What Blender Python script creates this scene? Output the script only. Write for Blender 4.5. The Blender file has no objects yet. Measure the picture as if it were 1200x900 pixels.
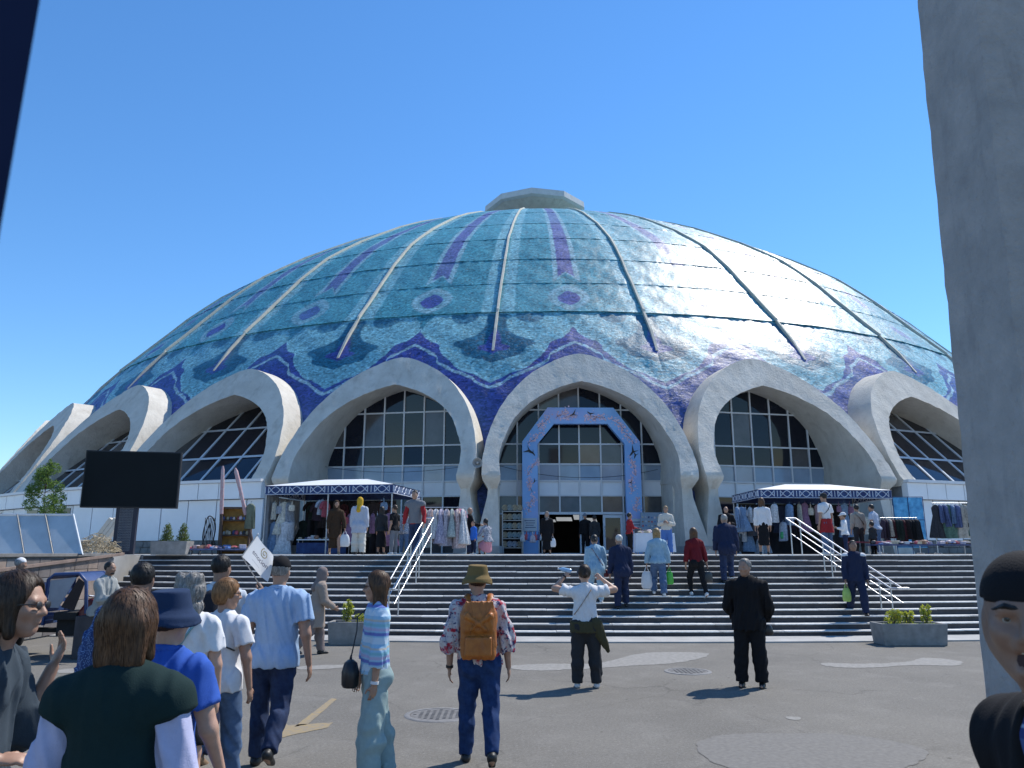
import bpy, bmesh, math, random
import numpy as np
from mathutils import Vector, Matrix, Euler
random.seed(7); RNG = np.random.default_rng(7)
R_ = math.radians
scene = bpy.context.scene
COL = scene.collection

# ------------------------------------------------------------------ camera
CAM_H = 1.8
PITCH = math.atan(198 / 900)
cd = bpy.data.cameras.new('camera'); cam = bpy.data.objects.new('camera', cd); COL.objects.link(cam)
cam.location = (0, 0, CAM_H); cam.rotation_euler = (math.pi / 2 + PITCH, 0, 0)
cd.sensor_width = 36; cd.lens = 27.0; cd.clip_start = 0.05; cd.clip_end = 6000
cd.dof.use_dof = True; cd.dof.focus_distance = 26; cd.dof.aperture_fstop = 9.0
scene.camera = cam
# ------------------------------------------------------------------ sky, sun, exposure
SUN = Vector((0.45, 0.40, 0.80)).normalized()
SUN_EL = math.asin(SUN.z); SUN_AZ = math.atan2(SUN.x, SUN.y)
w = bpy.data.worlds.new('World'); scene.world = w; w.use_nodes = True
nt = w.node_tree; bg = nt.nodes['Background']
sky = nt.nodes.new('ShaderNodeTexSky'); sky.sky_type = 'NISHITA'; sky.sun_disc = False
sky.sun_elevation = SUN_EL; sky.sun_rotation = SUN_AZ
sky.altitude = 450; sky.air_density = 1.15; sky.dust_density = 0.0; sky.ozone_density = 7.0
hsv = nt.nodes.new('ShaderNodeHueSaturation'); hsv.inputs['Saturation'].default_value = 1.14
nt.links.new(sky.outputs[0], hsv.inputs['Color']); nt.links.new(hsv.outputs[0], bg.inputs[0]); bg.inputs[1].default_value = 0.15
sl = bpy.data.lights.new('sun', 'SUN'); sun = bpy.data.objects.new('sun', sl); COL.objects.link(sun)
sl.energy = 4.2; sl.angle = R_(0.53); sl.color = (1.0, 0.955, 0.88)
sun.rotation_euler = SUN.to_track_quat('Z', 'Y').to_euler(); sun.location = (30, 30, 60)
vs = scene.view_settings; vs.view_transform = 'Standard'; vs.look = 'None'; vs.gamma = 1; vs.exposure = 0.36

# ------------------------------------------------------------------ helpers: objects, materials, meshes
def tag(o, label=None, cat=None, group=None, kind=None):
    if label: o['label'] = label
    if cat: o['category'] = cat
    if group: o['group'] = group
    if kind: o['kind'] = kind
    return o
def empty(name, loc=(0, 0, 0), rz=0.0, parent=None):
    o = bpy.data.objects.new(name, None); COL.objects.link(o); o.location = loc; o.rotation_euler = (0, 0, rz)
    o.empty_display_size = .2
    if parent: o.parent = parent
    return o
def thing(name, label, cat, loc=(0, 0, 0), rz=0.0, group=None):
    return tag(empty(name, loc, rz), label, cat, group)
def link_mesh(name, me, parent=None, loc=None, rz=None):
    o = bpy.data.objects.new(name, me); COL.objects.link(o)
    if parent: o.parent = parent
    if loc is not None: o.location = loc
    if rz is not None: o.rotation_euler = (0, 0, rz)
    return o
def copy_tree(o, parent=None):
    c = o.copy(); COL.objects.link(c); c.parent = parent
    for ch in list(o.children): copy_tree(ch, c)
    return c

MATS = {}
def mat(name, col, rough=.7, var=.12, scale=4., bump=0., bscale=60., metal=0., spec=.5, hue2=None, stretch=None, detail=6., sheen=0., coat=0., bdist=.01):
    """principled material: base colour mottled by noise (towards hue2), fine bump"""
    if name in MATS: return MATS[name]
    m = bpy.data.materials.new(name); m.use_nodes = True; MATS[name] = m
    n = m.node_tree; b = n.nodes['Principled BSDF']; L = n.links
    b.inputs['Roughness'].default_value = rough; b.inputs['Metallic'].default_value = metal
    b.inputs['Specular IOR Level'].default_value = spec
    if sheen: b.inputs['Sheen Weight'].default_value = sheen
    if coat: b.inputs['Coat Weight'].default_value = coat
    tc = n.nodes.new('ShaderNodeTexCoord'); mp = n.nodes.new('ShaderNodeMapping'); L.new(tc.outputs['Object'], mp.inputs[0])
    if stretch: mp.inputs['Scale'].default_value = stretch
    no = n.nodes.new('ShaderNodeTexNoise'); no.inputs['Scale'].default_value = scale; no.inputs['Detail'].default_value = detail
    no.inputs['Roughness'].default_value = .6
    L.new(mp.outputs[0], no.inputs['Vector'])
    c = Vector(col[:3])
    c1 = c * (1 - var); c2 = Vector(hue2[:3]) if hue2 else c * (1 + var)
    rp = n.nodes.new('ShaderNodeValToRGB'); rp.color_ramp.elements[0].position = .3; rp.color_ramp.elements[1].position = .7
    rp.color_ramp.elements[0].color = (*c1, 1); rp.color_ramp.elements[1].color = (*c2, 1)
    L.new(no.outputs['Fac'], rp.inputs[0]); L.new(rp.outputs[0], b.inputs['Base Color'])
    if bump:
        nb = n.nodes.new('ShaderNodeTexNoise'); nb.inputs['Scale'].default_value = bscale; nb.inputs['Detail'].default_value = 5
        L.new(mp.outputs[0], nb.inputs['Vector'])
        bu = n.nodes.new('ShaderNodeBump'); bu.inputs['Strength'].default_value = bump; bu.inputs['Distance'].default_value = bdist
        L.new(nb.outputs['Fac'], bu.inputs['Height']); L.new(bu.outputs[0], b.inputs['Normal'])
    return m
def srgb(r, g, b):
    f = lambda v: ((v / 255 + .055) / 1.055) ** 2.4 if v > 10 else v / 255 / 12.92
    return (f(r), f(g), f(b))

class MB:
    """collects shapes and links them as one mesh object"""
    def __init__(s): s.v = []; s.f = []; s.sm = []
    def add(s, vs, fs, smooth=False):
        o = len(s.v); s.v += [tuple(p) for p in vs]; s.f += [tuple(i + o for i in f) for f in fs]; s.sm += [smooth] * len(fs); return s
    def box(s, c, d, rot=None):
        x, y, z = d[0] / 2, d[1] / 2, d[2] / 2
        P = [Vector((i, j, k)) for i in (-x, x) for j in (-y, y) for k in (-z, z)]
        M = Matrix.Identity(3) if rot is None else (Euler(rot).to_matrix() if not isinstance(rot, Matrix) else rot)
        return s.add([M @ p + Vector(c) for p in P], [(0, 1, 3, 2), (4, 6, 7, 5), (0, 4, 5, 1), (2, 3, 7, 6), (0, 2, 6, 4), (1, 5, 7, 3)])
    def tube(s, pts, r, n=8, closed=False, cap=True, flat=None):
        pts = [Vector(p) for p in pts]; m = len(pts); rs = r if hasattr(r, '__len__') else [r] * m
        rings = []; up = Vector((0, 0, 1))
        for i, p in enumerate(pts):
            a = pts[(i - 1) % m] if (closed or i) else p; b = pts[(i + 1) % m] if (closed or i < m - 1) else p
            t = (b - a).normalized(); x = t.cross(up)
            if x.length < 1e-3: x = t.cross(Vector((0, 1, 0)))
            x.normalize(); y = x.cross(t).normalized()
            f = flat or 1.
            rings.append([p + rs[i] * (math.cos(q) * x + math.sin(q) * y * f) for q in [2 * math.pi * k / n for k in range(n)]])
        V = [q for rg in rings for q in rg]; F = []
        for i in range(m if closed else m - 1):
            j = (i + 1) % m
            for k in range(n): F.append((i * n + k, i * n + (k + 1) % n, j * n + (k + 1) % n, j * n + k))
        if cap and not closed: F.append(tuple(reversed(range(n)))); F.append(tuple((m - 1) * n + k for k in range(n)))
        return s.add(V, F, True)
    def lathe(s, prof, c=(0, 0, 0), n=16, axis=None, sx=1., sy=1., a0=0., close=True):
        M = Matrix.Identity(3) if axis is None else Vector(axis).to_track_quat('Z', 'Y').to_matrix()
        V = []; F = []
        for r, z in prof:
            for k in range(n):
                q = a0 + 2 * math.pi * k / n; V.append(M @ Vector((r * math.cos(q) * sx, r * math.sin(q) * sy, z)) + Vector(c))
        for i in range(len(prof) - 1):
            for k in range(n): F.append((i * n + k, i * n + (k + 1) % n, (i + 1) * n + (k + 1) % n, (i + 1) * n + k))
        if close:
            F.append(tuple(reversed(range(n)))); F.append(tuple((len(prof) - 1) * n + k for k in range(n)))
        return s.add(V, F, True)
    def prism(s, poly, vec):
        n = len(poly); A = [Vector(p) for p in poly]; B = [p + Vector(vec) for p in A]
        return s.add(A + B, [tuple(reversed(range(n))), tuple(range(n, 2 * n))] + [(i, (i + 1) % n, n + (i + 1) % n, n + i) for i in range(n)])
    def grid(s, P, smooth=True, closeu=False):
        """P[i][j] points"""
        n = len(P); m = len(P[0]); F = []
        for i in range(n - 1):
            for j in range(m if closeu else m - 1): F.append((i * m + j, i * m + (j + 1) % m, (i + 1) * m + (j + 1) % m, (i + 1) * m + j))
        return s.add([p for r in P for p in r], F, smooth)
    def build(s, name, m, parent=None, bevel=0., loc=None, rz=None, angle=40, seg=2):
        me = bpy.data.meshes.new(name); me.from_pydata(s.v, [], s.f)
        me.polygons.foreach_set('use_smooth', s.sm)
        bm = bmesh.new(); bm.from_mesh(me); bmesh.ops.recalc_face_normals(bm, faces=bm.faces)
        if bevel:
            bm.edges.ensure_lookup_table()
            es = [e for e in bm.edges if len(e.link_faces) == 2 and e.calc_face_angle(0) > R_(angle)]
            bmesh.ops.bevel(bm, geom=es, offset=bevel, segments=seg, profile=.6, affect='EDGES', clamp_overlap=True)
        bm.to_mesh(me); bm.free()
        if any(s.sm):
            try: me.set_sharp_from_angle(angle=R_(50))
            except Exception: pass
        if m: me.materials.append(m)
        return link_mesh(name, me, parent, loc, rz)

def px(x, d, z=CAM_H):
    """sideways metres of something seen in column x of a 1200 wide frame when it stands d metres off"""
    return (x - 600) / 900 * (d * math.cos(PITCH) + (z - CAM_H) * math.sin(PITCH))

# ------------------------------------------------------------------ building frame (polar about the dome's axis)
K = 84 / 73.
DX, DD = 2.394, 73.0
NB = 32; DL = 2 * math.pi / NB; PH = -0.08434
CX, CY = K * DX, K * DD
def BZ(z): return CAM_H + K * (z - CAM_H)
def B(a, r, z): return Vector((CX + K * r * math.sin(a), CY - K * r * math.cos(a), BZ(z)))
def BU(ac, u, r, z):
    """u metres (building units) sideways from the bay's centre line ac"""
    return Vector((CX + K * (r * math.sin(ac) + u * math.cos(ac)), CY - K * (r * math.cos(ac) - u * math.sin(ac)), BZ(z)))
ZT = 1.755                       # terrace level
ZTB = (ZT - CAM_H) / K + CAM_H   # the same in building units
# ------------------------------------------------------------------ surface materials
def node_kit(m):
    n = m.node_tree; L = n.links
    def mk(t, **k):
        q = n.nodes.new(t)
        for a, v in k.items(): setattr(q, a, v)
        return q
    def mth(op, a, b=None, c=None, clamp=False):
        q = mk('ShaderNodeMath', operation=op, use_clamp=clamp)
        for i, v in enumerate((a, b, c)):
            if v is None: continue
            if hasattr(v, 'is_linked') or hasattr(v, 'links'): L.new(v, q.inputs[i])
            else: q.inputs[i].default_value = v
        return q.outputs[0]
    def curve(v, pts):
        xs = [p[0] for p in pts]; ys = [p[1] for p in pts]; x0, x1, y0, y1 = min(xs), max(xs), min(ys), max(ys)
        mr = mk('ShaderNodeMapRange'); L.new(v, mr.inputs[0]); mr.inputs[1].default_value = x0; mr.inputs[2].default_value = x1
        fc = mk('ShaderNodeFloatCurve'); c = fc.mapping.curves[0]
        P = [((x - x0) / (x1 - x0), (y - y0) / (y1 - y0)) for x, y in pts]
        while len(c.points) < len(P): c.points.new(.5, .5)
        for q, p in zip(c.points, P): q.location = p; q.handle_type = 'AUTO'
        fc.mapping.update(); L.new(mr.outputs[0], fc.inputs['Value'])
        return mth('MULTIPLY_ADD', fc.outputs[0], y1 - y0, y0)
    def less(a, b, s=.012):   # soft a<b
        d = mth('SUBTRACT', b, a); return mth('MULTIPLY_ADD', d, 1 / (2 * s), .5, True)
    def mix(c1, c2, f):
        q = mk('ShaderNodeMix', data_type='RGBA')
        for i, v in ((6, c1), (7, c2), (0, f)):
            if isinstance(v, tuple): q.inputs[i].default_value = (*v[:3], 1)
            elif isinstance(v, float): q.inputs[i].default_value = v
            else: L.new(v, q.inputs[i])
        return q.outputs[2]
    return mk, mth, curve, less, mix, L
def simple(name):
    m = bpy.data.materials.new(name); m.use_nodes = True; MATS[name] = m
    return m, m.node_tree.nodes['Principled BSDF']

def dome_material():
    m, b = simple('glazed_mosaic'); mk, mth, curve, less, mix, L = node_kit(m)
    uv = mk('ShaderNodeUVMap', uv_map='gore'); sp = mk('ShaderNodeSeparateXYZ'); L.new(uv.outputs[0], sp.inputs[0])
    tc = mk('ShaderNodeTexCoord')
    # hand-laid wobble of the pattern edges
    wn = mk('ShaderNodeTexNoise'); wn.inputs['Scale'].default_value = 2.2; L.new(tc.outputs['Object'], wn.inputs['Vector'])
    wob = mth('MULTIPLY_ADD', wn.outputs['Fac'], .05, -.025)
    au = mth('ADD', mth('ABSOLUTE', sp.outputs[0]), wob); z = mth('ADD', sp.outputs[1], mth('MULTIPLY', wob, 2.0))
    # tiles
    mp = mk('ShaderNodeMapping'); L.new(tc.outputs['Object'], mp.inputs[0]); mp.inputs['Scale'].default_value = (1, 1, 1.5)
    vo = mk('ShaderNodeTexVoronoi'); vo.inputs['Scale'].default_value = 7.5; L.new(mp.outputs[0], vo.inputs['Vector'])
    n1 = mk('ShaderNodeTexNoise'); n1.inputs['Scale'].default_value = .55; n1.inputs['Detail'].default_value = 8; L.new(tc.outputs['Object'], n1.inputs['Vector'])
    teal = (.05, .22, .28); pale = (.23, .46, .51); indigo = (.050, .070, .27); purple = (.105, .12, .30); dark = (.022, .125, .20); grey = (.32, .47, .53)
    col = mix((.038, .185, .245), (.088, .335, .39), n1.outputs['Fac'])
    up = less(13.35, z, .03)
    # pale strips beside the ribs
    rs = mth('MULTIPLY', mth('MULTIPLY', less(.775, au), less(au, .955)), up)
    col = mix(col, pale, mth('MULTIPLY', rs, .75))
    # lower field of pale lobes
    col = mix(col, pale, mth('MULTIPLY', mth('SUBTRACT', 1., up), .72))
    gap = mth('MULTIPLY', less(au, curve(z, [(9., 0), (12.3, .02), (12.9, .05), (13.3, .12), (13.6, .03)])), less(12.3, z)); col = mix(col, teal, gap)
    # dark ovals in the lobes
    ex = mth('DIVIDE', mth('SUBTRACT', au, .56), .19); ez = mth('DIVIDE', mth('SUBTRACT', z, 13.2), .5)
    ov = mth('ADD', mth('MULTIPLY', ex, ex), mth('MULTIPLY', ez, ez))
    col = mix(col, dark, mth('MULTIPLY', mth('MULTIPLY', less(ov, 1., .08), mth('SUBTRACT', 1., up)), .8))
    # drop hanging from each rib's end
    dr = curve(z, [(9.0, 1.05), (10.1, 1.02), (10.45, .88), (10.8, .63), (11.1, .60), (11.4, .49), (11.65, .60), (12.0, .78), (12.5, .86), (13.3, .86)])
    col = mix(col, (.020, .125, .20), mth('MULTIPLY', less(dr, au, .015), less(z, 13.3, .03)))
    dr2 = curve(z, [(9.0, 1.1), (10.6, 1.02), (10.9, .93), (11.15, .80), (11.35, .90), (11.7, .92), (12.4, 1.0), (13., 1.1)])
    col = mix(col, indigo, mth('MULTIPLY', less(dr2, au, .015), less(z, 13.3, .03)))
    # indigo ogee over every arch with pale lines in it
    og = curve(au, [(0, 12.40), (.07, 11.98), (.14, 11.70), (.30, 11.40), (.34, 11.0), (.46, 10.47), (.63, 9.90), (.79, 9.66), (.98, 9.24), (1.05, 9.1)])
    col = mix(col, pale, less(z, mth('ADD', og, .16), .03))
    col = mix(col, indigo, less(z, og, .03))
    pl = curve(au, [(0, 11.42), (.10, 11.22), (.22, 10.93), (.30, 10.75), (.34, 10.40), (.5, 9.98), (.76, 9.50), (.9, 9.1), (1.05, 8.9)])
    col = mix(col, grey, less(mth('ABSOLUTE', mth('SUBTRACT', z, pl)), .085, .03))
    # long purple stripe with pale borders
    tail = mth('SUBTRACT', 16.55, mth('MULTIPLY', au, 3.4))
    sb = mth('MULTIPLY', less(au, .205), less(mth('SUBTRACT', tail, .12), z, .04)); col = mix(col, grey, mth('MULTIPLY', sb, .62))
    st = mth('MULTIPLY', less(au, .125), less(tail, z, .04)); col = mix(col, purple, st)
    # medallion
    def ell(rx, rz, zc, p=2.):
        a_ = mth('POWER', mth('DIVIDE', mth('ABSOLUTE', mth('SUBTRACT', z, zc)), rz), p); b_ = mth('POWER', mth('DIVIDE', mth('ABSOLUTE', au), rx), p * .72)
        return mth('ADD', a_, b_)
    mm = less(ell(.30, .98, 14.5, 1.9), 1., .08); col = mix(col, grey, mth('MULTIPLY', mm, .55))
    col = mix(col, teal, mth('MULTIPLY', less(ell(.225, .72, 14.45, 1.9), 1., .08), .35))
    mm = less(ell(.17, .55, 14.42, 1.75), 1., .08); col = mix(col, indigo, mm)
    # mosaic variation
    bw = mk('ShaderNodeRGBToBW'); L.new(vo.outputs['Color'], bw.inputs[0])
    hs = mk('ShaderNodeHueSaturation'); L.new(col, hs.inputs['Color'])
    gm = mk('ShaderNodeMapping'); L.new(tc.outputs['Object'], gm.inputs[0]); gm.inputs['Scale'].default_value = (1, 1, 2.6)
    gn = mk('ShaderNodeTexNoise'); gn.inputs['Scale'].default_value = 3.2; gn.inputs['Detail'].default_value = 7; gn.inputs['Roughness'].default_value = .8; L.new(gm.outputs[0], gn.inputs['Vector'])
    L.new(mth('MULTIPLY', mth('MULTIPLY_ADD', bw.outputs[0], 1.1, .45), mth('MULTIPLY_ADD', gn.outputs['Fac'], 2.6, -.30)), hs.inputs['Value'])
    n3 = mk('ShaderNodeTexNoise'); n3.inputs['Scale'].default_value = .16; n3.inputs['Detail'].default_value = 5; L.new(tc.outputs['Object'], n3.inputs['Vector'])
    fin = mix(hs.outputs[0], (.14, .36, .44), mth('MULTIPLY_ADD', n3.outputs['Fac'], .9, -.36, True))
    L.new(fin, b.inputs['Base Color'])
    b.inputs['Roughness'].default_value = .40; b.inputs['Specular IOR Level'].default_value = .30
    nb = mk('ShaderNodeTexNoise'); nb.inputs['Scale'].default_value = 2.6; nb.inputs['Detail'].default_value = 9; nb.inputs['Roughness'].default_value = .72
    L.new(mp.outputs[0], nb.inputs['Vector'])
    hh = mth('ADD', nb.outputs['Fac'], mth('MULTIPLY', bw.outputs[0], .22))
    bu = mk('ShaderNodeBump'); bu.inputs['Strength'].default_value = .8; bu.inputs['Distance'].default_value = .042
    L.new(hh, bu.inputs['Height']); L.new(bu.outputs[0], b.inputs['Normal'])
    return m

def asphalt_material():
    m, b = simple('worn_asphalt'); mk, mth, curve, less, mix, L = node_kit(m)
    tc = mk('ShaderNodeTexCoord'); o = tc.outputs['Object']
    def noise(s, d=6, r=.6):
        q = mk('ShaderNodeTexNoise'); q.inputs['Scale'].default_value = s; q.inputs['Detail'].default_value = d; q.inputs['Roughness'].default_value = r; L.new(o, q.inputs['Vector']); return q.outputs['Fac']
    c = mix((.110, .103, .091), (.192, .179, .155), mth('MULTIPLY_ADD', noise(.35), 1.9, -.45, True))
    c = mix(c, (.250, .236, .212), mth('MULTIPLY_ADD', noise(1.7, 8, .7), 2.2, -1.12, True))
    c = mix(c, (.088, .083, .078), mth('MULTIPLY_ADD', noise(26, 5, .8), 5.0, -2.6, True)); c = mix(c, (.305, .285, .255), mth('MULTIPLY_ADD', noise(33, 5, .8), 4.6, -2.4, True))
    sp = noise(140, 2); c = mix(c, (.345, .325, .295), mth('MULTIPLY_ADD', sp, 3.2, -1.75, True))
    c = mix(c, (.03, .03, .032), mth('MULTIPLY_ADD', noise(70, 3), 2.8, -1.62, True))
    st = noise(3.1, 3); c = mix(c, (.05, .048, .047), mth('MULTIPLY_ADD', st, 5., -3.45, True))
    wv = mk('ShaderNodeTexNoise'); wv.inputs['Scale'].default_value = 1.1; wv.inputs['Detail'].default_value = 6; L.new(o, wv.inputs['Vector'])
    wm = mk('ShaderNodeMix', data_type='RGBA', blend_type='ADD'); wm.inputs[0].default_value = .9; L.new(o, wm.inputs[6]); L.new(wv.outputs['Color'], wm.inputs[7])
    cr = mk('ShaderNodeTexVoronoi', feature='DISTANCE_TO_EDGE'); cr.inputs['Scale'].default_value = .33; L.new(wm.outputs[2], cr.inputs['Vector'])
    ck = mth('MULTIPLY', mth('MULTIPLY_ADD', cr.outputs['Distance'], -160., 1.3, True), mth('MULTIPLY_ADD', noise(.5, 2), 5., -2.2, True)); c = mix(c, (.035, .033, .03), mth('MULTIPLY', ck, .35))
    gv = mk('ShaderNodeTexVoronoi'); gv.inputs['Scale'].default_value = 2.3; L.new(o, gv.inputs['Vector']); c = mix(c, (.04, .038, .036), mth('MULTIPLY', mth('MULTIPLY_ADD', gv.outputs['Distance'], -40., 2.2, True), .7))
    L.new(c, b.inputs['Base Color']); b.inputs['Roughness'].default_value = .88; b.inputs['Specular IOR Level'].default_value = .25
    bu = mk('ShaderNodeBump'); bu.inputs['Strength'].default_value = .5; bu.inputs['Distance'].default_value = .01; L.new(sp, bu.inputs['Height']); L.new(bu.outputs[0], b.inputs['Normal'])
    return m
def concrete_material(name, c0, c1, stain, sc=1.0, bump=.5):
    m, b = simple(name); mk, mth, curve, less, mix, L = node_kit(m)
    tc = mk('ShaderNodeTexCoord'); o = tc.outputs['Object']
    def noise(s, d=6, r=.6, vec=None):
        q = mk('ShaderNodeTexNoise'); q.inputs['Scale'].default_value = s; q.inputs['Detail'].default_value = d; q.inputs['Roughness'].default_value = r; L.new(vec or o, q.inputs['Vector']); return q.outputs['Fac']
    mp = mk('ShaderNodeMapping'); L.new(o, mp.inputs[0]); mp.inputs['Scale'].default_value = (1, 1, .22)
    c = mix(c0, c1, mth('MULTIPLY_ADD', noise(.9 * sc, 8, .65), 2.2, -.6, True))
    c = mix(c, stain, mth('MULTIPLY_ADD', noise(1.6 * sc, 6, .6, mp.outputs[0]), 2.6, -1.45, True))
    n2 = noise(6 * sc, 8, .7)
    c = mix(c, tuple(v * .72 for v in c0), mth('MULTIPLY_ADD', n2, 2.4, -1.35, True))
    L.new(c, b.inputs['Base Color']); b.inputs['Roughness'].default_value = .85; b.inputs['Specular IOR Level'].default_value = .3
    bu = mk('ShaderNodeBump'); bu.inputs['Strength'].default_value = bump; bu.inputs['Distance'].default_value = .05; L.new(n2, bu.inputs['Height']); L.new(bu.outputs[0], b.inputs['Normal'])
    return m
M_dome = dome_material(); M_asphalt = asphalt_material()
M_arch = concrete_material('cream_stucco', (.50, .465, .40), (.68, .645, .57), (.29, .26, .21), 1.15, .7)
M_pillar = concrete_material('pillar_stucco', (.33, .32, .31), (.50, .475, .45), (.22, .215, .215), 2.6, .8)
M_rib = mat('rib_plaster', (.60, .56, .46), .8, .15, 3, .3, 20)
M_white = mat('white_panel', (.76, .78, .80), .45, .05, 1.2)
M_frame = mat('white_window_frame', (.62, .64, .66), .4, .06, 3)
M_glass = mat('dark_glass', (.006, .009, .018), .05, .3, .6, spec=.42)
M_glass2 = mat('film_glass', (.27, .34, .43), .12, .15, .9, spec=.7)
M_glass3 = mat('dusty_glass', (.09, .085, .085), .12, .3, 1.2, spec=.6)
M_tread = mat('grey_granite', (.62, .60, .57), .75, .22, 9, .2, 80)  # stone lightened to carry the sunlight on the treads
M_treads = [M_tread, mat('sunlit_granite_b', (.50, .485, .46), .75, .25, 7, .2, 80), mat('sunlit_granite_c', (.70, .68, .64), .75, .2, 11, .2, 80)]
M_riser = mat('shaded_granite', (.034, .034, .040), .6, .4, 6, .2, 80)  # stone darkened to carry the shade on the risers
M_pave = mat('terrace_paving', (.33, .325, .315), .8, .15, 2, .15, 30)
M_kerb = mat('kerb_concrete', (.34, .335, .32), .85, .2, 1.5, .3, 25)
M_steel = mat('stainless_steel', (.52, .53, .55), .38, .05, 3, metal=1.)
M_black = mat('black_plastic', (.012, .012, .014), .5, .2, 5)
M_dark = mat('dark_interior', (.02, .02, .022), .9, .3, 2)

# ------------------------------------------------------------------ ground, steps, terrace
g = MB(); S = 2500
g.add([(-S, -S, 0), (S, -S, 0), (S, S, 0), (-S, S, 0)], [(0, 1, 2, 3)])
tag(g.build('plaza_ground', M_asphalt), kind='structure')
XL = -10.2                                   # where the flight of steps meets the side wall
R0 = CY - 17.5; TREAD = .245; NST = 13; RISE = ZT / NST
def arc_x(R, x): return math.asin(max(-1, min(1, (x - CX) / R)))
def arc(R, z, x0, x1, n=64):
    a0, a1 = arc_x(R, x0), arc_x(R, x1)
    return [(CX + R * math.sin(a0 + (a1 - a0) * i / n), CY - R * math.cos(a0 + (a1 - a0) * i / n), z) for i in range(n + 1)]
XR = 22.0
def arc_slab(Ro, Ri, z0, z1, x0=XL, x1=XR, n=64):
    P = [arc(Ro, z0, x0, x1, n), arc(Ro, z1, x0, x1, n), arc(Ri, z1, x0, x1, n), arc(Ri, z0, x0, x1, n)]
    mb = MB(); k = n + 1; V = [p for r in P for p in r]; F = []
    for i in range(n):
        for j in range(4): F.append((j * k + i, j * k + i + 1, ((j + 1) % 4) * k + i + 1, ((j + 1) % 4) * k + i))
    F.append((0, k, 2 * k, 3 * k)); F.append((k - 1, 4 * k - 1, 3 * k - 1, 2 * k - 1))
    return mb.add(V, F)
tag(arc_slab(R0 + 1.05, R0 - .02, -.05, .03).build('concrete_apron', M_kerb, bevel=.008), kind='structure')
stairs = tag(empty('front_steps', (CX, CY - R0, 0)), kind='structure')
def to_parent(o, p):
    o.parent = p; o.matrix_parent_inverse = Matrix.Translation(-p.location) if p.rotation_euler.z == 0 else (Matrix.Translation(p.location) @ p.rotation_euler.to_matrix().to_4x4()).inverted()
    return o
rg = random.Random(3)
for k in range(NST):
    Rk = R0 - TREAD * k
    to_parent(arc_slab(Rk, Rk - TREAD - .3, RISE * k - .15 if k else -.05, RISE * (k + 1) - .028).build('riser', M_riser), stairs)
    # granite treads, laid as separate slabs with a joint
    x = XL + .02
    last = k == NST - 1
    while x < 14.2:
        L_ = rg.uniform(1.05, 1.5); dz = rg.uniform(-.004, .004); dr = rg.uniform(-.008, .008)
        t = arc_slab(Rk + .03 + dr, Rk - TREAD - (.45 if last else .05), RISE * (k + 1) - .030 + dz, RISE * (k + 1) + dz - .002, x, min(x + L_ - .008, 14.2), 2)
        to_parent(t.build('tread_slab', rg.choice(M_treads), bevel=.004, seg=1), stairs); x += L_
# terrace: a round sheet under the hall, and its block left of the side wall
RT = R0 - TREAD * (NST - 1) - .40
mb = MB(); n = 160
ring = [(CX + RT * math.sin(2 * math.pi * i / n), CY - RT * math.cos(2 * math.pi * i / n)) for i in range(n)]
V = [(x, y, ZT - .004) for x, y in ring] + [(x, y, -.1) for x, y in ring]
mb.add(V, [tuple(range(n))] + [(i, (i + 1) % n, n + (i + 1) % n, n + i) for i in range(n)])
tag(mb.build('terrace', M_pave), kind='structure')
mb = MB(); mb.box((XL - 25.3, 18.0, (ZT - .012) / 2 - .05), (50, 11.6, ZT - .012 + .1)); tag(mb.build('terrace_side', M_pave), kind='structure')
# lighter patches, skim repairs, sunk covers and paint on the asphalt
M_patch = mat('pale_repair', (.225, .215, .195), .9, .2, 14, .3, 90, hue2=(.285, .272, .25))
M_patch2 = mat('pale_repair_thin', (.145, .136, .124), .9, .12, 20, .3, 90, hue2=(.19, .18, .163))
def blob(px_pts, name, m, z=.004):
    mb = MB(); V = []
    for (x, y) in px_pts:
        b_ = (450 - y) / 900; sl_ = (math.sin(PITCH) + b_ * math.cos(PITCH)) / (math.cos(PITCH) - b_ * math.sin(PITCH)); d = -CAM_H / sl_
        V.append(((x - 600) / 900 * (d * math.cos(PITCH) - CAM_H * math.sin(PITCH)), d, z))
    # soft uneven outline for repairs, straight edges for paint
    W = []; r = random.Random(len(V) + int(px_pts[0][0])); n_ = len(V); paint = 'arrow' in name
    for i in range(n_):
        p0, p1, p2, p3 = [Vector(V[(i + q) % n_]) for q in (-1, 0, 1, 2)]
        for t_ in range(10):
            t = t_ / 10; q = p1.lerp(p2, t) if paint else .5 * ((2 * p1) + (p2 - p0) * t + (2 * p0 - 5 * p1 + 4 * p2 - p3) * t * t + (3 * p1 - p0 - 3 * p2 + p3) * t ** 3)
            j = .006 if paint else min(.03, (p2 - p1).length * .03); W.append((q.x + r.uniform(-j, j), q.y + r.uniform(-j, j), z))
    mb.add(W, [tuple(range(len(W)))]); return tag(mb.build(name, m), kind='structure')
blob([(595, 781), (640, 778), (700, 777), (760, 765), (830, 766), (800, 776), (730, 781), (690, 784), (620, 786)], 'asphalt_patch', M_patch)
blob([(965, 777), (1010, 778), (1060, 776), (1085, 771), (1125, 775), (1120, 780), (1070, 780), (1010, 783), (970, 781)], 'asphalt_patch', M_patch)
blob([(820, 870), (870, 860), (1000, 862), (1080, 878), (1070, 896), (1000, 910), (880, 905), (830, 890)], 'asphalt_patch', M_patch2)
blob([(922, 840), (938, 841), (936, 844), (924, 843)], 'asphalt_patch', M_patch)
blob([(70, 785), (150, 780), (160, 783), (80, 789)], 'asphalt_patch', M_patch)
blob([(355, 781), (412, 779), (412, 782), (355, 785)], 'asphalt_patch', M_patch)
M_paint = mat('worn_yellow_paint', (.42, .30, .13), .85, .25, 16, hue2=(.20, .18, .15), detail=9)
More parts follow.
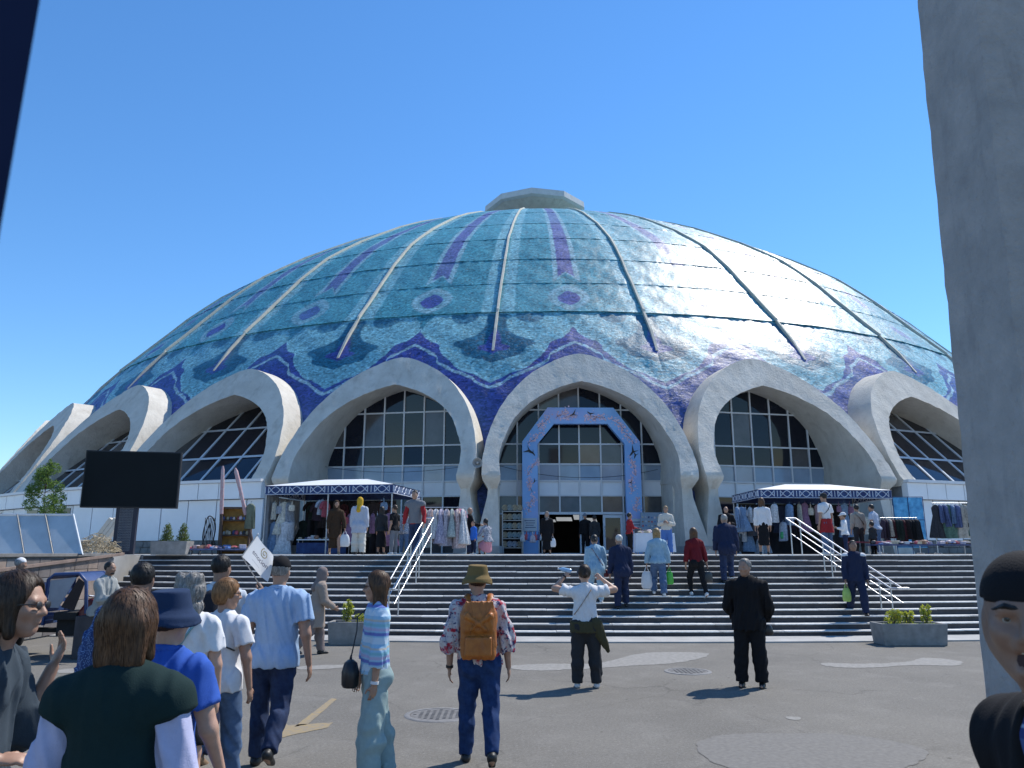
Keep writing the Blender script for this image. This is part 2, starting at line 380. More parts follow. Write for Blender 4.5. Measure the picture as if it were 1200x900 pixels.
blob([(388, 818.5), (395, 819.5), (361, 849), (345, 852)], 'painted_arrow', M_paint)
blob([(318, 851), (330, 845), (338, 850), (390, 847), (384, 853), (345, 861), (318, 868)], 'painted_arrow', M_paint)
def manhole(x, y, r, lab):
    b_ = (450 - y) / 900; sl_ = (math.sin(PITCH) + b_ * math.cos(PITCH)) / (math.cos(PITCH) - b_ * math.sin(PITCH)); d = -CAM_H / sl_
    X_ = (x - 600) / 900 * (d * math.cos(PITCH) - CAM_H * math.sin(PITCH))
    o = thing('manhole_cover', lab, 'manhole', (X_, d, 0))
    mb = MB(); mb.lathe([(r * 1.22, .0), (r * 1.2, .008), (r * 1.02, .010), (r * 1.02, .002)], n=36, close=False); mb.build('rim', mat('manhole_rim', (.20, .195, .19), .85, .25, 12, .3, 60), o)
    mb = MB(); mb.lathe([(0.001, .007), (r, .007), (r, .0)], n=36, close=False)
    for i in range(9):
        for j in range(9):
            q = (i - 4) * r * .21, (j - 4) * r * .21
            if math.hypot(*q) < r * .86: mb.box((q[0], q[1], .009), (r * .11, r * .11, .007))
    mb.build('cover', mat('cast_iron', (.14, .135, .13), .75, .3, 9), o)
manhole(515, 838, .33, 'round iron manhole cover in the asphalt beside the backpack woman')
manhole(806, 787, .30, 'worn round manhole cover in the asphalt near the man in black')

# ------------------------------------------------------------------ the domed market hall
hall = thing('domed_market_hall', 'huge blue mosaic domed market hall ringed by pointed concrete arches', 'building', (CX, CY, ZT))
def H_(o): return to_parent(o, hall)
PROF = [(42.8, ZTB), (42.2, 4.5), (41.3, 6.5), (40.2, 8.6), (39.1, 10.4), (38.8, 11.0), (36.85, 13.4), (34.85, 15.6), (32.95, 17.7), (30.70, 19.9), (27.5, 22.25), (23.2, 25.0), (21.2, 26.15), (17, 28.3), (12, 30.1), (6, 31.4), (4.2, 31.7)]
SEAMS = [13.4, 15.6, 17.7, 19.9, 22.3, 25.1]
STEP = {13.4: .085, 15.6: .03, 17.7: .045, 19.9: .04, 22.3: .035, 25.1: .03}
pz = np.array([p[1] for p in PROF]); pr = np.array([p[0] for p in PROF])
def prof_r(z):
    # smooth profile: local quadratic average of the polyline
    return float(np.mean([np.interp(z + d, pz, pr) for d in (-.7, -.35, 0, .35, .7)])) if z < 30 else float(np.interp(z, pz, pr))
def prof_off(z):
    for i, s in enumerate(SEAMS):
        t = SEAMS[i + 1] if i + 1 < len(SEAMS) else 31.7
        if s <= z < t: return STEP[s] * (1 - (z - s) / (t - s)) ** 1.5
    return 0.
# arch outlines in the front plane: half widths and heights
OUT = [(0, 10.37), (.5, 10.26), (1.1, 10.0), (1.73, 9.63), (2.3, 9.18), (2.85, 8.58), (3.38, 7.8), (3.76, 6.95), (4.01, 6.12), (4.14, 5.35), (4.16, 4.7)]
INN = [(0, 8.94), (.5, 8.80), (1.03, 8.60), (1.55, 8.34), (2.08, 8.00), (2.55, 7.57), (2.93, 7.06), (3.22, 6.45), (3.42, 5.92), (3.50, 5.4), (3.44, 4.7)]
def dense(pts, n=4):
    # Catmull-Rom
    P = [Vector((x, z, 0)) for x, z in pts]; o = []
    P = [Vector((-P[1].x, P[1].y, 0))] + P + [P[-1] * 2 - P[-2]]
    P[0] = P[1] * 2 - P[2]
    for i in range(1, len(P) - 2):
        for k in range(n):
            t = k / n; a, b, c, d = P[i - 1:i + 3]
            q = .5 * ((2 * b) + (c - a) * t + (2 * a - 5 * b + 4 * c - d) * t * t + (3 * b - a - 3 * c + d) * t ** 3); o.append((q.x, q.y))
    o.append(pts[-1]); return o
OUTd, INNd = dense(OUT), dense(INN)
def face_r(z): return 43.7 - (z - 4.65) / (10.3 - 4.65) * 3.35
def mid_w(z):
    """half width of the hole in the dome behind an arch"""
    zs = [(p[1] + q[1]) / 2 for p, q in zip(OUT, INN)][::-1]; us = [(p[0] * .5 + q[0] * .5) for p, q in zip(OUT, INN)][::-1]
    if z > zs[-1]: return -1
    return float(np.interp(z, zs, us))
ARCHES = range(-7, 6)
def dome_mesh():
    zl = list(np.arange(ZTB, 13.4, .17)); prev = 13.4
    for s, t in zip(SEAMS, SEAMS[1:] + [31.7]):
        m_ = max(4, int((t - s) / .2)); zl += [s, s + .02] + list(np.linspace(s, t, m_ + 1)[1:-1])
    zl = [ZTB] + [z for z in zl if z > ZTB] + [31.7]
    # a little above/below each seam, so that the upper band stands proud of the lower one
    zz = []
    for z in zl:
        if any(abs(z - s) < 1e-6 for s in SEAMS): zz.append((z, 0.)); zz.append((z + .015, prof_off(z + .015)))
        elif not any(0 < z - s < .021 for s in SEAMS): zz.append((z, prof_off(z)))
    V = []; F = []; UV = []; off = 0
    rn = np.random.default_rng(5)
    for gi in range(NB):
        i = gi - 16; vis = -9 <= i <= 8
        nu = 40 if vis else 8
        rows = zz if vis else zz[::4] + [zz[-1]]
        us = np.linspace(-1, 1, nu + 1); ac = PH + (i + .5) * DL
        for (z, o) in rows:
            r0 = prof_r(z) + o
            for u in us:
                e = 0 if abs(u) > .99 or not vis else rn.normal(0, .014) + .03 * math.sin(7.1 * u + z * 1.3 + i) * math.sin(2.3 * z + 3 * u)
                V.append(B(ac + u * DL / 2, r0 + e, z))
        for a in range(len(rows) - 1):
            z = (rows[a][0] + rows[a + 1][0]) / 2; hw = mid_w(z) if i in ARCHES else -1
            for b_ in range(nu):
                uc = (us[b_] + us[b_ + 1]) / 2
                if abs(uc) * DL / 2 * prof_r(z) < hw: continue
                q = off + a * (nu + 1) + b_
                F.append((q, q + 1, q + nu + 2, q + nu + 1))
                UV += [us[b_], rows[a][0], us[b_ + 1], rows[a][0], us[b_ + 1], rows[a + 1][0], us[b_], rows[a + 1][0]]
        off += len(rows) * (nu + 1)
    me = bpy.data.meshes.new('dome'); me.from_pydata(V, [], F); me.materials.append(M_dome)
    l = me.uv_layers.new(name='gore'); l.data.foreach_set('uv', UV)
    me.polygons.foreach_set('use_smooth', [True] * len(F))
    try: me.set_sharp_from_angle(angle=R_(35))
    except Exception: pass
    return H_(link_mesh('dome', me))
dome_mesh()
# ribs: plaster upstands over the valleys, broken where the bands meet
for i in range(-8, 9):
    a = PH + i * DL; zs = [10.95 + .12 * math.sin(i * 3)] + [12.2, 13.38, 13.5, 14.5, 15.6, 16.6, 17.7, 18.8, 19.9, 21, 22.3, 23.7, 25.1, 26.5, 28, 29.5, 31, 31.7]
    mb = MB(); rows = []
    for j, z in enumerate(zs):
        r = prof_r(z) + prof_off(z); wd = .056 * (1 - .3 * j / len(zs)); ht = .17 * (1 - .3 * j / len(zs)) if j else .05
        c = B(a, r, z); t = (B(a, prof_r(z + .2), z + .2) - B(a, prof_r(z - .2) if z > 11 else prof_r(z) , z - .2 if z > 11 else z)).normalized()
        side = Vector((math.cos(a), math.sin(a), 0)); nrm = side.cross(t).normalized()
        if nrm.z < 0: nrm = -nrm
        c = c + side * (rg.uniform(-.02, .02))
        rows.append([c - side * wd * K - nrm * .15, c - side * wd * K + nrm * ht, c + side * wd * K + nrm * ht, c + side * wd * K - nrm * .15])
    mb.grid(rows, smooth=False, closeu=True); mb.f.append((0, 1, 2, 3)); mb.sm.append(False)
    H_(mb.build('rib', M_rib, bevel=.0))
# flat ten-sided cap on a short drum
c0 = B(0, 0, 35.3); mb = MB(); a0 = R_(-90 - 5.5)
mb.lathe([(3.4 * K, BZ(31.2)), (3.6 * K, BZ(34.6)), (4.9 * K, BZ(35.28))], (CX, CY, 0), 10, a0=a0); mb.sm = [False] * len(mb.f)
cap = H_(mb.build('roof_cap_drum', M_arch))
mb = MB(); mb.lathe([(4.95 * K, BZ(35.27)), (5.25 * K, BZ(35.4)), (5.2 * K, BZ(36.0)), (4.2 * K, BZ(36.35)), (.5, BZ(36.5))], (CX, CY, 0), 10, a0=a0); mb.sm = [False] * len(mb.f)
H_(mb.build('roof_cap', mat('cap_plaster', (.60, .60, .58), .7, .1, 2)))

# arches
LEG_O = [(4.13, 4.55), (3.92, 4.22), (3.95, 3.9), (4.12, 3.2), (4.30, 2.45), (4.36, ZTB)]
LEG_I = [(3.45, 4.55), (3.54, 4.22), (3.54, 3.9), (3.50, 3.2), (3.48, 2.45), (3.46, ZTB)]
def leg_r(z): return np.interp(z, [ZTB, 2.45, 3.9, 4.22, 4.55, 4.7], [44.0, 43.75, 43.35, 43.3, 43.62, 43.67])
rarch = np.random.default_rng(11)
def build_arch(i):
    ac = PH + (i + .5) * DL; legs = i in (-1, 0, 1)
    o = OUTd[:]; n_ = INNd[:]
    if legs:
        o += LEG_O; n_ += LEG_I
    else:
        o += [(4.15, 4.45)]; n_ += [(3.36, 4.45)]
    # left half mirrored then right half, as rows across: outer front, inner front, inner back, outer back
    pts = [(-u, z, -v, zz_) for (u, z), (v, zz_) in zip(o[::-1], n_[::-1])][:-1] + [(u, z, v, zz_) for (u, z), (v, zz_) in zip(o, n_)]
    rows = []
    for (u, z, v, zi) in pts:
        fr = face_r(z) if z >= 4.65 else leg_r(z); fi = face_r(zi) if zi >= 4.65 else leg_r(zi)
        back_o = min(prof_r(z) - .5, 41.6) if z > 4.4 else 41.9
        back_i = (37.8 if not legs else 39.0) if zi > 4.6 else 41.9
        row = []
        m_ = 5
        for k in range(m_ + 1):      # front face with a slightly uneven trowelled surface
            t = k / m_; uu, zz_, rr = u + (v - u) * t, z + (zi - z) * t, fr + (fi - fr) * t
            row.append(BU(ac, uu + rarch.normal(0, .006), rr + rarch.normal(0, .010), zz_ + rarch.normal(0, .006)))
        for t in (.12, .5, 1.): row.append(BU(ac, v + rarch.normal(0, .004), fi + (back_i - fi) * t, zi + rarch.normal(0, .004)))
        for t in (1., .5, .12): row.append(BU(ac, u, fr + (back_o - fr) * t, z))
        rows.append(row)
    mb = MB(); mb.grid(rows, smooth=True, closeu=True); nr = len(rows[0])
    mb.f.append(tuple(range(nr))); mb.f.append(tuple((len(rows) - 1) * nr + k for k in range(nr))); mb.sm += [False, False]
    ob = H_(mb.build('arch', M_arch))
    return ac
for i in ARCHES: build_arch(i)
# stone blocks under the legs in front
for i in (0, 1):
    a = PH + i * DL
    mb = MB(); p = [BU(a, u, r, ZTB) for u, r in ((-.85, 42.2), (-.85, 44.15), (.85, 44.15), (.85, 42.2))]; mb.prism(p, (0, 0, .34)); H_(mb.build('leg_plinth', M_kerb, bevel=.02))

# glazing
def pane_box(mb, ac, u0, u1, z0, z1, ra, rb, th):
    """box between two heights on a plane running from radius ra (z0) to rb (z1), th deep"""
    P = [BU(ac, u, r, z) for (r, z) in ((ra, z0), (rb, z1)) for u in (u0, u1)] + [BU(ac, u, r - th, z) for (r, z) in ((ra, z0), (rb, z1)) for u in (u0, u1)]
    mb.add(P, [(0, 1, 3, 2), (4, 6, 7, 5), (0, 4, 5, 1), (2, 3, 7, 6), (0, 2, 6, 4), (1, 5, 7, 3)])
def in_arch(u, z): return z < 9.15 and abs(u) < np.interp(z, [p[1] for p in INN[::-1]], [p[0] for p in INN[::-1]]) + .35
def window(i, tilt, cols, zrows, kinds, ra, rb, zb, ztop, skip=lambda u, z: False):
    ac = PH + (i + .5) * DL; R = lambda z: ra + (rb - ra) * (z - zb) / (ztop - zb)
    fm = MB(); fw = .032 if not tilt else .05
    for u in cols:
        zt_ = min(ztop, float(np.interp(abs(u), [p[0] for p in INN[:-1]], [p[1] for p in INN[:-1]])) + .25) if abs(u) < 3.35 else 6.6
        zlo = zb
        if skip(u, zb + .1): zlo = 3.43
        if zt_ > zlo: pane_box(fm, ac, u - fw, u + fw, zlo, zt_, R(zlo) + .06, R(zt_) + .06, .14)
    for k, z in enumerate(zrows):
        hw = float(np.interp(z, [p[1] for p in INN[::-1]], [p[0] for p in INN[::-1]])) + .25 if z > 4.7 else 3.75
        pane_box(fm, ac, -hw, hw, z - fw, z + fw, R(z - fw) + .05, R(z + fw) + .05, .12)
    fo = H_(fm.build('window_frame', M_frame))
    for k in range(len(zrows) - 1):
        for c in range(len(cols) - 1):
            u0, u1, z0, z1 = cols[c], cols[c + 1], zrows[k], zrows[k + 1]; uc, zc = (u0 + u1) / 2, (z0 + z1) / 2
            if not (in_arch(u0, z0 + .05) or in_arch(u1, z0 + .05)) or skip(uc, zc): continue
            q = MB(); j = rg.uniform(-.03, .03)
            pane_box(q, ac, u0 + .012, u1 - .012, z0 + .01, z1 - .01, R(z0) - .01 + j, R(z1) - .01 - j, .03)
            kd = kinds[k]
            m_ = {'d': M_glass, 'p': M_glass2, 'w': M_white, 's': M_glass3}[kd]
            if kd == 'd' and rg.random() < .10: m_ = M_glass3
            p = q.build('white_panel' if kd == 'w' else 'pane', m_); p.parent = fo
            p.matrix_parent_inverse = Matrix.Identity(4)
    return fo
rows_f = [ZTB, 3.43, 4.2, 4.83, 5.55, 6.42, 7.93, 9.1]
door_skip = lambda u, z: z < 3.43 and -1.85 < u < 1.80
window(0, False, [-3.62, -2.72, -1.79, -.90, -.03, .90, 1.82, 2.70, 3.62], rows_f, 'sswpddd', 39.8, 39.8, ZTB, 9.1, door_skip)
window(-1, False, [-3.6, -2.75, -1.83, -.9, .02, .95, 1.88, 2.8, 3.6], rows_f, 'sdwpddd', 39.8, 39.8, ZTB, 9.1)
window(1, False, [-3.6, -2.75, -1.83, -.9, .02, .95, 1.88, 2.8, 3.6], rows_f, 'sdwpddd', 39.8, 39.8, ZTB, 9.1)
for i in (-5, -4, -3, -2, 2, 3, 4):
    window(i, True, [-3.6, -2.4, -1.2, 0, 1.2, 2.4, 3.6], [4.62, 5.95, 7.5, 9.05], 'ddd', 43.0, 38.6, 4.6, 9.05)

# side walls between arch legs and the set-back glazing
for i in (-1, 0, 1):
    ac = PH + (i + .5) * DL
    for sgn in (-1, 1):
        mb = MB(); p = [BU(ac, sgn * u, r, ZTB) for u, r in ((3.47, 39.6), (3.47, 42.0), (3.75, 42.0), (3.75, 39.6))]; mb.prism(p, (0, 0, BZ(5.2) - ZT)); H_(mb.build('jamb_wall', M_arch))
# white ground-floor wings left and right of the three open bays
M_joint = mat('joint_grey', (.16, .17, .18), .8, .2, 3)
M_stone = mat('grey_base_stone', (.17, .165, .16), .85, .3, 3, .3, 20)
def sector(a0, a1, r0, r1, z0, z1, n=24):
    mb = MB(); rows = []
    for k in range(n + 1):
        a = a0 + (a1 - a0) * k / n; rows.append([B(a, r1, z0), B(a, r1, z1), B(a, r0, z1), B(a, r0, z0)])
    mb.grid(rows, smooth=False, closeu=True); mb.f += [(0, 1, 2, 3), tuple(4 * n + k for k in range(4))]; mb.sm += [False, False]
    return mb
def wing(a0, a1, holes):
    core = H_(sector(a0, a1, 38.2, 43.72, ZTB, 4.58).build('wing_wall', M_joint))
    H_(sector(a0, a1, 38.0, 44.12, 4.585, 4.70).build('wing_roof', mat('roof_sheet', (.68, .69, .70), .5, .06, 2)))
    a = a0; w_ = 1.02 / 43.8
    while a < a1 - .002:
        b = min(a + w_, a1)
        p = sector(a + .0004, b - .0004, 43.6, 44.02 + rg.uniform(-.006, .006), 3.93, 4.575, 1).build('fascia_panel', M_white); p.parent = core; a = b
    a = a0; w_ = 1.45 / 43.8
    while a < a1 - .002:
        b = min(a + w_, a1); mid = (a + b) / 2
        hole = [h for h in holes if h[0] < mid < h[1]]
        if hole:
            fr = sector(a + .0006, b - .0006, 43.6, 43.84, 2.35, 3.9, 1).build('window_frame', M_frame); fr.parent = core
            p = sector(a + .004, b - .004, 43.62, 43.86, 2.42, 3.8, 1).build('pane', M_glass); p.parent = core
        else:
            p = sector(a + .0006, b - .0006, 43.6, 43.83 + rg.uniform(-.008, .008), 2.30, 3.90, 1).build('wall_panel', M_white); p.parent = core
        # coursed stones of the base
        for row in range(2):
            q = a + (w_ / 6 if row else 0)
            while q < b - .0005:
                e = min(q + w_ / 3 * rg.uniform(.85, 1.1), b)
                p = sector(q + .0002, e - .0002, 43.6, 43.87 + rg.uniform(0, .02), ZTB + .02 + row * .25, ZTB + .25 + row * .25, 1).build('base_stone', M_stone); p.parent = core; q = e
        a = b
wing(PH - 6 * DL, PH - DL - .004, [(-.62, -.54), (-.80, -.70)])
wing(PH + 2 * DL + .004, PH + 4 * DL, [(.385, .40)])

# ------------------------------------------------------------------ entrance: portal frame, door, interior
A0 = PH + .5 * DL
def portal_material():
    m, b = simple('printed_blossom_board'); mk, mth, curve, less, mix, L = node_kit(m)
    tc = mk('ShaderNodeTexCoord'); o = tc.outputs['Object']
    def noise(s, d=4): 
        q = mk('ShaderNodeTexNoise'); q.inputs['Scale'].default_value = s; q.inputs['Detail'].default_value = d; L.new(o, q.inputs['Vector']); return q.outputs['Fac']
    c = mix((.16, .36, .74), (.30, .54, .88), mth('MULTIPLY_ADD', noise(.8), 2, -.5, True))
    c = mix(c, (.46, .42, .76), mth('MULTIPLY_ADD', noise(.5, 2), 4., -2.1, True))
    L.new(c, b.inputs['Base Color']); b.inputs['Roughness'].default_value = .5
    return m
portal = thing('blossom_portal', 'light blue octagonal portal frame printed with pink blossom and swallows at the entrance', 'portal', (BU(A0, 0, 40.3, ZTB)))
po = [(-2.52, ZTB), (-2.52, 6.45), (-1.42, 7.93), (1.42, 7.93), (2.52, 6.45), (2.52, ZTB), (1.86, ZTB), (1.86, 6.35), (1.15, 7.22), (-1.15, 7.22), (-1.86, 6.35), (-1.86, ZTB)]
def P_(o): return to_parent(o, portal)
mb = MB(); er = BU(A0, 0, 1, 5) - BU(A0, 0, 0, 5)
F2 = [BU(A0, u, 40.42, z) for u, z in po]; n = len(po); Bk = [p - er * .3 for p in F2]
quads = [(0, 1, 10, 11), (1, 2, 9, 10), (2, 3, 8, 9), (3, 4, 7, 8), (4, 5, 6, 7)]
mb.add(F2 + Bk, [q for q in quads] + [tuple(n + k for k in q[::-1]) for q in quads] + [(i, (i + 1) % n, n + (i + 1) % n, n + i) for i in range(n)])
P_(mb.build('frame', portal_material(), bevel=.01))
M_pink = mat('blossom_pink', (.84, .58, .66), .6, .3, 9); M_twig = mat('twig_brown', (.09, .05, .06), .6)
def on_portal(u, z, e=.0): return BU(A0, u, 40.432 + e, z)
rb = random.Random(21)
def sprig(u, z, ang, ln):
    tw = MB(); bl = MB()
    p = Vector((u, z)); a = ang; pts = [on_portal(p.x, p.y)]
    for k in range(7):
        a += rb.uniform(-.25, .25); p = p + Vector((math.cos(a), math.sin(a))) * ln / 7; pts.append(on_portal(p.x, p.y))
        for _ in range(7):
            c = p + Vector((rb.gauss(0, .08), rb.gauss(0, .08))); r = rb.uniform(.015, .04)
            ring = [on_portal(c.x + r * (1 + .3 * math.cos(5 * t)) * math.cos(t), c.y + r * (1 + .3 * math.cos(5 * t)) * math.sin(t), .004) for t in [2 * math.pi * j / 10 for j in range(10)]]
            bl.add(ring, [tuple(range(10))])
    tw.tube(pts, [.011 - .001 * k for k in range(8)], 4); P_(tw.build('twig', M_twig)); P_(bl.build('blossom', M_pink))
for sgn in (-1, 1):
    sprig(sgn * 2.3, 6.5, math.pi / 2 - sgn * -.6 if sgn > 0 else math.pi / 2 - .6, 1.1) if False else None
    for (u, z, da, ln) in ((2.28, 6.35, .62, .9), (1.85, 7.0, .62, .75), (1.05, 7.5, 1.35, .6), (2.3, 5.0, .15, .8), (2.1, 4.3, -.1, .6), (2.25, 3.5, .1, .6), (.7, 7.5, 1.3, .5)):
        sprig(sgn * u, z, math.pi / 2 + sgn * da, ln)
def bird(u, z, s, rot):
    c, s_ = math.cos(rot), math.sin(rot); q = lambda x, y: on_portal(u + s * (x * c - y * s_), z + s * (x * s_ + y * c), .006)
    mb = MB(); mb.add([q(-.5, .05), q(0, .12), q(.55, .5), q(.15, -.02), q(.5, -.35), q(.05, -.08), q(-.35, -.05)], [(0, 1, 3, 5, 6), (1, 2, 3), (3, 4, 5)])
    P_(mb.build('swallow', M_black))
for a_ in ((-.32, 7.62, .36, .4), (.4, 7.66, .3, -.6), (-2.2, 6.05, .45, 2.6), (-2.05, 5.95, .3, 2.2), (2.2, 6.0, .45, .9), (2.3, 5.85, .3, 1.2), (-2.0, 4.75, .22, 1.), (2.05, 4.7, .22, .2)): bird(*a_)
# door frame and the one closed leaf
M_alu = mat('white_aluminium', (.55, .60, .66), .35, .05, 3)
mb = MB()
for u in (-1.83, -.02, .10, 1.82): pane_box(mb, A0, u - .05, u + .05, ZTB, 3.43, 39.92, 39.92, .2)
pane_box(mb, A0, -1.85, 1.85, 3.40, 3.50, 39.93, 39.93, .2); door = H_(mb.build('door_frame', M_alu))
mb = MB()
for (u0, u1, z0, z1) in ((.92, 1.02, ZTB + .02, 3.38), (1.66, 1.76, ZTB + .02, 3.38), (1.02, 1.66, 3.26, 3.38), (1.02, 1.66, ZTB + .02, ZTB + .16)): pane_box(mb, A0, u0, u1, z0, z1, 39.9, 39.9, .06)
leaf = mb.build('door_leaf', M_alu); leaf.parent = door
q = MB(); pane_box(q, A0, 1.02, 1.66, ZTB + .16, 3.26, 39.87, 39.87, .02); o = q.build('pane', M_glass); o.parent = leaf
q = MB(); q.tube([BU(A0, .98, 40.0, 2.45), BU(A0, .98, 40.05, 2.5), BU(A0, .98, 40.05, 2.85), BU(A0, .98, 40.0, 2.9)], .015, 6); o = q.build('handle', M_steel); o.parent = leaf
# dark hall inside: back wall, beams and a few glowing panels as bright patches
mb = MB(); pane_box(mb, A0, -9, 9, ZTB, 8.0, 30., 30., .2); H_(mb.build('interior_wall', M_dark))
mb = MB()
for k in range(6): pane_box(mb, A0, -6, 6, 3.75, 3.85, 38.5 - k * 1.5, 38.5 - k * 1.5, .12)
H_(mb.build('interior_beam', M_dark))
me_ = bpy.data.materials.new('lit_panel'); me_.use_nodes = True; bb = me_.node_tree.nodes['Principled BSDF']; bb.inputs['Emission Color'].default_value = (.9, .95, 1, 1); bb.inputs['Emission Strength'].default_value = .28; MATS['lit_panel'] = me_
for (u0, u1, z0, z1, r) in ((-.55, .25, 3.4, 3.62, 33), (.30, .75, 3.45, 3.72, 33.5), (1.0, 1.6, 3.35, 3.6, 32.5), (-.9, -.6, 3.35, 3.5, 33)):
    q = MB(); pane_box(q, A0, u0, u1, z0, z1, r, r - .6, .05); H_(q.build('bright_panel', me_))
# ------------------------------------------------------------------ side wall left of the steps, clad in stone slabs
M_slabs = [mat('slab_%d' % k, c, .8, .25, 4, .2, 30) for k, c in enumerate([(.16, .13, .115), (.19, .175, .16), (.12, .105, .10), (.22, .17, .14), (.15, .15, .155), (.20, .145, .12)])]
wall = thing('stone_clad_wall', 'low retaining wall clad in brown and grey stone slabs beside the steps', 'wall', (XL - .2, 16.6, 0))
def W_(o): return to_parent(o, wall)
WY0, WY1 = 12.3, 20.2
mb = MB(); mb.box((XL - .22, (WY0 + WY1) / 2, .86), (.36, WY1 - WY0, 1.72)); W_(mb.build('wall_core', M_joint))
rw = random.Random(4); y = WY0
while y < WY1 - .05:
    wd = min(rw.uniform(.42, .62), WY1 - y); z = .02
    while z < 1.66:
        ht = min(rw.choice([.42, .55, .7]), 1.69 - z)
        mb = MB(); mb.box((XL - .025 + rw.uniform(-.006, .006), y + wd / 2, z + ht / 2), (.05, wd - .012, ht - .012)); W_(mb.build('stone_slab', rw.choice(M_slabs), bevel=.006, seg=1)); z += ht
    y += wd
mb = MB(); mb.box((XL - .2, (WY0 + WY1) / 2, 1.755), (.50, WY1 - WY0 + .1, .07)); W_(mb.build('coping', M_stone, bevel=.01))
mb = MB(); mb.box((XL + .03, 17.0, 1.55), (.06, 7.2, .07), (R_(3.6), 0, 0)); W_(mb.build('sloping_band', M_slabs[5], bevel=.008))

# ------------------------------------------------------------------ near pillar on the right, dark post on the left
pil = thing('gate_pillar', 'tall rough pale stucco pillar tapering upward at the plaza edge', 'pillar', (4.2, 6.3, 0))
rp = np.random.default_rng(3); rows = []
for k in range(60):
    z = 10.5 * k / 59; x0 = 3.985 + .0276 * z; x1 = x0 + 1.15; y0, y1 = 6.0, 6.9; ring = []
    for (xa, ya, xb, yb) in ((x0, y0, x1, y0), (x1, y0, x1, y1), (x1, y1, x0, y1), (x0, y1, x0, y0)):
        for t in range(8): ring.append((xa + (xb - xa) * t / 8 - 4.2 + rp.normal(0, .004), ya + (yb - ya) * t / 8 - 6.3 + rp.normal(0, .005), z))
    rows.append(ring)
mb = MB(); mb.grid(rows, closeu=True); mb.f.append(tuple((59 * 32) + k for k in range(32))); mb.sm.append(False); mb.build('shaft', M_pillar, pil)
mb = MB(); mb.box((.40, 0, .06), (1.30, 1.0, .12)); mb.build('footing', M_kerb, pil, bevel=.02)
post = MB(); post.prism([(-.334, .42, 0), (-.415, .375, 0), (-.40, .51, 0)], (.045, 0, 2.6))  # three-sided section turned so the side in view stays out of the sun
tag(post.build('leaning_post', mat('navy_paint', (.010, .016, .045), .8, .2, 4, spec=.1)), 'dark navy painted post leaning close beside the viewpoint', 'post')

# ------------------------------------------------------------------ stair railings
def railing(x0, y0, x1, y1, sep, lab):
    o = thing('stair_railing', lab, 'railing', (x1, y1, 0)); A, Bv = Vector((x0, y0, ZT)), Vector((x1, y1, 0.13)); d = (Bv - A)
    sd = Vector((sep / 2, 0, 0)); up = Vector((0, 0, .88)); lo = Vector((0, 0, .55))
    def pt(t): return A + d * t - o.location
    for s in (-1, 1):
        ex = d.normalized(); ext = Vector((ex.x, ex.y, 0)) * .22
        MB().tube([pt(-.05) + up + s * sd, pt(0) + up + s * sd, pt(1) + up + s * sd, pt(1) + up + s * sd + ext], .020, 8).build('handrail', M_steel, o)
        MB().tube([pt(0) + lo + s * sd, pt(.5) + lo + s * sd, pt(1) + lo + s * sd], .012, 8).build('mid_rail', M_steel, o)
        for t in (0.0, .36, .44, .9):
            p = pt(t) + s * sd; MB().tube([p + Vector((0, 0, -.25)), p + up], .017, 8).build('post', M_steel, o)
    for t, e in ((-.05, 0), (1, .22)):
        ex = d.normalized(); p = pt(t) + up + Vector((ex.x, ex.y, 0)) * e; MB().tube([p - sd, p + sd], .024, 8).build('cross_bar', M_steel, o)
railing(-2.25, 20.75, -2.76, 17.95, .22, 'short double steel handrail on the steps by the man in red sleeves')
railing(7.62, 21.0, 8.85, 18.3, .26, 'double steel handrail on the steps beside the man in navy tracksuit')

# ------------------------------------------------------------------ foliage
def leaves(name, m, clumps, n, size, parent, seed=1, flat=.5):
    """many small leaf faces spread through ellipsoid clumps (centre, radii)"""
    r = np.random.default_rng(seed); V = []; F = []
    for c, rad in clumps:
        k = int(n * np.prod(rad) ** .5 / sum(np.prod(q[1]) ** .5 for q in clumps)) + 1
        for _ in range(k):
            d = r.normal(size=3); d /= np.linalg.norm(d); p = np.array(c) + d * np.array(rad) * r.uniform(.25, 1) ** .5
            a = r.normal(size=3); a /= np.linalg.norm(a); b = np.cross(a, r.normal(size=3)); b /= np.linalg.norm(b); s = size * r.uniform(.6, 1.3)
            q = len(V); V += [p - a * s, p + b * s * flat, p + a * s, p - b * s * flat]; F.append((q, q + 1, q + 2, q + 3))
    me = bpy.data.meshes.new(name); me.from_pydata([tuple(v) for v in V], [], F); me.materials.append(m); return link_mesh(name, me, parent)
def leaf_mat(name, c, c2):
    m, b = simple(name); mk, mth, curve, less, mix, L = node_kit(m)
    tc = mk('ShaderNodeTexCoord'); no = mk('ShaderNodeTexNoise'); no.inputs['Scale'].default_value = 9; L.new(tc.outputs['Object'], no.inputs['Vector'])
    L.new(mix(c, c2, mth('MULTIPLY_ADD', no.outputs['Fac'], 2, -.5, True)), b.inputs['Base Color']); b.inputs['Roughness'].default_value = .55
    t = mk('ShaderNodeBsdfTranslucent'); t.inputs[0].default_value = (c2[0] * 1.6, c2[1] * 1.6, c2[2], 1); ms = mk('ShaderNodeMixShader'); ms.inputs[0].default_value = .35
    L.new(b.outputs[0], ms.inputs[1]); L.new(t.outputs[0], ms.inputs[2]); L.new(ms.outputs[0], m.node_tree.nodes['Material Output'].inputs[0]); return m
M_leaf = leaf_mat('shrub_leaf', (.045, .10, .02), (.16, .24, .04)); M_leafy = leaf_mat('yellow_leaf', (.12, .17, .03), (.34, .36, .06)); M_conif = leaf_mat('conifer_leaf', (.04, .075, .015), (.11, .15, .025))
M_bark = mat('bark', (.12, .085, .06), .9, .3, 20)
M_soil = mat('soil', (.06, .045, .03), .95, .3, 20)
M_plantc = mat('planter_concrete', (.24, .235, .225), .85, .25, 5, .4, 30)
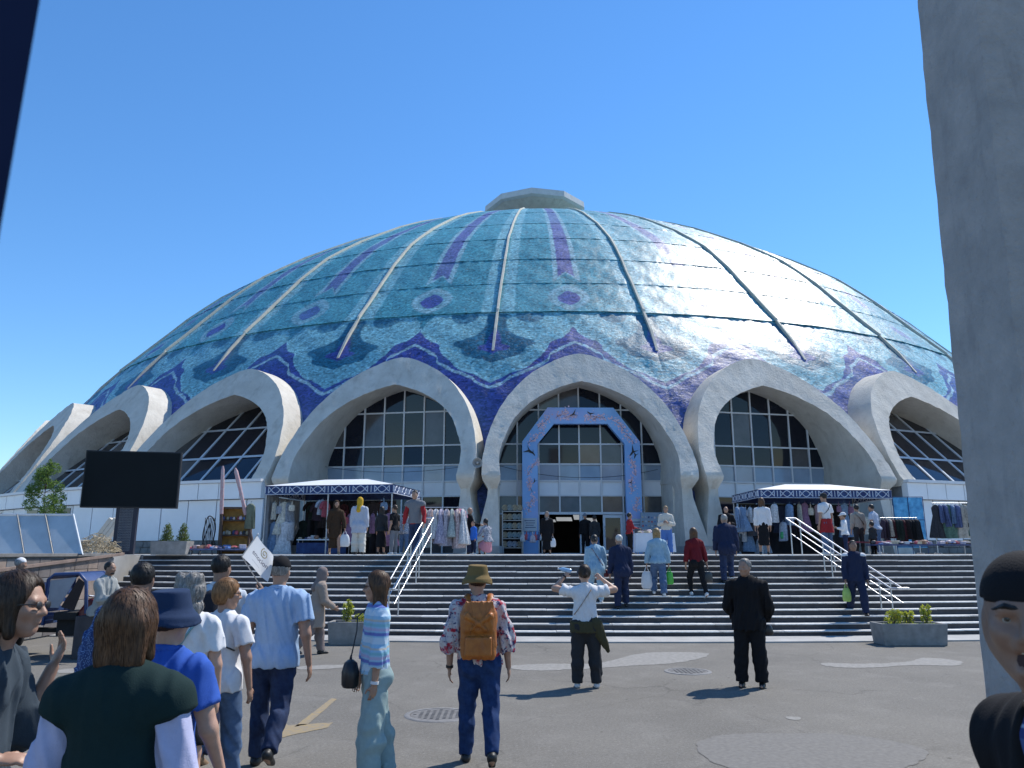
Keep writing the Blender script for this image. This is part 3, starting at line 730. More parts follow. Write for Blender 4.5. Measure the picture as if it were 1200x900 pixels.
def planter(x, y, z, w_, d_, h_, lab):
    o = thing('concrete_planter', lab, 'planter', (x, y, z)); mb = MB(); t = .06
    W2, D2 = w_ / 2, d_ / 2; i2, j2 = W2 - t, D2 - t; k = .94
    V = [(-W2 * k, -D2 * k, 0), (W2 * k, -D2 * k, 0), (W2 * k, D2 * k, 0), (-W2 * k, D2 * k, 0), (-W2, -D2, h_), (W2, -D2, h_), (W2, D2, h_), (-W2, D2, h_), (-i2, -j2, h_), (i2, -j2, h_), (i2, j2, h_), (-i2, j2, h_), (-i2, -j2, h_ - .1), (i2, -j2, h_ - .1), (i2, j2, h_ - .1), (-i2, j2, h_ - .1)]
    F = [(3, 2, 1, 0), (12, 13, 14, 15)] + [(a + i, a + (i + 1) % 4, a + 4 + (i + 1) % 4, a + 4 + i) for a in (0, 4, 8) for i in range(4)]
    mb.add(V, F).build('box', M_plantc, o, bevel=.012); MB().box((0, 0, h_ - .07), (i2 * 1.98, j2 * 1.98, .06)).build('soil', M_soil, o); return o
def bush(name, lab, x, y, z, h_, r, m, n, seed, size=.03, cone=False, group=None):
    o = thing(name, lab, 'shrub', (x, y, z), 0, group); rr = random.Random(seed); mb = MB(); cl = []
    for k in range(5):
        a = rr.uniform(0, 6.3); tip = (math.cos(a) * r * .6, math.sin(a) * r * .6, h_ * rr.uniform(.55, .95)); mb.tube([(0, 0, -.03), (tip[0] * .4, tip[1] * .4, tip[2] * .5), tip], [.012, .009, .004], 5)
        cl.append((tip, (r * .5, r * .5, h_ * .28)))
    if cone: cl = [((0, 0, h_ * q), (r * (1 - .75 * q), r * (1 - .75 * q), h_ * .22)) for q in (.15, .35, .55, .75, .88)]
    else: cl.append(((0, 0, h_ * .35), (r, r, h_ * .35)))
    mb.build('stem', M_bark, o); leaves('foliage', m, cl, n, size, o, seed)
pr_x = px(1066, 16.2, .3)
planter(pr_x, 16.25, 0, 1.32, .55, .42, 'grey concrete planter box with green shrubs at the foot of the steps')
bush('planter_shrub', 'low pale green shrub at the left end of a concrete planter', pr_x - .32, 16.2, .36, .28, .20, M_leafy, 420, 5)
bush('planter_shrub', 'small yellow green shrub in the middle of a concrete planter', pr_x + .03, 16.25, .36, .26, .11, M_leafy, 220, 6)
bush('planter_shrub', 'taller upright yellow green shrub at the right end of a concrete planter', pr_x + .36, 16.2, .36, .42, .11, M_leafy, 320, 7)
gc = thing('planter_ground_cover', 'green ground cover filling the concrete planter by the steps', 'ground cover', (pr_x, 16.25, .36)); leaves('foliage', M_leaf, [((x_, 0, .0), (.2, .2, .05)) for x_ in (-.45, -.2, .05, .3, .5)], 900, .022, gc, 3)
pl_x = px(416, 16.3, .3)
planter(pl_x, 16.4, 0, 1.05, .55, .44, 'grey concrete planter box with a yellow shrub behind the striped sweater woman')
bush('planter_shrub', 'upright yellow shrub in the planter behind the striped sweater woman', pl_x - .18, 16.35, .38, .42, .12, M_leafy, 420, 8)
bush('planter_shrub', 'low green shrub in the planter behind the striped sweater woman', pl_x + .2, 16.35, .38, .2, .2, M_leafy, 320, 9)
tx = px(201, 21.6)
planter(tx, 21.6, ZT, 1.0, .5, .36, 'pale planter box on the terrace with two small conifers')
for k in (-1, 1): bush('dwarf_conifer', 'small round conifer in the terrace planter', tx + k * .22 + .06, 21.6, ZT + .3, .52, .24, M_conif, 1100, 20 + k, .022, True, 'twin conifers in the terrace planter')
# young tree behind the slanted panels
ty = 23.5; tr = thing('young_tree', 'slender light green young tree behind the slanted panels', 'tree', (px(44, ty), ty, ZT)); rt = random.Random(9); mb = MB(); cl = []
mb.tube([(0, 0, -.05), (.02, .01, 1.2), (-.02, 0, 2.0), (.05, 0, 2.7)], [.04, .03, .02, .006], 8)
for k in range(16):
    z = .75 + 1.75 * k / 16; a = rt.uniform(0, 6.3); l = .62 * (1 - .78 * k / 16); tip = Vector((math.cos(a) * l, math.sin(a) * l, z + .22)); mb.tube([(0, 0, z), tip * .5 + Vector((0, 0, z * .5)), tip], [.012, .009, .004], 5); cl.append((tuple(tip * .85 + Vector((0, 0, z * .15))), (.24, .24, .20)))
mb.build('trunk', M_bark, tr); leaves('crown', leaf_mat('tree_leaf', (.035, .085, .02), (.11, .185, .045)), cl + [((.03, 0, 2.6), (.1, .1, .28))], 7000, .034, tr, 4, .42)
# slanted translucent panels on the side wall
sp = thing('slanted_panel_cover', 'slanted row of translucent white panels in a metal frame on the terrace wall', 'panel cover', (px(60, 18.4), 18.4, ZT))
M_poly = mat('polycarbonate', (.42, .47, .50), .3, .18, 1.1, spec=.6)
W0 = px(97, 18.4) - px(60, 18.4)
for k in range(5):
    u0 = W0 - .68 * (k + 1); lean = .55; mb = MB(); mb.prism([(u0 + .012, 0, .03), (u0 + .668, 0, .03), (u0 + .668 - .62, lean, .93), (u0 + .012 - .62, lean, .93)], (0, .02, .012)); mb.build('panel', M_poly, sp)
    MB().tube([(u0, -.01, 0), (u0 - .64, lean - .01, .96)], .018, 6).build('mullion', mat('dull_metal', (.20, .20, .20), .5, .2, 8, metal=.6), sp)
MB().tube([(W0, 0, 0), (W0 - .64, lean, .96)], .024, 6).build('edge_bar', M_frame, sp)
MB().tube([(W0 - 3.4, 0, .01), (W0, 0, .01)], .024, 6).build('edge_bar', MATS['dull_metal'], sp); MB().tube([(W0 - 4.04, lean, .96), (W0 - .64, lean, .96)], .022, 6).build('edge_bar', M_frame, sp)
MB().tube([(W0 - .7, lean + .02, .9), (W0 - .7, lean + .3, 0)], .02, 6).build('prop', MATS['dull_metal'], sp); MB().tube([(W0 - 3.3, lean + .02, .9), (W0 - 3.3, lean + .3, 0)], .02, 6).build('prop', MATS['dull_metal'], sp)
# heap of dry brushwood
hp = MB(); rh = random.Random(2); hx, hy = px(113, 21.5), 21.5
for k in range(420):
    a, r = rh.uniform(0, 6.3), rh.random() ** .6 * .62; z = (1 - (r / .66) ** 2) * .5 * rh.random(); q = rh.uniform(0, 6.3); e = rh.uniform(-.35, .5); l = rh.uniform(.05, .13); c = Vector((math.cos(a) * r, math.sin(a) * r, z + .06)); dv = Vector((math.cos(q), math.sin(q), e)) * l; hp.tube([c - dv, c + dv * .2 + Vector((0, 0, .03)), c + dv], .008, 3)
tag(hp.build('brushwood_heap', mat('dry_twigs', (.40, .33, .22), .9, .35, 9), loc=(hx, hy, ZT)), 'heap of dry pale twigs on the terrace beside the screen post', 'twig heap')
# big black screen on a lattice post
sc = thing('led_screen', 'large blank black advertising screen on a patterned post', 'screen', (px(145, 24.6), 24.6, ZT), R_(12))
mb = MB(); mb.box((.03, 0, 2.33), (2.84, .22, 1.80)); mb.build('cabinet', mat('screen_case', (.010, .011, .014), .55, .2, 4), sc, bevel=.015)
mb = MB(); mb.box((.03, -.113, 2.33), (2.76, .008, 1.72)); mb.build('display', mat('screen_face', (.006, .009, .011), .65, .15, 1, spec=.15), sc)
mb = MB(); mb.box((-.03, .05, .72), (.62, .22, 1.44)); mb.build('post', mat('screen_post', (.012, .014, .03), .5, .2, 4), sc, bevel=.01)
mb = MB()
for i in range(9):
    for j in range(27):
        c = (-.03 + (i - 4) * .045, -.066, .12 + j * .05)
        mb.tube([(c[0] - .018, c[1], c[2] - .02), (c[0], c[1], c[2] + .02), (c[0] + .018, c[1], c[2] - .02)], .006, 3)
lat = mb.build('lattice', mat('lattice_white', (.38, .40, .42), .5), sc)
# leaning concrete strut by the wing
mb = MB()
for k in (-1, 0, 1): mb.box((k * .17, 0, .55), (.13, .3, 1.9), (0, R_(33), 0))
o = mb.build('concrete_strut', M_arch, loc=(px(116, 28), 28, ZT - .1)); tag(o, 'leaning fluted concrete strut against the white wing behind the screen post', 'strut')

# ------------------------------------------------------------------ market canopies
def tile_lines(P0, P1, top, bot, n):
    """white girih-like lines over a valance between two corners"""
    mb = MB(); d = (P1 - P0); nrm = Vector((d.y, -d.x, 0)).normalized() * -.012
    if nrm.y > 0: nrm = -nrm
    q = lambda t, z: P0 + d * t + Vector((0, 0, bot + (top - bot) * z)) + nrm
    for k in range(n):
        a = lambda t: (k + t) / n
        for pts in ([(0, .05), (0, .95)], [(.16, .05), (.16, .95)], [(.16, .1), (.38, .8), (.5, 1.)], [(.16, .95), (.38, .2), (.5, 0)], [(.5, .0), (.62, .2), (.84, .95)], [(.5, 1.), (.62, .8), (.84, .1)], [(.84, .05), (.84, .95)]):
            for (t0, z0), (t1, z1) in zip(pts, pts[1:]): mb.tube([q(a(t0), z0), q(a(t1), z1)], .016, 4)
    return mb
M_valance = mat('navy_valance', (.022, .035, .17), .7, .5, 4, hue2=(.03, .075, .20)); M_canw = mat('white_tarpaulin', (.66, .68, .70), .6, .06, 2, .15, 6); M_lines = mat('valance_lines', (.55, .60, .68), .6)
M_post = mat('grey_tube', (.42, .42, .43), .4, .1, 6, metal=.5)
def canopy(FL, FR, BR, lab, hb=2.18, hv=.34, peak=.36):
    FL, FR, BR = [Vector((*p, ZT)) for p in (FL, FR, BR)]; BL = FL + BR - FR; c = (FL + FR + BR + BL) / 4
    o = thing('market_canopy', lab, 'canopy', c); L4 = [p - c for p in (FL, FR, BR, BL)]; up = Vector((0, 0, 1))
    mb = MB(); e = [p * 1.01 + up * (hb + hv) for p in L4]; rA = (L4[0] + L4[3]) / 2 * .35 + up * (hb + hv + peak); rB = (L4[1] + L4[2]) / 2 * .35 + up * (hb + hv + peak)
    mb.add(e + [rA, rB], [(0, 1, 5, 4), (2, 3, 4, 5), (1, 2, 5), (3, 0, 4)])
    mb.add([p - up * .012 for p in e] + [rA - up * .02, rB - up * .02], [(4, 5, 1, 0), (5, 4, 3, 2), (5, 2, 1), (4, 0, 3)]); mb.build('roof', M_canw, o)
    for i in range(4):
        p, q = L4[i], L4[(i + 1) % 4]; mb = MB(); n = (q - p).cross(up).normalized() * .01
        mb.prism([p + up * hb, q + up * hb, q + up * (hb + hv), p + up * (hb + hv)], n); v = mb.build('valance', M_valance, o)
        if i in (0, 1, 3):
            rep = max(3, round((q - p).length / .78)); t = tile_lines(p if i != 3 else q, q if i != 3 else p, hb + hv - .03, hb + .05, rep); ob = t.build('ornament', M_lines); ob.parent = v
            m2 = MB(); m2.tube([p + up * (hb + .02), q + up * (hb + .02)], .022, 4); ob = m2.build('trim', M_lines); ob.parent = v
    for p in L4 + [(L4[0] + L4[1]) / 2]: MB().tube([p * .985, p * .985 + up * (hb + hv)], .028, 8).build('pole', M_post, o)
    return o, c, L4
FL1, FR1, BR1 = (px(304, 29), 29.2), (px(457, 28.2), 28.4), (px(490, 31.5), 31.6)
canopy(FL1, FR1, BR1, 'white market canopy with blue patterned valance in front of the bay left of the entrance')
FL2, FR2, BL2 = (px(893, 30.8), 30.8), (px(1052, 31.2), 31.2), (px(862, 34.2), 34.2)
canopy(FL2, FR2, (FR2[0] + BL2[0] - FL2[0], FR2[1] + BL2[1] - FL2[1]), 'white market canopy with blue patterned valance in front of the bay right of the entrance')

# ------------------------------------------------------------------ goods
PAL = [(.55, .55, .56), (.10, .13, .25), (.30, .06, .08), (.45, .40, .33), (.05, .05, .06), (.16, .24, .36), (.5, .35, .38), (.09, .16, .12), (.6, .58, .5), (.22, .12, .2), (.03, .03, .035), (.32, .36, .42)]
M_cl = [mat('cloth_%d' % k, c, .9, .35, 14, .3, 40) for k, c in enumerate(PAL)]
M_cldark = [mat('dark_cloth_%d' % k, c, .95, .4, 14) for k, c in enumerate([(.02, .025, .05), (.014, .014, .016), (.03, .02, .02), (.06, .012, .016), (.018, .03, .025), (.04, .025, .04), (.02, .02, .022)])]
GARM = {}
def garment_mesh(kind, var):
    key = (kind, var)
    if key in GARM: return GARM[key]
    r = random.Random(var * 7 + len(kind)); prof = {'shirt': [(0, .05, .03), (-.04, .13, .05), (-.09, .21, .06), (-.3, .20, .07), (-.62, .22, .08), (-.66, .21, .08)],
        'dress': [(0, .05, .03), (-.05, .14, .05), (-.12, .20, .07), (-.40, .15, .08), (-.8, .27, .14), (-1.18, .36, .2), (-1.2, .35, .19)],
        'jacket': [(0, .04, .05), (-.04, .07, .16), (-.10, .08, .23), (-.4, .09, .22), (-.75, .10, .24), (-.78, .09, .23)],
        'bag': [(0, .02, .02), (-.14, .03, .02), (-.16, .12, .06), (-.3, .15, .08), (-.42, .13, .07), (-.44, .1, .05)]}[kind]
    rows = []; ph = r.uniform(0, 6); n = 26
    for z, w_, d_ in prof: rows.append([(w_ * math.cos(t) * (1 + .07 * math.sin(7 * t + ph)), d_ * math.sin(t) * (1 + .22 * math.sin(9 * t + ph + 2 * z) * min(1, -z * 3)), z) for t in [2 * math.pi * k / n for k in range(n)]])
    mb = MB(); mb.grid(rows, closeu=True); mb.f.append(tuple(range(n))); mb.f.append(tuple((len(prof) - 1) * n + k for k in range(n))); mb.sm += [True, True]
    if kind == 'shirt':
        for s in (-1, 1): mb.tube([(s * .15, 0, -.07), (s * .26, .01, -.2), (s * .30, .02, -.36)], [.06, .07, .06], 8)
    mb.tube([(0, 0, -.01), (0, 0, .05), (.02, 0, .075), (.03, 0, .06)], .006, 5)
    GARM[key] = mb; return mb
GME = {}
CN = dict(zip([m_.name for m_ in M_cl], ['light grey', 'navy', 'maroon', 'sand coloured', 'black', 'steel blue', 'rose', 'bottle green', 'cream', 'plum', 'jet black', 'blue grey'])); CN.update(zip([m_.name for m_ in M_cldark], ['midnight blue', 'black', 'dark brown', 'dark red', 'dark green', 'dark plum', 'charcoal']))
def hang(kind, p, m, rz, lab, cat, group):
    if group:
        c_ = CN.get(m.name) or {'dress_0': 'lilac grey', 'dress_1': 'sea green', 'dress_2': 'rose', 'dress_3': 'off white', 'dress_4': 'violet'}.get(m.name) or {'ware_0': 'white', 'ware_1': 'navy', 'ware_2': 'red', 'ware_4': 'blue', 'ware_5': 'pink'}.get(m.name, '')
        for w_ in ('dark ', 'pale ', 'patterned '): lab = lab.replace(w_ + 'garment', 'garment').replace(w_ + 'jacket', 'jacket')
        lab = (c_ + ' ' + lab).strip()
    var = rg.randrange(3); k = (kind, var, m.name)
    if k not in GME:
        o = garment_mesh(kind, var).build({'shirt': 'hanging_shirt', 'dress': 'hanging_dress', 'jacket': 'hanging_jacket', 'bag': 'hanging_bag'}[kind], m); GME[k] = o.data
    else: o = link_mesh({'shirt': 'hanging_shirt', 'dress': 'hanging_dress', 'jacket': 'hanging_jacket', 'bag': 'hanging_bag'}[kind], GME[k])
    o.location = p; o.rotation_euler = (rg.uniform(-.06, .06), rg.uniform(-.08, .08), rz); q_ = rg.uniform(.8, 1.12); o.scale = (q_ * rg.uniform(.85, 1.1), q_, q_ * rg.uniform(.9, 1.1)); tag(o, lab, cat, group); return o
def rack(x, y, w_, h_, lab, rz=0.):
    o = thing('clothes_rack', lab, 'rack', (x, y, ZT), rz)
    MB().tube([(-w_ / 2, 0, h_), (w_ / 2, 0, h_)], .016, 8).build('rail', M_steel, o)
    for s in (-1, 1):
        MB().tube([(s * w_ / 2, 0, 0.03), (s * w_ / 2, 0, h_)], .016, 8).build('upright', M_steel, o); MB().tube([(s * w_ / 2, -.25, .03), (s * w_ / 2, .25, .03)], .018, 8).build('foot', M_steel, o)
    return o
def table(x, y, w_, d_, h_, m, lab, cat='table', rz=0, skirt=True):
    o = thing('market_table', lab, cat, (x, y, ZT), rz); MB().box((0, 0, h_ - .02), (w_, d_, .04)).build('table_top', m, o, bevel=.008)
    for sx in (-1, 1):
        for sy in (-1, 1): MB().tube([(sx * (w_ / 2 - .06), sy * (d_ / 2 - .06), 0), (sx * (w_ / 2 - .06), sy * (d_ / 2 - .06), h_ - .04)], .02, 6).build('leg', M_post, o)
    return o
def cloth_over(x, y, w_, d_, h_, drop, m, lab, rz=0):
    n = 60; rows = []
    for lev in range(5):
        t = lev / 4; z = h_ + .012 - drop * t; ring = []
        for k in range(n):
            a = 2 * math.pi * k / n; c_, s_ = math.cos(a), math.sin(a); q = max(abs(c_) / (w_ / 2 + .012), abs(s_) / (d_ / 2 + .012)); f = 1 / q * (1 + t * (.03 + .03 * math.sin(k * 1.7) ))
            ring.append((c_ * f, s_ * f, z))
        rows.append(ring)
    mb = MB(); mb.grid(rows, closeu=True); mb.f.append(tuple(range(n))); mb.sm.append(False)
    o = mb.build('table_cloth', m, loc=(x, y, ZT), rz=rz); return tag(o, lab, 'cloth')
def pile(x, y, z, w_, d_, n, lab, group, mats, seed, size=.10):
    r = random.Random(seed)
    for k in range(n):
        s = size * r.uniform(.7, 1.4); p = (x + r.uniform(-w_, w_) / 2, y + r.uniform(-d_, d_) / 2, z); h_ = s * r.uniform(.3, .9); mb = MB()
        if r.random() < .5: mb.box((0, 0, h_ / 2), (s * 1.4, s, h_)); mb = mb.build('folded_ware', r.choice(mats), bevel=.018)
        else: mb.lathe([(s * .3, 0), (s * .55, h_ * .35), (s * .5, h_ * .8), (s * .25, h_)], n=9, sx=r.uniform(.8, 1.3)); mb = mb.build('small_ware', r.choice(mats))
        mb.location = p; mb.rotation_euler = (0, 0, r.uniform(0, 3)); tag(mb, lab, 'ware', group)
M_colw = [mat('ware_%d' % k, c, .6, .3, 12) for k, c in enumerate([(.62, .62, .62), (.08, .09, .2), (.5, .1, .12), (.5, .42, .3), (.10, .2, .45), (.6, .5, .52), (.05, .05, .06), (.3, .16, .1)])]
M_backd = mat('dark_cloth_backdrop', (.018, .02, .028), .95, .3, 3)  # near-black sheet added to paint the shade at the back of the stalls
def backdrop(P, Q, h_, lab, m=None, z0=0.):
    P, Q = Vector((*P, ZT)), Vector((*Q, ZT)); d = Q - P; n = 40; rows = []; nr = Vector((-d.y, d.x, 0)).normalized()
    for th in (0, .02):
        for z in (z0, h_):
            rows.append([P + d * k / n + nr * (.05 * math.sin(k * 1.9) * (1 - .4 * z / h_) + th) + Vector((0, 0, z)) for k in range(n + 1)])
    mb = MB(); rows = [rows[0], rows[1], rows[3], rows[2], rows[0]]; mb.grid(rows); o = mb.build('stall_backdrop', m or M_backd); return tag(o, lab, 'backdrop')
V2 = lambda a, b, t: (a[0] + (b[0] - a[0]) * t, a[1] + (b[1] - a[1]) * t)
BL1 = (FL1[0] + BR1[0] - FR1[0], FL1[1] + BR1[1] - FR1[1]); BR2 = (FR2[0] + BL2[0] - FL2[0], FR2[1] + BL2[1] - FL2[1])
backdrop(V2(BL1, BR1, .02), V2(BL1, BR1, .80), 2.15, 'dark sheet standing for shade at the back under the canopy left of the entrance')
backdrop(V2(BL2, BR2, .05), V2(BL2, BR2, .97), 2.15, 'dark sheet standing for shade at the back under the canopy right of the entrance')
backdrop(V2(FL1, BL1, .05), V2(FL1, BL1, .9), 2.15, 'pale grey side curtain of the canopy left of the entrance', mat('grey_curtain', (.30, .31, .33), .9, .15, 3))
for k in range(10):   # things hung along the front-left of the left canopy
    p = V2(FL1, FR1, .06 + .035 * (k % 5)); hang(['jacket', 'bag', 'dress'][k % 3], (p[0], p[1] + .35 + .08 * (k % 4), ZT + (1.95 if k < 5 else 1.2)), rg.choice([M_cl[0], M_cl[11], M_cl[5], M_cl[8]]), rg.uniform(-.4, .4), 'pale garment hung up at the end of the stall under the left canopy', 'garment', 'pale garments at the end of the left stall')
for k in range(16):
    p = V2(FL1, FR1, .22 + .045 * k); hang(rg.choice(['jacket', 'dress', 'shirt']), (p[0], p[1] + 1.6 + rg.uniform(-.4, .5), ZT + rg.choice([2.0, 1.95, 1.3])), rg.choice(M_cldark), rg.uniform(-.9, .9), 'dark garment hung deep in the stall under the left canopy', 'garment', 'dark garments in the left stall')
p = V2(FL1, FR1, .45); hang('shirt', (p[0], p[1] + .2, ZT + 2.0), M_cl[11], .9, 'grey and red garment hung on the middle pole of the left canopy', 'garment', None)
hang('shirt', (p[0] + .12, p[1] + .15, ZT + 1.95), M_cl[2], 1.2, 'dark red garment hung beside the middle pole of the left canopy', 'garment', None)
p = V2(FL1, FR1, .42); table(p[0] + .1, p[1] + .9, 1.9, .7, .55, M_white, 'low white topped table under the canopy left of the entrance')
MBk = MB(); MBk.box((0, 0, .22), (1.86, .02, .40)); tag(MBk.build('table_skirt', M_valance, loc=(p[0] + .1, p[1] + .53, ZT)), 'dark blue skirt on the low table under the left canopy', 'cloth')
pile(V2(FL1, FR1, .44)[0], V2(FL1, FR1, .44)[1] + .9, ZT + .55, 1.7, .5, 26, 'small coloured item on the low white topped table', 'goods on the low white topped table', M_colw, 31, .14)
for k in range(9):
    p = V2(FL1, FR1, .62 + .042 * k); hang(rg.choice(['bag', 'dress', 'jacket']), (p[0], p[1] + .45 + .1 * (k % 3), ZT + rg.choice([2.05, 1.5])), rg.choice([M_cl[2], M_cl[5], M_cl[6], M_cl[8], M_cl[9], M_cl[11]]), rg.uniform(-.7, .7), 'garment hung near the right end of the left canopy', 'garment', 'garments near the right end of the left canopy')
# dress rack beside the canopy
dx, dy = px(517, 27.5), 27.5; rack(dx, dy, 1.75, 1.62, 'steel clothes rack with long patterned dresses by the man in red sleeves')
M_dr = [mat('dress_%d' % k, c, .9, .5, 18, hue2=c2) for k, (c, c2) in enumerate([((.32, .30, .38), (.6, .55, .6)), ((.30, .38, .36), (.5, .55, .52)), ((.5, .3, .32), (.65, .55, .52)), ((.55, .55, .57), (.7, .7, .7)), ((.25, .25, .4), (.55, .5, .6))])]
for k in range(9): hang('dress', (dx - .78 + .19 * k, dy, ZT + 1.57), M_dr[k % 5], rg.uniform(.9, 1.4), 'long patterned dress on the rack by the man in red sleeves', 'dress', 'dresses on the rack by the handrail')
hang('shirt', (px(538, 28), 28, ZT + 1.6), mat('pink_cloth', (.6, .22, .3), .9, .2, 8), .5, 'pink blouse hung at the end of the dress rack', 'garment', None)
# shelf of plates inside the entrance bay
def shelf(u0, u1, lab):
    c = BU(A0, (u0 + u1) / 2, 41.0, ZTB); o = thing('plate_shelf', lab, 'shelf', c, A0); wd = (u1 - u0) * K
    for s in (-1, 1): MB().box((s * wd / 2, 0, 1.0), (.05, .3, 2.0)).build('side_panel', M_post, o)
    for k in range(5): MB().box((0, 0, .28 + .42 * k), (wd, .3, .03)).build('shelf_board', M_post, o)
    MB().box((0, .16, 1.0), (wd, .02, 2.0)).build('back_panel', M_dark, o)
    M_pl = [mat('plate_%d' % k, c_, .3, .6, 16, hue2=c2) for k, (c_, c2) in enumerate([((.10, .16, .35), (.6, .6, .6)), ((.35, .15, .08), (.6, .5, .3)), ((.06, .2, .22), (.5, .5, .45))])]
    R3 = Matrix.Rotation(A0, 3, 'Z')
    for k in range(5):
        nn = 4
        for j in range(nn):
            q = MB(); q.lathe([(.001, .01), (.09, .012), (.145, .035), (.15, .03), (.09, 0), (.001, 0)], n=16, axis=(0, -1, .3)); ob = q.build('decorated_plate', rg.choice(M_pl)); ob.rotation_euler = (0, 0, A0)
            ob.location = c + R3 @ Vector((-wd / 2 + wd * (j + .5) / nn, -.02, .30 + .42 * k + .15)); tag(ob, 'round decorated plate on the shelf left of the entrance', 'plate', 'plates on the shelf left of the entrance')
shelf(-3.35, -2.0 - .55, 'tall shelf of decorated plates left of the entrance portal')
# board of small souvenirs right of the portal
c = BU(A0, 3.0, 40.9, ZTB); o = thing('souvenir_board', 'pale blue board covered with rows of small souvenirs right of the portal', 'display board', c, A0)
MB().box((0, 0, 1.25), (1.5, .05, 1.35)).build('board', mat('board_blue', (.28, .36, .46), .6, .1, 3), o, bevel=.008)
for s in (-1, 1): MB().box((s * .68, .04, .6), (.05, .05, 1.2)).build('leg', M_post, o)
for k in range(60):
    q = MB(); q.box((-.66 + .145 * (k % 10), -.035, .70 + .20 * (k // 10) + rg.uniform(-.03, .03)), (.07, .02, rg.uniform(.05, .10)), (0, rg.uniform(-.3, .3), 0)); q.build('souvenir', rg.choice(M_colw), o)
sgn_m = mat('sign_white', (.5, .55, .6), .5, .05, 3)
for (u, z, w_, h_, lab) in ((-2.2, 2.95, .68, .62, 'pale blue notice board on the left leg of the portal'), (2.2, 2.85, .62, .8, 'pale blue notice board on the right leg of the portal')):
    o = thing('notice_board', lab, 'notice', BU(A0, u, 40.5, z), A0); MB().box((0, 0, 0), (w_, .04, h_)).build('board', sgn_m, o, bevel=.005)
    for k in range(4): MB().box((-.02 + .03 * (k % 2), -.023, h_ * .3 - k * h_ * .17), (w_ * (.75 - .1 * (k % 3)), .006, h_ * .05)).build('text_line', M_valance, o)
# cloth stall left of the door, tables right of it
c = BU(A0, -2.15, 41.6, ZTB); o = table(c.x, c.y, 1.0, .5, .85, M_cl[0], 'small stand draped with colourful scarves left of the entrance door')
for k in range(7):
    hang('bag', (c.x - .42 + .14 * k, c.y - .27, ZT + 1.0), M_colw[[0, 2, 4, 5, 2, 1, 0][k]], 0, 'small colourful scarf hung on the stand left of the entrance door', 'scarf', 'scarves on the stand by the door')
t2 = (px(767, 30.5), 30.5); table(*t2, 1.45, .7, .78, M_white, 'table under a white cloth right of the entrance'); cloth_over(*t2, 1.45, .7, .785, .72, mat('white_cloth', (.62, .66, .72), .9, .06, 4, .2, 12), 'white cloth over the table right of the entrance')
pile(t2[0], t2[1], ZT + .80, 1.2, .5, 14, 'small craft item on the white cloth table right of the entrance', 'crafts on the white cloth table', M_colw, 5, .16)
# right stall
for k in range(14):
    p = V2(FL2, FR2, -.14 + .035 * (k % 7)); hang(['jacket', 'dress', 'bag'][k % 3], (p[0], p[1] + .4 + .05 * k, ZT + (1.85 if k < 7 else 1.25)), rg.choice([M_cl[0], M_cl[5], M_cl[11], M_cl[4]]), rg.uniform(-.5, .5), 'patterned garment hung left of the canopy right of the entrance', 'garment', 'garments left of the right canopy')
for k in range(22):
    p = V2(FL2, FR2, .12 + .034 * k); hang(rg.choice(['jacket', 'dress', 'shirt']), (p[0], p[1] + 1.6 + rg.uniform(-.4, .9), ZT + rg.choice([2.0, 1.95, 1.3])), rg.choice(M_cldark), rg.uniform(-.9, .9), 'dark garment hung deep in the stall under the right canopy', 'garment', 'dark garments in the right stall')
p = V2(FL2, FR2, .16); hang('bag', (p[0], p[1] - .1, ZT + 1.0), mat('green_bag', (.03, .28, .10), .5, .3, 9), .3, 'green bag hung at the front of the right canopy', 'bag', None)
for k in range(3): hang('jacket', (p[0] - .25 + .3 * k, p[1], ZT + 1.95 - .7 * (k % 2)), M_cl[[0, 11, 5][k]], .2, 'pale garment hung at the front pole of the right canopy', 'garment', 'pale garments at the front pole of the right canopy')
for k in range(12):
    p = V2(FL2, FR2, .34 + .05 * k); hang(rg.choice(['bag', 'dress', 'jacket']), (p[0], p[1] + .6 + .1 * (k % 3), ZT + rg.choice([2.05, 2.0, 1.5])), rg.choice([M_cl[2], M_cl[5], M_cl[6], M_cl[8], M_cl[9], M_cl[3]]), rg.uniform(-.7, .7), 'garment hung along the front of the right canopy', 'garment', 'garments along the front of the right canopy')
rx, ry = px(1057, 28.5), 28.5; rack(rx, ry, 1.35, 1.3, 'low steel rack of dark jackets beside the blue sheet')
for k in range(11): hang('jacket', (rx - .6 + .12 * k, ry, ZT + 1.25), rg.choice(M_cldark + [M_cl[3]]), rg.uniform(-.15, .15), 'dark jacket on the low rack beside the blue sheet', 'jacket', 'jackets on the low rack')
rx2, ry2 = px(1124, 28), 28.; rack(rx2, ry2, 1.5, 1.8, 'tall steel rack of trousers and jackets by the gate pillar')
for k in range(10): hang('jacket' if k % 3 else 'dress', (rx2 - .65 + .145 * k, ry2, ZT + 1.74), rg.choice([M_cl[1], M_cl[10], M_cl[3], M_cl[5], M_cl[0], M_cl[7]]), rg.uniform(-.2, .2), 'garment on the tall rack by the gate pillar', 'garment', 'garments on the tall rack')
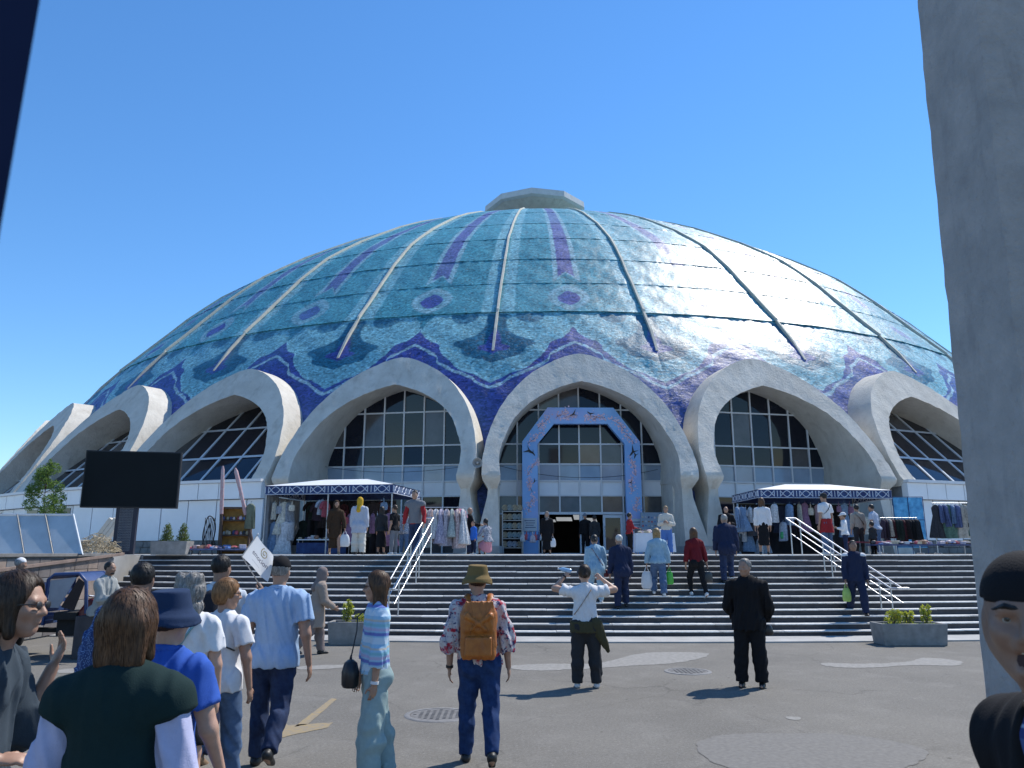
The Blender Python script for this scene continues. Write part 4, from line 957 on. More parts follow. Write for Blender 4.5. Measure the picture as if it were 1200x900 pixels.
# blue sheet on a frame
bs = thing('blue_sheet_screen', 'bright blue translucent sheet stretched on a thin frame beside the right canopy', 'sheet', (px(1070, 31.5), 31.5, ZT)); w_ = 1.22; rows = []
for j in range(14): rows.append([(-w_ / 2 + w_ * k / 14, .03 * math.sin(k * 1.3 + j) * math.sin(j * .9) - .0, .25 + 2.0 * j / 13) for k in range(15)])
mb = MB(); mb.grid(rows); rows2 = [[(p[0], p[1] + .01, p[2]) for p in r] for r in rows]; mb.grid(rows2); mb.build('sheet', mat('blue_sheet', (.03, .28, .62), .45, .35, 4, hue2=(.14, .5, .8)), bs)
for s in (-1, 0, 1): MB().tube([(s * w_ / 2, -.03, 0), (s * w_ / 2, -.03, 2.28)], .015, 6).build('frame_bar', M_valance, bs)
for z in (.3, 1.35, 2.27): MB().tube([(-w_ / 2, -.03, z), (w_ / 2, -.03, z)], .012, 6).build('frame_bar', M_valance, bs)
# low tables of small goods on the right, ground display on the left
t3 = (px(1082, 25.6), 25.6); table(*t3, 3.3, .9, .32, M_valance, 'long low table heaped with small goods near the gate pillar')
pile(t3[0], t3[1], ZT + .32, 3.1, .8, 85, 'small coloured item heaped on the long low table', 'goods on the long low table', M_colw, 8, .13)
t4 = (px(1010, 26.5), 26.5); table(t4[0], t4[1], .9, .6, .42, M_cl[2], 'low dark red covered table in front of the beige shirted person')
t5 = (px(262, 22.0), 22.0); table(*t5, 1.7, .8, .16, M_cl[1], 'very low stand of souvenirs spread at the top of the steps')
pile(t5[0], t5[1], ZT + .16, 1.65, .75, 62, 'small souvenir spread on the very low stand at the steps', 'souvenirs at the top of the steps', M_colw, 12, .11)
# souvenir cabinet with two tall wrapped poles
sv = thing('souvenir_cabinet', 'open wooden souvenir cabinet with ochre back at the top of the steps', 'cabinet', (px(274, 23.0), 23.0, ZT), .1)
M_wood = mat('dark_wood', (.06, .035, .025), .6, .3, 8); M_och = mat('ochre_board', (.36, .20, .05), .7, .4, 6)
MB().box((0, .14, .68), (.82, .03, 1.3)).build('back_panel', M_och, sv)
for s in (-1, 1): MB().box((s * .42, 0, .68), (.04, .3, 1.34)).build('side_panel', M_wood, sv)
for z in (.1, .55, .98, 1.35): MB().box((0, 0, z), (.86, .3, .035)).build('shelf_board', M_wood, sv)
for k in range(16):
    q = MB(); s = rg.uniform(.04, .07); q.lathe([(s * .6, 0), (s, s * .6), (s * .7, s * 1.6), (s * .3, s * 2)], n=9); ob = q.build('souvenir_pot', rg.choice(M_colw)); ob.location = sv.location + Vector((-.35 + .1 * (k % 8), rg.uniform(-.08, .05), [.57, 1.0][k // 8])); tag(ob, 'small souvenir pot on a cabinet shelf', 'pot', 'pots in the souvenir cabinet')
M_wrap = mat('wrapped_fabric', (.62, .56, .56), .8, .3, 14, hue2=(.45, .22, .24))
def wrapped_pole(x0, x1, y_, z1, lab):
    o = thing('wrapped_pole', lab, 'pole', (x0, y_, ZT)); mb = MB(); d = Vector((x1 - x0, 0, z1)); rr = random.Random(int(z1 * 100)); mb.tube([d * (.45 + .55 * t / 12) for t in range(13)], [.05 + .018 * rr.random() for t in range(12)] + [.02], 8); mb.build('wrapped_top', M_wrap, o)
    mb = MB(); mb.tube([d * (.46 * t / 4) for t in range(5)], .05, 8); mb.build('shaft', M_wood, o); return o
wrapped_pole(px(258, 22.6), px(253, 22.6), 22.6, 2.55, 'upright pole wrapped in pink and white cloth beside the souvenir cabinet')
wrapped_pole(px(299, 22.7), px(268, 22.7), 22.7, 2.50, 'leaning pole wrapped in pink and white cloth beside the souvenir cabinet')
hang('jacket', (px(290, 22.6), 22.6, ZT + 1.45), mat('olive_cloth', (.14, .16, .11), .9, .2, 7), .8, 'olive cap and bag hung on the leaning wrapped pole', 'bag', None)
# dark wheel-like stand left of the cabinet
ws = thing('black_frame_stand', 'black wire stand hung with dark straps left of the souvenir cabinet', 'stand', (px(243, 22.8), 22.8, ZT))
MB().tube([(.17 * math.cos(a), .04 * math.sin(3 * a), .62 + .48 * math.sin(a)) for a in [2 * math.pi * k / 24 for k in range(24)]], .018, 6, closed=True).build('hoop', M_black, ws)
for k in range(7): MB().tube([(-.14 + .047 * k, 0, 1.05), (-.12 + .04 * k, -.04, .6), (-.15 + .05 * k, 0, .12)], .012, 5).build('strap', rg.choice([M_black, M_wood]), ws)
for s in (-1, 1): MB().tube([(s * .2, -.15, 0), (0, 0, .9), ], .014, 6).build('leg', M_black, ws)
# loudspeaker horn between the arches and slack cables
hx = BU(PH, 0, 44.0, 5.15); o = thing('horn_loudspeaker', 'round grey horn loudspeaker fixed between two arches', 'loudspeaker', hx)
MB().lathe([(.05, .35), (.07, .2), (.14, .06), (.21, -.02), (.225, -.02), (.15, .05), (.06, .12)], n=20, axis=(0, 1, -.1), close=False).build('horn', mat('horn_grey', (.30, .29, .27), .5, .2, 9), o)
MB().lathe([(.001, -.05), (.05, -.04), (.06, .1)], n=12, axis=(0, 1, -.1), close=False).build('driver_cone', M_kerb, o); MB().tube([(0, .2, 0), (0, .7, -.05)], .02, 6).build('bracket', M_post, o)
for (i, za, zb_, sag) in ((-1, 5.55, 5.5, .3), (0, 5.45, 5.3, .45)):
    ac = PH + (i + .5) * DL; pts = []
    for k in range(17):
        t = k / 16; pts.append(BU(ac, -3.5 + 6.8 * t, 40.1 + .2 * (1 - (2 * t - 1) ** 2), za + (zb_ - za) * t - sag * 4 * t * (1 - t)))
    tag(MB().tube(pts, .012, 5).build('slack_cable', M_black), 'thin black cable sagging across the ' + ('entrance bay' if i == 0 else 'bay left of the entrance') + ' glazing', 'cable')
# ------------------------------------------------------------------ people: bodies and clothes as smooth distance fields turned into meshes
class Field:
    def __init__(s, lo, hi, v):
        s.v = v; s.lo = np.array(lo, float); s.n = np.ceil((np.array(hi) - s.lo) / v).astype(int) + 1
        s.a = np.full(s.n, .3, np.float32); s.ax = [(s.lo[i] + v * np.arange(s.n[i])).astype(np.float32) for i in range(3)]
    def sub(s, lo, hi):
        i0 = np.maximum(0, np.floor((lo - s.lo) / s.v).astype(int)); i1 = np.minimum(s.n, np.ceil((hi - s.lo) / s.v).astype(int) + 1)
        if np.any(i1 <= i0): return None
        sl = tuple(slice(a, b) for a, b in zip(i0, i1))
        return sl, s.ax[0][sl[0]][:, None, None], s.ax[1][sl[1]][None, :, None], s.ax[2][sl[2]][None, None, :]
    def comb(s, sl, d, k, op):
        a = s.a[sl]
        if op == 'u':
            if k > 0: h = np.clip(.5 + .5 * (a - d) / k, 0, 1); s.a[sl] = a * (1 - h) + d * h - k * h * (1 - h)
            else: s.a[sl] = np.minimum(a, d)
        else:      # subtract
            h = np.clip(.5 - .5 * (a + d) / k, 0, 1) if k > 0 else (a < -d) * 1.; s.a[sl] = a * (1 - h) - d * h + k * h * (1 - h)
    def cap(s, p, q, r0, r1, k=.02, sy=1., c0=False, c1=False, op='u', cz=None):
        """tapered capsule p->q, optionally flattened in y, with flat cut ends"""
        p = np.array(p, float); q = np.array(q, float); m = max(r0, r1) + .03 + k; t = s.sub(np.minimum(p, q) - m, np.maximum(p, q) + m)
        if t is None: return
        sl, x, y, z = t; pa = p * [1, sy, 1]; ba = q * [1, sy, 1] - pa; L2 = ba @ ba + 1e-9
        X, Y, Z = x - pa[0], y * sy - pa[1], z - pa[2]; tt = (X * ba[0] + Y * ba[1] + Z * ba[2]) / L2; h = np.clip(tt, 0, 1)
        d = np.sqrt((X - h * ba[0]) ** 2 + (Y - h * ba[1]) ** 2 + (Z - h * ba[2]) ** 2) - (r0 + (r1 - r0) * h)
        if sy != 1: d = d / (sy ** .6)
        L = math.sqrt(L2)
        if c0: d = np.maximum(d, -tt * L)
        if c1: d = np.maximum(d, (tt - 1) * L)
        s.comb(sl, d.astype(np.float32), k, op)
    def ell(s, c, r, k=.02, R=None, op='u'):
        c = np.array(c, float); r = np.array(r, float); m = max(r) + .03 + k; t = s.sub(c - m, c + m)
        if t is None: return
        sl, x, y, z = t; X, Y, Z = x - c[0], y - c[1], z - c[2]
        if R is not None: X, Y, Z = (R[0][i] * X + R[1][i] * Y + R[2][i] * Z for i in range(3))
        k0 = np.sqrt((X / r[0]) ** 2 + (Y / r[1]) ** 2 + (Z / r[2]) ** 2); k1 = np.sqrt((X / r[0] ** 2) ** 2 + (Y / r[1] ** 2) ** 2 + (Z / r[2] ** 2) ** 2) + 1e-6
        s.comb(sl, (k0 * (k0 - 1) / k1).astype(np.float32), k, op)
    def rbox(s, c, h, rad, k=.02):
        c = np.array(c, float); h = np.array(h, float); m = h + .05 + k; t = s.sub(c - m, c + m); sl, x, y, z = t; q = [np.abs(v - c[i]) - (h[i] - rad) for i, v in enumerate((x, y, z))]
        d = np.sqrt(np.maximum(q[0], 0) ** 2 + np.maximum(q[1], 0) ** 2 + np.maximum(q[2], 0) ** 2) + np.minimum(np.maximum(np.maximum(q[0], q[1]), q[2]), 0) - rad; s.comb(sl, d.astype(np.float32), k, 'u')
    def plane(s, n, c):
        """keep where dot(n,p) < c"""
        s.a = np.maximum(s.a, (n[0] * s.ax[0][:, None, None] + n[1] * s.ax[1][None, :, None] + n[2] * s.ax[2][None, None, :] - c).astype(np.float32))
    def wrinkle(s, amp, fr, seed, st=(1, 1, .45)):
        idx = np.nonzero(np.abs(s.a) < .03); r = np.random.default_rng(seed); P = [s.ax[i][idx[i]] * fr * st[i] for i in range(3)]; n = 0
        w1 = np.sin(P[0] * 1.3 + P[2] * .7 + r.uniform(0, 6)) * 1.2
        for _ in range(5):
            d = r.normal(size=3); d /= np.linalg.norm(d); n = n + np.abs(np.sin(d[0] * P[0] + d[1] * P[1] + d[2] * P[2] + w1 + r.uniform(0, 6)))
        s.a[idx] += (amp * (n - 3.2)).astype(np.float32)
    def mesh(s, name):
        a = s.a; a[0] = a[-1] = .1; a[:, 0] = a[:, -1] = .1; a[:, :, 0] = a[:, :, -1] = .1
        sg = a < 0; c = np.zeros(np.array(a.shape) - 1, np.int8); O = [(i, j, k) for i in (0, 1) for j in (0, 1) for k in (0, 1)]; N = a.shape
        for o in O: c += sg[o[0]:N[0] - 1 + o[0], o[1]:N[1] - 1 + o[1], o[2]:N[2] - 1 + o[2]]
        idx = np.argwhere((c > 0) & (c < 8)); n = len(idx)
        if not n: return None
        val = {o: a[idx[:, 0] + o[0], idx[:, 1] + o[1], idx[:, 2] + o[2]] for o in O}
        P = np.zeros((n, 3)); W = np.zeros(n)
        for o in O:
            for ax in range(3):
                if o[ax]: continue
                o2 = tuple(v + (1 if i == ax else 0) for i, v in enumerate(o)); f0, f1 = val[o], val[o2]; cr = (f0 < 0) != (f1 < 0)
                t = np.where(cr, f0 / np.where(cr, f0 - f1, 1), 0); q = np.tile(np.array(o, float), (n, 1)); q[:, ax] += t; P += q * cr[:, None]; W += cr
        V = s.lo + (idx + P / W[:, None]) * s.v
        vid = np.full(np.array(N) - 1, -1, np.int64); vid[tuple(idx.T)] = np.arange(n); Q = []
        for ax in range(3):
            b, d = [(1, 2), (2, 0), (0, 1)][ax]; lo_ = [slice(None)] * 3; hi_ = [slice(None)] * 3; lo_[ax] = slice(0, -1); hi_[ax] = slice(1, None)
            s0, s1 = sg[tuple(lo_)], sg[tuple(hi_)]; e = np.argwhere(s0 != s1)
            e = e[(e[:, b] > 0) & (e[:, d] > 0) & (e[:, b] < N[b] - 1) & (e[:, d] < N[d] - 1)]
            def g(db, dd):
                f = e.copy(); f[:, b] -= db; f[:, d] -= dd; return vid[tuple(f.T)]
            q = np.stack([g(1, 1), g(0, 1), g(0, 0), g(1, 0)], 1); fl = ~s0[tuple(e.T)]; q[fl] = q[fl][:, ::-1]; Q.append(q)
        Q = np.concatenate(Q); Q = Q[(Q >= 0).all(1)]
        me = bpy.data.meshes.new(name); me.vertices.add(n); me.vertices.foreach_set('co', V.astype(np.float32).ravel()); me.loops.add(len(Q) * 4); me.loops.foreach_set('vertex_index', Q.astype(np.int32).ravel())
        me.polygons.add(len(Q)); me.polygons.foreach_set('loop_start', np.arange(0, len(Q) * 4, 4, dtype=np.int32)); me.polygons.foreach_set('use_smooth', np.ones(len(Q), bool)); me.update(calc_edges=True)
        return me

M_skin = {k: mat('skin_' + k, c, .5, .10, 20, .08, 150, hue2=c2) for k, (c, c2) in {'fair': ((.46, .27, .19), (.52, .31, .22)), 'tan': ((.34, .19, .125), (.40, .23, .155)), 'dark': ((.24, .135, .09), (.29, .165, .11))}.items()}
def hair_mat(name, c, c2):
    m = mat(name, c, .50, .4, 90, .5, 200, hue2=c2, stretch=(1, 1, .15), bdist=.004, spec=.35); return m
HAIR = {'brown': hair_mat('hair_brown', (.045, .022, .012), (.15, .075, .035)), 'black': hair_mat('hair_black', (.008, .007, .007), (.03, .025, .022)), 'grey': hair_mat('hair_grey', (.20, .185, .17), (.42, .40, .37)), 'red': hair_mat('hair_ginger', (.16, .07, .025), (.42, .21, .08)), 'white': hair_mat('hair_white', (.45, .44, .42), (.65, .64, .62)), 'blond': hair_mat('hair_blond', (.20, .12, .05), (.42, .28, .13)), 'dkbrown': hair_mat('hair_dark_brown', (.02, .012, .008), (.07, .038, .02))}
def fab(name, c, c2=None, rough=.9, sc=30): return mat('fabric_' + name, c, rough, .06, sc, .35, 220, hue2=c2, bdist=.004, spec=.18)

def hair_strands(G, me, m, parent, hp, hs, style, seed, wd, n):
    """thin ribbons combed over the hair surface so that it breaks up into locks"""
    r = np.random.default_rng(seed + 77); nv = len(me.vertices); co = np.empty(nv * 3, np.float32); me.vertices.foreach_get('co', co); co = co.reshape(-1, 3)
    P = co[r.integers(0, nv, n)].astype(float) + r.normal(0, .003, (n, 3)); crown = hp(0, -.18, .50); mx = np.array(G.n) - 2
    def val(Q):
        f = (Q - G.lo) / G.v; i = np.clip(np.floor(f).astype(int), 0, mx - 1); t = np.clip(f - i, 0, 1); a = G.a; o = 0
        for dx in (0, 1):
            for dy in (0, 1):
                for dz in (0, 1): o = o + a[i[:, 0] + dx, i[:, 1] + dy, i[:, 2] + dz] * np.abs(1 - dx - t[:, 0]) * np.abs(1 - dy - t[:, 1]) * np.abs(1 - dz - t[:, 2])
        return o
    def grad(Q):
        e = G.v; g = np.stack([val(Q + [e, 0, 0]) - val(Q - [e, 0, 0]), val(Q + [0, e, 0]) - val(Q - [0, e, 0]), val(Q + [0, 0, e]) - val(Q - [0, 0, e])], 1); return g / (np.linalg.norm(g, axis=1, keepdims=True) + 1e-6)
    ln = {'crop': .022, 'fringe': .05, 'short': .05, 'bun': .07, 'curly': .06}.get(style, .10) * r.uniform(.6, 1.25, n); K_ = 6; off = r.uniform(.0005, .0055, n) * (1.6 if style == 'curly' else 1); rows = []; sw = r.normal(0, .18, (n, 3)); wig = r.uniform(0, 6.3, n)
    for k in range(K_ + 1):
        g = grad(P); v = val(P); near = np.abs(v) < .02; P = P - g * ((v - off) * near)[:, None]
        d = (P - crown); d = d / (np.linalg.norm(d, axis=1, keepdims=True) + 1e-6) + np.array([0, 0, -.55]) + sw
        if style == 'curly': d = d + np.stack([np.sin(wig + k * 1.6), np.cos(wig + k * 1.6), 0 * wig], 1) * 1.1
        d = np.where(near[:, None], d - g * (d * g).sum(1, keepdims=True), d * .2 + np.array([0, 0, -1.])); d /= np.linalg.norm(d, axis=1, keepdims=True) + 1e-6
        s_ = np.cross(d, g); s_ /= np.linalg.norm(s_, axis=1, keepdims=True) + 1e-6; w_ = wd * (1 - .75 * (k / K_) ** 2); rows.append((P - s_ * w_, P + s_ * w_)); P = P + d * (ln / K_)[:, None]
    V = np.stack([np.stack(q, 1) for q in rows], 1).reshape(-1, 3); b = (np.arange(n) * (K_ + 1) * 2)[:, None]; k = np.arange(K_) * 2; Q = np.stack([b + k, b + k + 1, b + k + 3, b + k + 2], 2).reshape(-1, 4)
    m2 = bpy.data.meshes.new('hair_locks'); m2.vertices.add(len(V)); m2.vertices.foreach_set('co', V.astype(np.float32).ravel()); m2.loops.add(len(Q) * 4); m2.loops.foreach_set('vertex_index', Q.astype(np.int32).ravel()); m2.polygons.add(len(Q)); m2.polygons.foreach_set('loop_start', np.arange(0, len(Q) * 4, 4, dtype=np.int32)); m2.polygons.foreach_set('use_smooth', np.ones(len(Q), bool)); m2.update(calc_edges=True); m2.materials.append(m); o = link_mesh('hair_locks', m2, parent); o['kind'] = 'stuff'
def rotm(yaw, pitch, roll=0): return np.array((Matrix.Rotation(yaw, 3, 'Z') @ Matrix.Rotation(pitch, 3, 'X') @ Matrix.Rotation(roll, 3, 'Y')))
def unit(v): v = np.array(v, float); return v / np.linalg.norm(v)
PEOPLE = {}
def person(label, x, y, z, yaw, H=1.65, vox=.016, skin='tan', male=False, bulk=1., lean=0, side=0, legL=(0, 0), legR=(0, 0), splay=.05, armL=None, armR=None, curlL=.5, curlR=.5, headyaw=0, headpitch=0,
           hair='dkbrown', style='short', top=None, bottom=None, shoe=None, hat=None, sit=None, feet=None, seed=1, mouth=False, eyes=False, glasses=False, beard=None, name='person', palmL=None, palmR=None, tors_yaw=0, hoff=0.):
    """local frame: faces +Y, right hand at +X. yaw 0 looks away from the camera."""
    S = H / 1.70; rnd = np.random.default_rng(seed); J = {}
    g = 1.0 if male else .92
    hipz = .52 * H; T = .245 * H; Sh = .235 * H; hw = .085 * S * (1 if male else 1.04)
    P = np.array([0, 0, hipz]); lr = R_(lean); sr = R_(side)
    spine = np.array([math.sin(sr), math.sin(lr) * math.cos(sr), math.cos(lr) * math.cos(sr)])
    J['P'] = P; J['W'] = P + spine * .115 * H; J['C'] = P + spine * .235 * H; J['N'] = P + spine * .325 * H
    for sd, leg in ((-1, legL), (1, legR)):
        s = 'L' if sd < 0 else 'R'; h = P + np.array([sd * hw, 0, -.01]); a = R_(leg[0]); b = R_(leg[0] - leg[1]); sp = (leg[2] if len(leg) > 2 else splay) * sd
        J['H' + s] = h; J['K' + s] = h + T * unit([sp, math.sin(a), -math.cos(a)]); J['A' + s] = J['K' + s] + Sh * unit([sp * .4, math.sin(b), -math.cos(b)]); J['F' + s] = leg[3] if len(leg) > 3 else (0 if leg[0] - leg[1] > -12 else -30)
    low = min(J['AL'][2], J['AR'][2]) - .052 * S if sit is None else sit
    for k in list(J):
        if isinstance(J[k], np.ndarray): J[k] = J[k] - np.array([0, 0, low])
    shw = .112 * H * (1. if male else .90) * (bulk ** .4)
    ty = rotm(R_(tors_yaw), 0)
    for sd, arm, pal in ((-1, armL, palmL), (1, armR, palmR)):
        s = 'L' if sd < 0 else 'R'; sh = J['N'] + ty @ np.array([sd * shw, -.005, 0]) - spine * .050 * H; ua, fa = arm or ((.14, -.05, -1), (.06, .22, -1))
        ua = unit(np.array(ua) * [sd, 1, 1]); fa = unit(np.array(fa) * [sd, 1, 1]); J['S' + s] = sh; J['E' + s] = sh + ua * .168 * H; J['R' + s] = J['E' + s] + fa * .148 * H; J['f' + s] = fa
        n = np.array(pal if pal else (-1, .15, 0), float) * [sd, 1, 1]; n = n - fa * (n @ fa); J['n' + s] = unit(n)
    HR = rotm(R_(headyaw), R_(headpitch)); hs = .232 * (.94 + .06 * S) * (1 if H > 1.3 else .86); J['Hd'] = J['N'] + spine * (.045 * H + hs * .40) + HR @ np.array([0, .018, 0]) + np.array([0, hoff, 0]); hd = J['Hd']
    hp = lambda *p: hd + HR @ (np.array(p) * hs)
    pts = np.array([v for k_, v in J.items() if isinstance(v, np.ndarray) and k_[0] not in 'fn']); pts = np.vstack([pts, hp(0, 0, .6), hp(0, .5, 0), hp(.45, 0, 0), hp(-.45, 0, 0), hp(0, -.5, 0), J['RL'] + J['fL'] * .22, J['RR'] + J['fR'] * .22, J['AL'] + [0, .2, -.06], J['AR'] + [0, .2, -.06]])
    pts = pts[np.abs(pts).max(1) < 4]
    lo, hi = pts.min(0) - .20 * max(1, bulk), pts.max(0) + .14 * max(1, bulk); lo[2] = min(lo[2], -.02)
    root = thing(name, label, 'child' if H < 1.25 else 'person', (x, y, z), R_(yaw)); mod = {'root': root, 'J': J, 'hp': hp, 'HR': HR, 'hs': hs, 'M': Matrix.Translation((x, y, z)) @ Matrix.Rotation(R_(yaw), 4, 'Z')}
    bk = S * bulk; F = Field(lo, hi, vox)
    # trunk
    def trunk(F, t=0., hem=None, wid=1., k=.05):
        rb = (.128 if male else .118) * bk + t; rc = (.148 if male else .130) * bk + t; rh = (.140 if male else .150) * bk + t
        F.cap(J['P'] + [0, 0, .0], J['W'], rh * wid, rb * wid, k, 1.38); F.cap(J['W'], J['C'], rb, rc, k, 1.38)
        F.cap(J['SL'] * .66 + J['SR'] * .34 - spine * .02, J['SR'] * .66 + J['SL'] * .34 - spine * .02, .082 * S + t, .082 * S + t, k, 1.15)
        nl = J['N'] - spine * .035 * S
        for q_ in 'LR': F.cap(nl, J['S' + q_] + (J['N'] - J['S' + q_]) * .06, .058 * S + t, .050 * S * bulk ** .5 + t, k)
    if not male:
        pass
    trunk(F)
    F.cap(J['N'] - spine * .05, hp(0, -.10, -.28), .056 * S, .053 * S, .03)
    F.cap(J['SL'] * .35 + J['N'] * .65, J['SR'] * .35 + J['N'] * .65, .05 * S, .05 * S, .04)
    for s in 'LR':
        F.cap(J['S' + s], J['E' + s], .052 * bk, .041 * bk, .03); F.cap(J['E' + s], J['R' + s], .040 * bk ** .7, .026 * S, .02)
        F.cap(J['H' + s], J['K' + s], .088 * bk, .056 * S, .04); F.cap(J['K' + s], J['A' + s], .056 * S, .036 * S, .02); F.ell(J['K' + s] * .68 + J['A' + s] * .32 + [0, -.018, 0], (.05 * S, .055 * S, .1 * S), .03)
        fd = np.array([0, math.cos(R_(J['F' + s])), math.sin(R_(J['F' + s]))]); F.cap(J['A' + s] + [0, -.02, -.02], J['A' + s] + fd * .14 * S + [0, 0, -.025], .036 * S, .026 * S, .02)
        # hand: palm, four unequal fingers with a knuckle bend, thumb from the side of the palm
        f, n = J['f' + s], J['n' + s]; sdv = np.cross(f, n) * (1 if s == 'R' else -1); R3 = np.stack([sdv, n, f], 1); w0 = J['R' + s]; q = S * (1 if male else .92)
        F.ell(w0 + f * .052 * q, (.039 * q, max(.016 * q, .7 * vox), .052 * q), .012, R3); fr = max(.0084 * q, .62 * vox); cu = curlL if s == 'L' else curlR
        for i, (off, ln) in enumerate(((-.029, .070), (-.0095, .080), (.010, .075), (.029, .058))):
            b0 = w0 + f * .088 * q + sdv * off * q * (-1); d1 = unit(f + n * cu * .6 + sdv * (-off) * 2.2); d2 = unit(f + n * (cu * 2.0)); m1 = b0 + d1 * ln * .52 * q; F.cap(b0, m1, fr * 1.08, fr, .004); F.cap(m1, m1 + d2 * ln * .5 * q, fr, fr * .82, .003)
        tb = w0 + f * .03 * q + sdv * .032 * q; t1 = tb + unit(f * .8 + sdv * .8 + n * .35) * .040 * q; F.cap(tb, t1, fr * 1.4, fr * 1.15, .008); F.cap(t1, t1 + unit(f + sdv * .2 + n * .3 * (1 + cu)) * .034 * q, fr * 1.15, fr * .9, .004)
    # head
    E_ = lambda c, r, k=.02, op='u': F.ell(hp(*c), np.array(r) * hs, k, HR, op)
    E_((0, -.05, .12), (.325, .40, .375)); E_((0, .07, -.10), (.265, .30, .36), .03); E_((0, .19, -.385), (.13, .12, .10), .03)
    for s in (-1, 1):
        F.cap(hp(s * .235, .0, -.2), hp(s * .06, .2, -.41), .085 * hs, .07 * hs, .03); E_((s * .165, .25, -.10), (.10, .09, .09), .03); E_((s * .325, -.03, -.05), (.035, .085, .135), .01)
        E_((s * .135, .385, .005), (.085, .07, .055), .02, 's')
    F.cap(hp(-.15, .325, .075), hp(.15, .325, .075), .045 * hs, .045 * hs, .02); F.cap(hp(0, .35, .04), hp(0, .44, -.13), .035 * hs, .055 * hs, .012)
    for s in (-1, 1): E_((s * .055, .385, -.15), (.045, .05, .04), .008)
    if mouth: E_((0, .40, -.305), (.105, .13, .095), .008, 's'); F.cap(hp(-.09, .36, -.21), hp(.09, .36, -.21), .035 * hs, .035 * hs, .01); F.cap(hp(-.08, .33, -.40), hp(.08, .33, -.40), .035 * hs, .035 * hs, .01)
    else: E_((0, .355, -.235), (.10, .045, .03), .008); E_((0, .345, -.285), (.085, .045, .032), .008); F.cap(hp(-.10, .40, -.26), hp(.10, .40, -.26), .010 * hs, .010 * hs, .01, op='s')
    me = F.mesh('body'); me.materials.append(M_skin[skin]); body = link_mesh('body', me, root)
    if mouth:
        q = MB(); q.lathe([(.001, 0), (.11 * hs, 0), (.11 * hs, .005), (.001, .006)], n=14, sx=1., sy=.8, axis=tuple(HR @ np.array([0, 1, 0])), c=tuple(hp(0, .30, -.305))); q.build('mouth', mat('mouth_dark', (.03, .008, .008), .6), root)
        q = MB(); q.box(tuple(hp(0, .355, -.235)), (.14 * hs, .02 * hs, .04 * hs), Matrix(HR.tolist())); q.build('teeth', mat('teeth', (.5, .46, .38), .4), root, bevel=.002)
    if eyes:
        for s in (-1, 1):
            q = MB(); q.lathe([(.001, -.052)] + [(.052 * math.sin(t), -.052 * math.cos(t)) for t in [.4, .8, 1.2, 1.57, 2, 2.4, 2.8]], n=14, c=(0, 0, 0)); q.v = [tuple(hp(s * .14, .285, .005) + np.array(v) * hs) for v in q.v]; e = q.build('eye', mat('eye_white', (.30, .27, .24), .3), root)
            q = MB(); q.lathe([(.001, .012), (.018, .010), (.022, 0), (.001, -.004)], n=12, axis=tuple(HR @ np.array([0, 1, 0]))); q.v = [tuple(hp(s * .14, .330, .005) + np.array(v) * hs) for v in q.v]; q.build('iris', mat('iris_dark', (.02, .012, .008), .2), root)
            q = MB(); q.tube([hp(s * .05, .37, .085), hp(s * .14, .375, .105), hp(s * .235, .31, .075)], [.016 * hs * 1.3, .02 * hs * 1.3, .008 * hs], 6); q.build('eyebrow', HAIR['black'], root)
            # upper lid
            q = MB(); q.tube([hp(s * .07, .335, .03), hp(s * .14, .352, .052), hp(s * .215, .30, .03)], [.012 * hs, .016 * hs, .012 * hs], 6); q.build('eyelid', M_skin[skin], root)
    if glasses:
        q = MB(); HM = Matrix(HR.tolist())
        for s in (-1, 1):
            q.lathe([(.001, .012), (.075, .010), (.085, 0), (.075, -.008), (.001, -.01)], n=14, sx=1., sy=.82, axis=(0, 1, 0)); 
            k = len(q.v) - 14 * 5
            q.v[k:] = [tuple(hp(s * .135 + v[0], .415 + v[1], -.0 + v[2])) for v in q.v[k:]]
            q.tube([hp(s * .21, .40, .02), hp(s * .325, .25, .03), hp(s * .345, -.05, .0)], .009 * hs * 1.3, 5)
        q.tube([hp(-.06, .43, .02), hp(.06, .43, .02)], .009 * hs, 5); q.build('sunglasses', M_black, root)
    # hair
    def fld(): return Field(lo, hi, vox)
    if style and style != 'bald':
        G = fld(); C = lambda c, r, k=.01, op='u': G.ell(hp(*c), np.array(r) * hs, k, HR, op)
        th = .03 if (style == 'crop' or hat) else .06
        C((0, -.07, .14), (.335 + th * .6, .405 + th * .7, .385 + th))
        if style == 'crop': C((0, .34, -.1), (.36, .34, .52), .03, 's'); C((0, -.1, -.5), (.6, .6, .36), .02, 's'); C((.36, .05, -.1), (.08, .12, .2), .01, 's'); C((-.36, .05, -.1), (.08, .12, .2), .01, 's')
        elif style == 'fringe': C((0, -.22, -.08), (.33, .25, .33), .06); C((0, .38, -.22), (.33, .26, .42), .03, 's'); C((0, -.1, -.62), (.6, .6, .28), .02, 's')
        else: C((0, .40, -.12), (.31, .30, .50), .03, 's')
        if style == 'long':
            for u in (-.24, -.08, .08, .24): G.cap(hp(u, -.22, 0), hp(u * 1.15, -.30, -.85), .16 * hs, .10 * hs, .03)
            for u in (-1, 1): G.cap(hp(u * .29, -.02, 0), hp(u * .33, .0, -.75), .11 * hs, .07 * hs, .03)
        if style == 'bob':
            for u in (-.26, -.13, 0, .13, .26): G.cap(hp(u * .9, -.24, .05), hp(u * .98, -.24, -.50), .15 * hs, .10 * hs, .03)
            for u in (-1, 1): G.cap(hp(u * .28, -.02, .05), hp(u * .30, .06, -.45), .10 * hs, .07 * hs, .03)
        if style == 'bun': G.ell(hp(0, -.50, .0), np.array([.16, .14, .16]) * hs, .02); C((0, -.15, -.3), (.5, .5, .12), .02, 's')
        if style == 'tail':
            G.cap(hp(0, -.42, .12), hp(.03, -.55, -.7), .11 * hs, .07 * hs, .02)
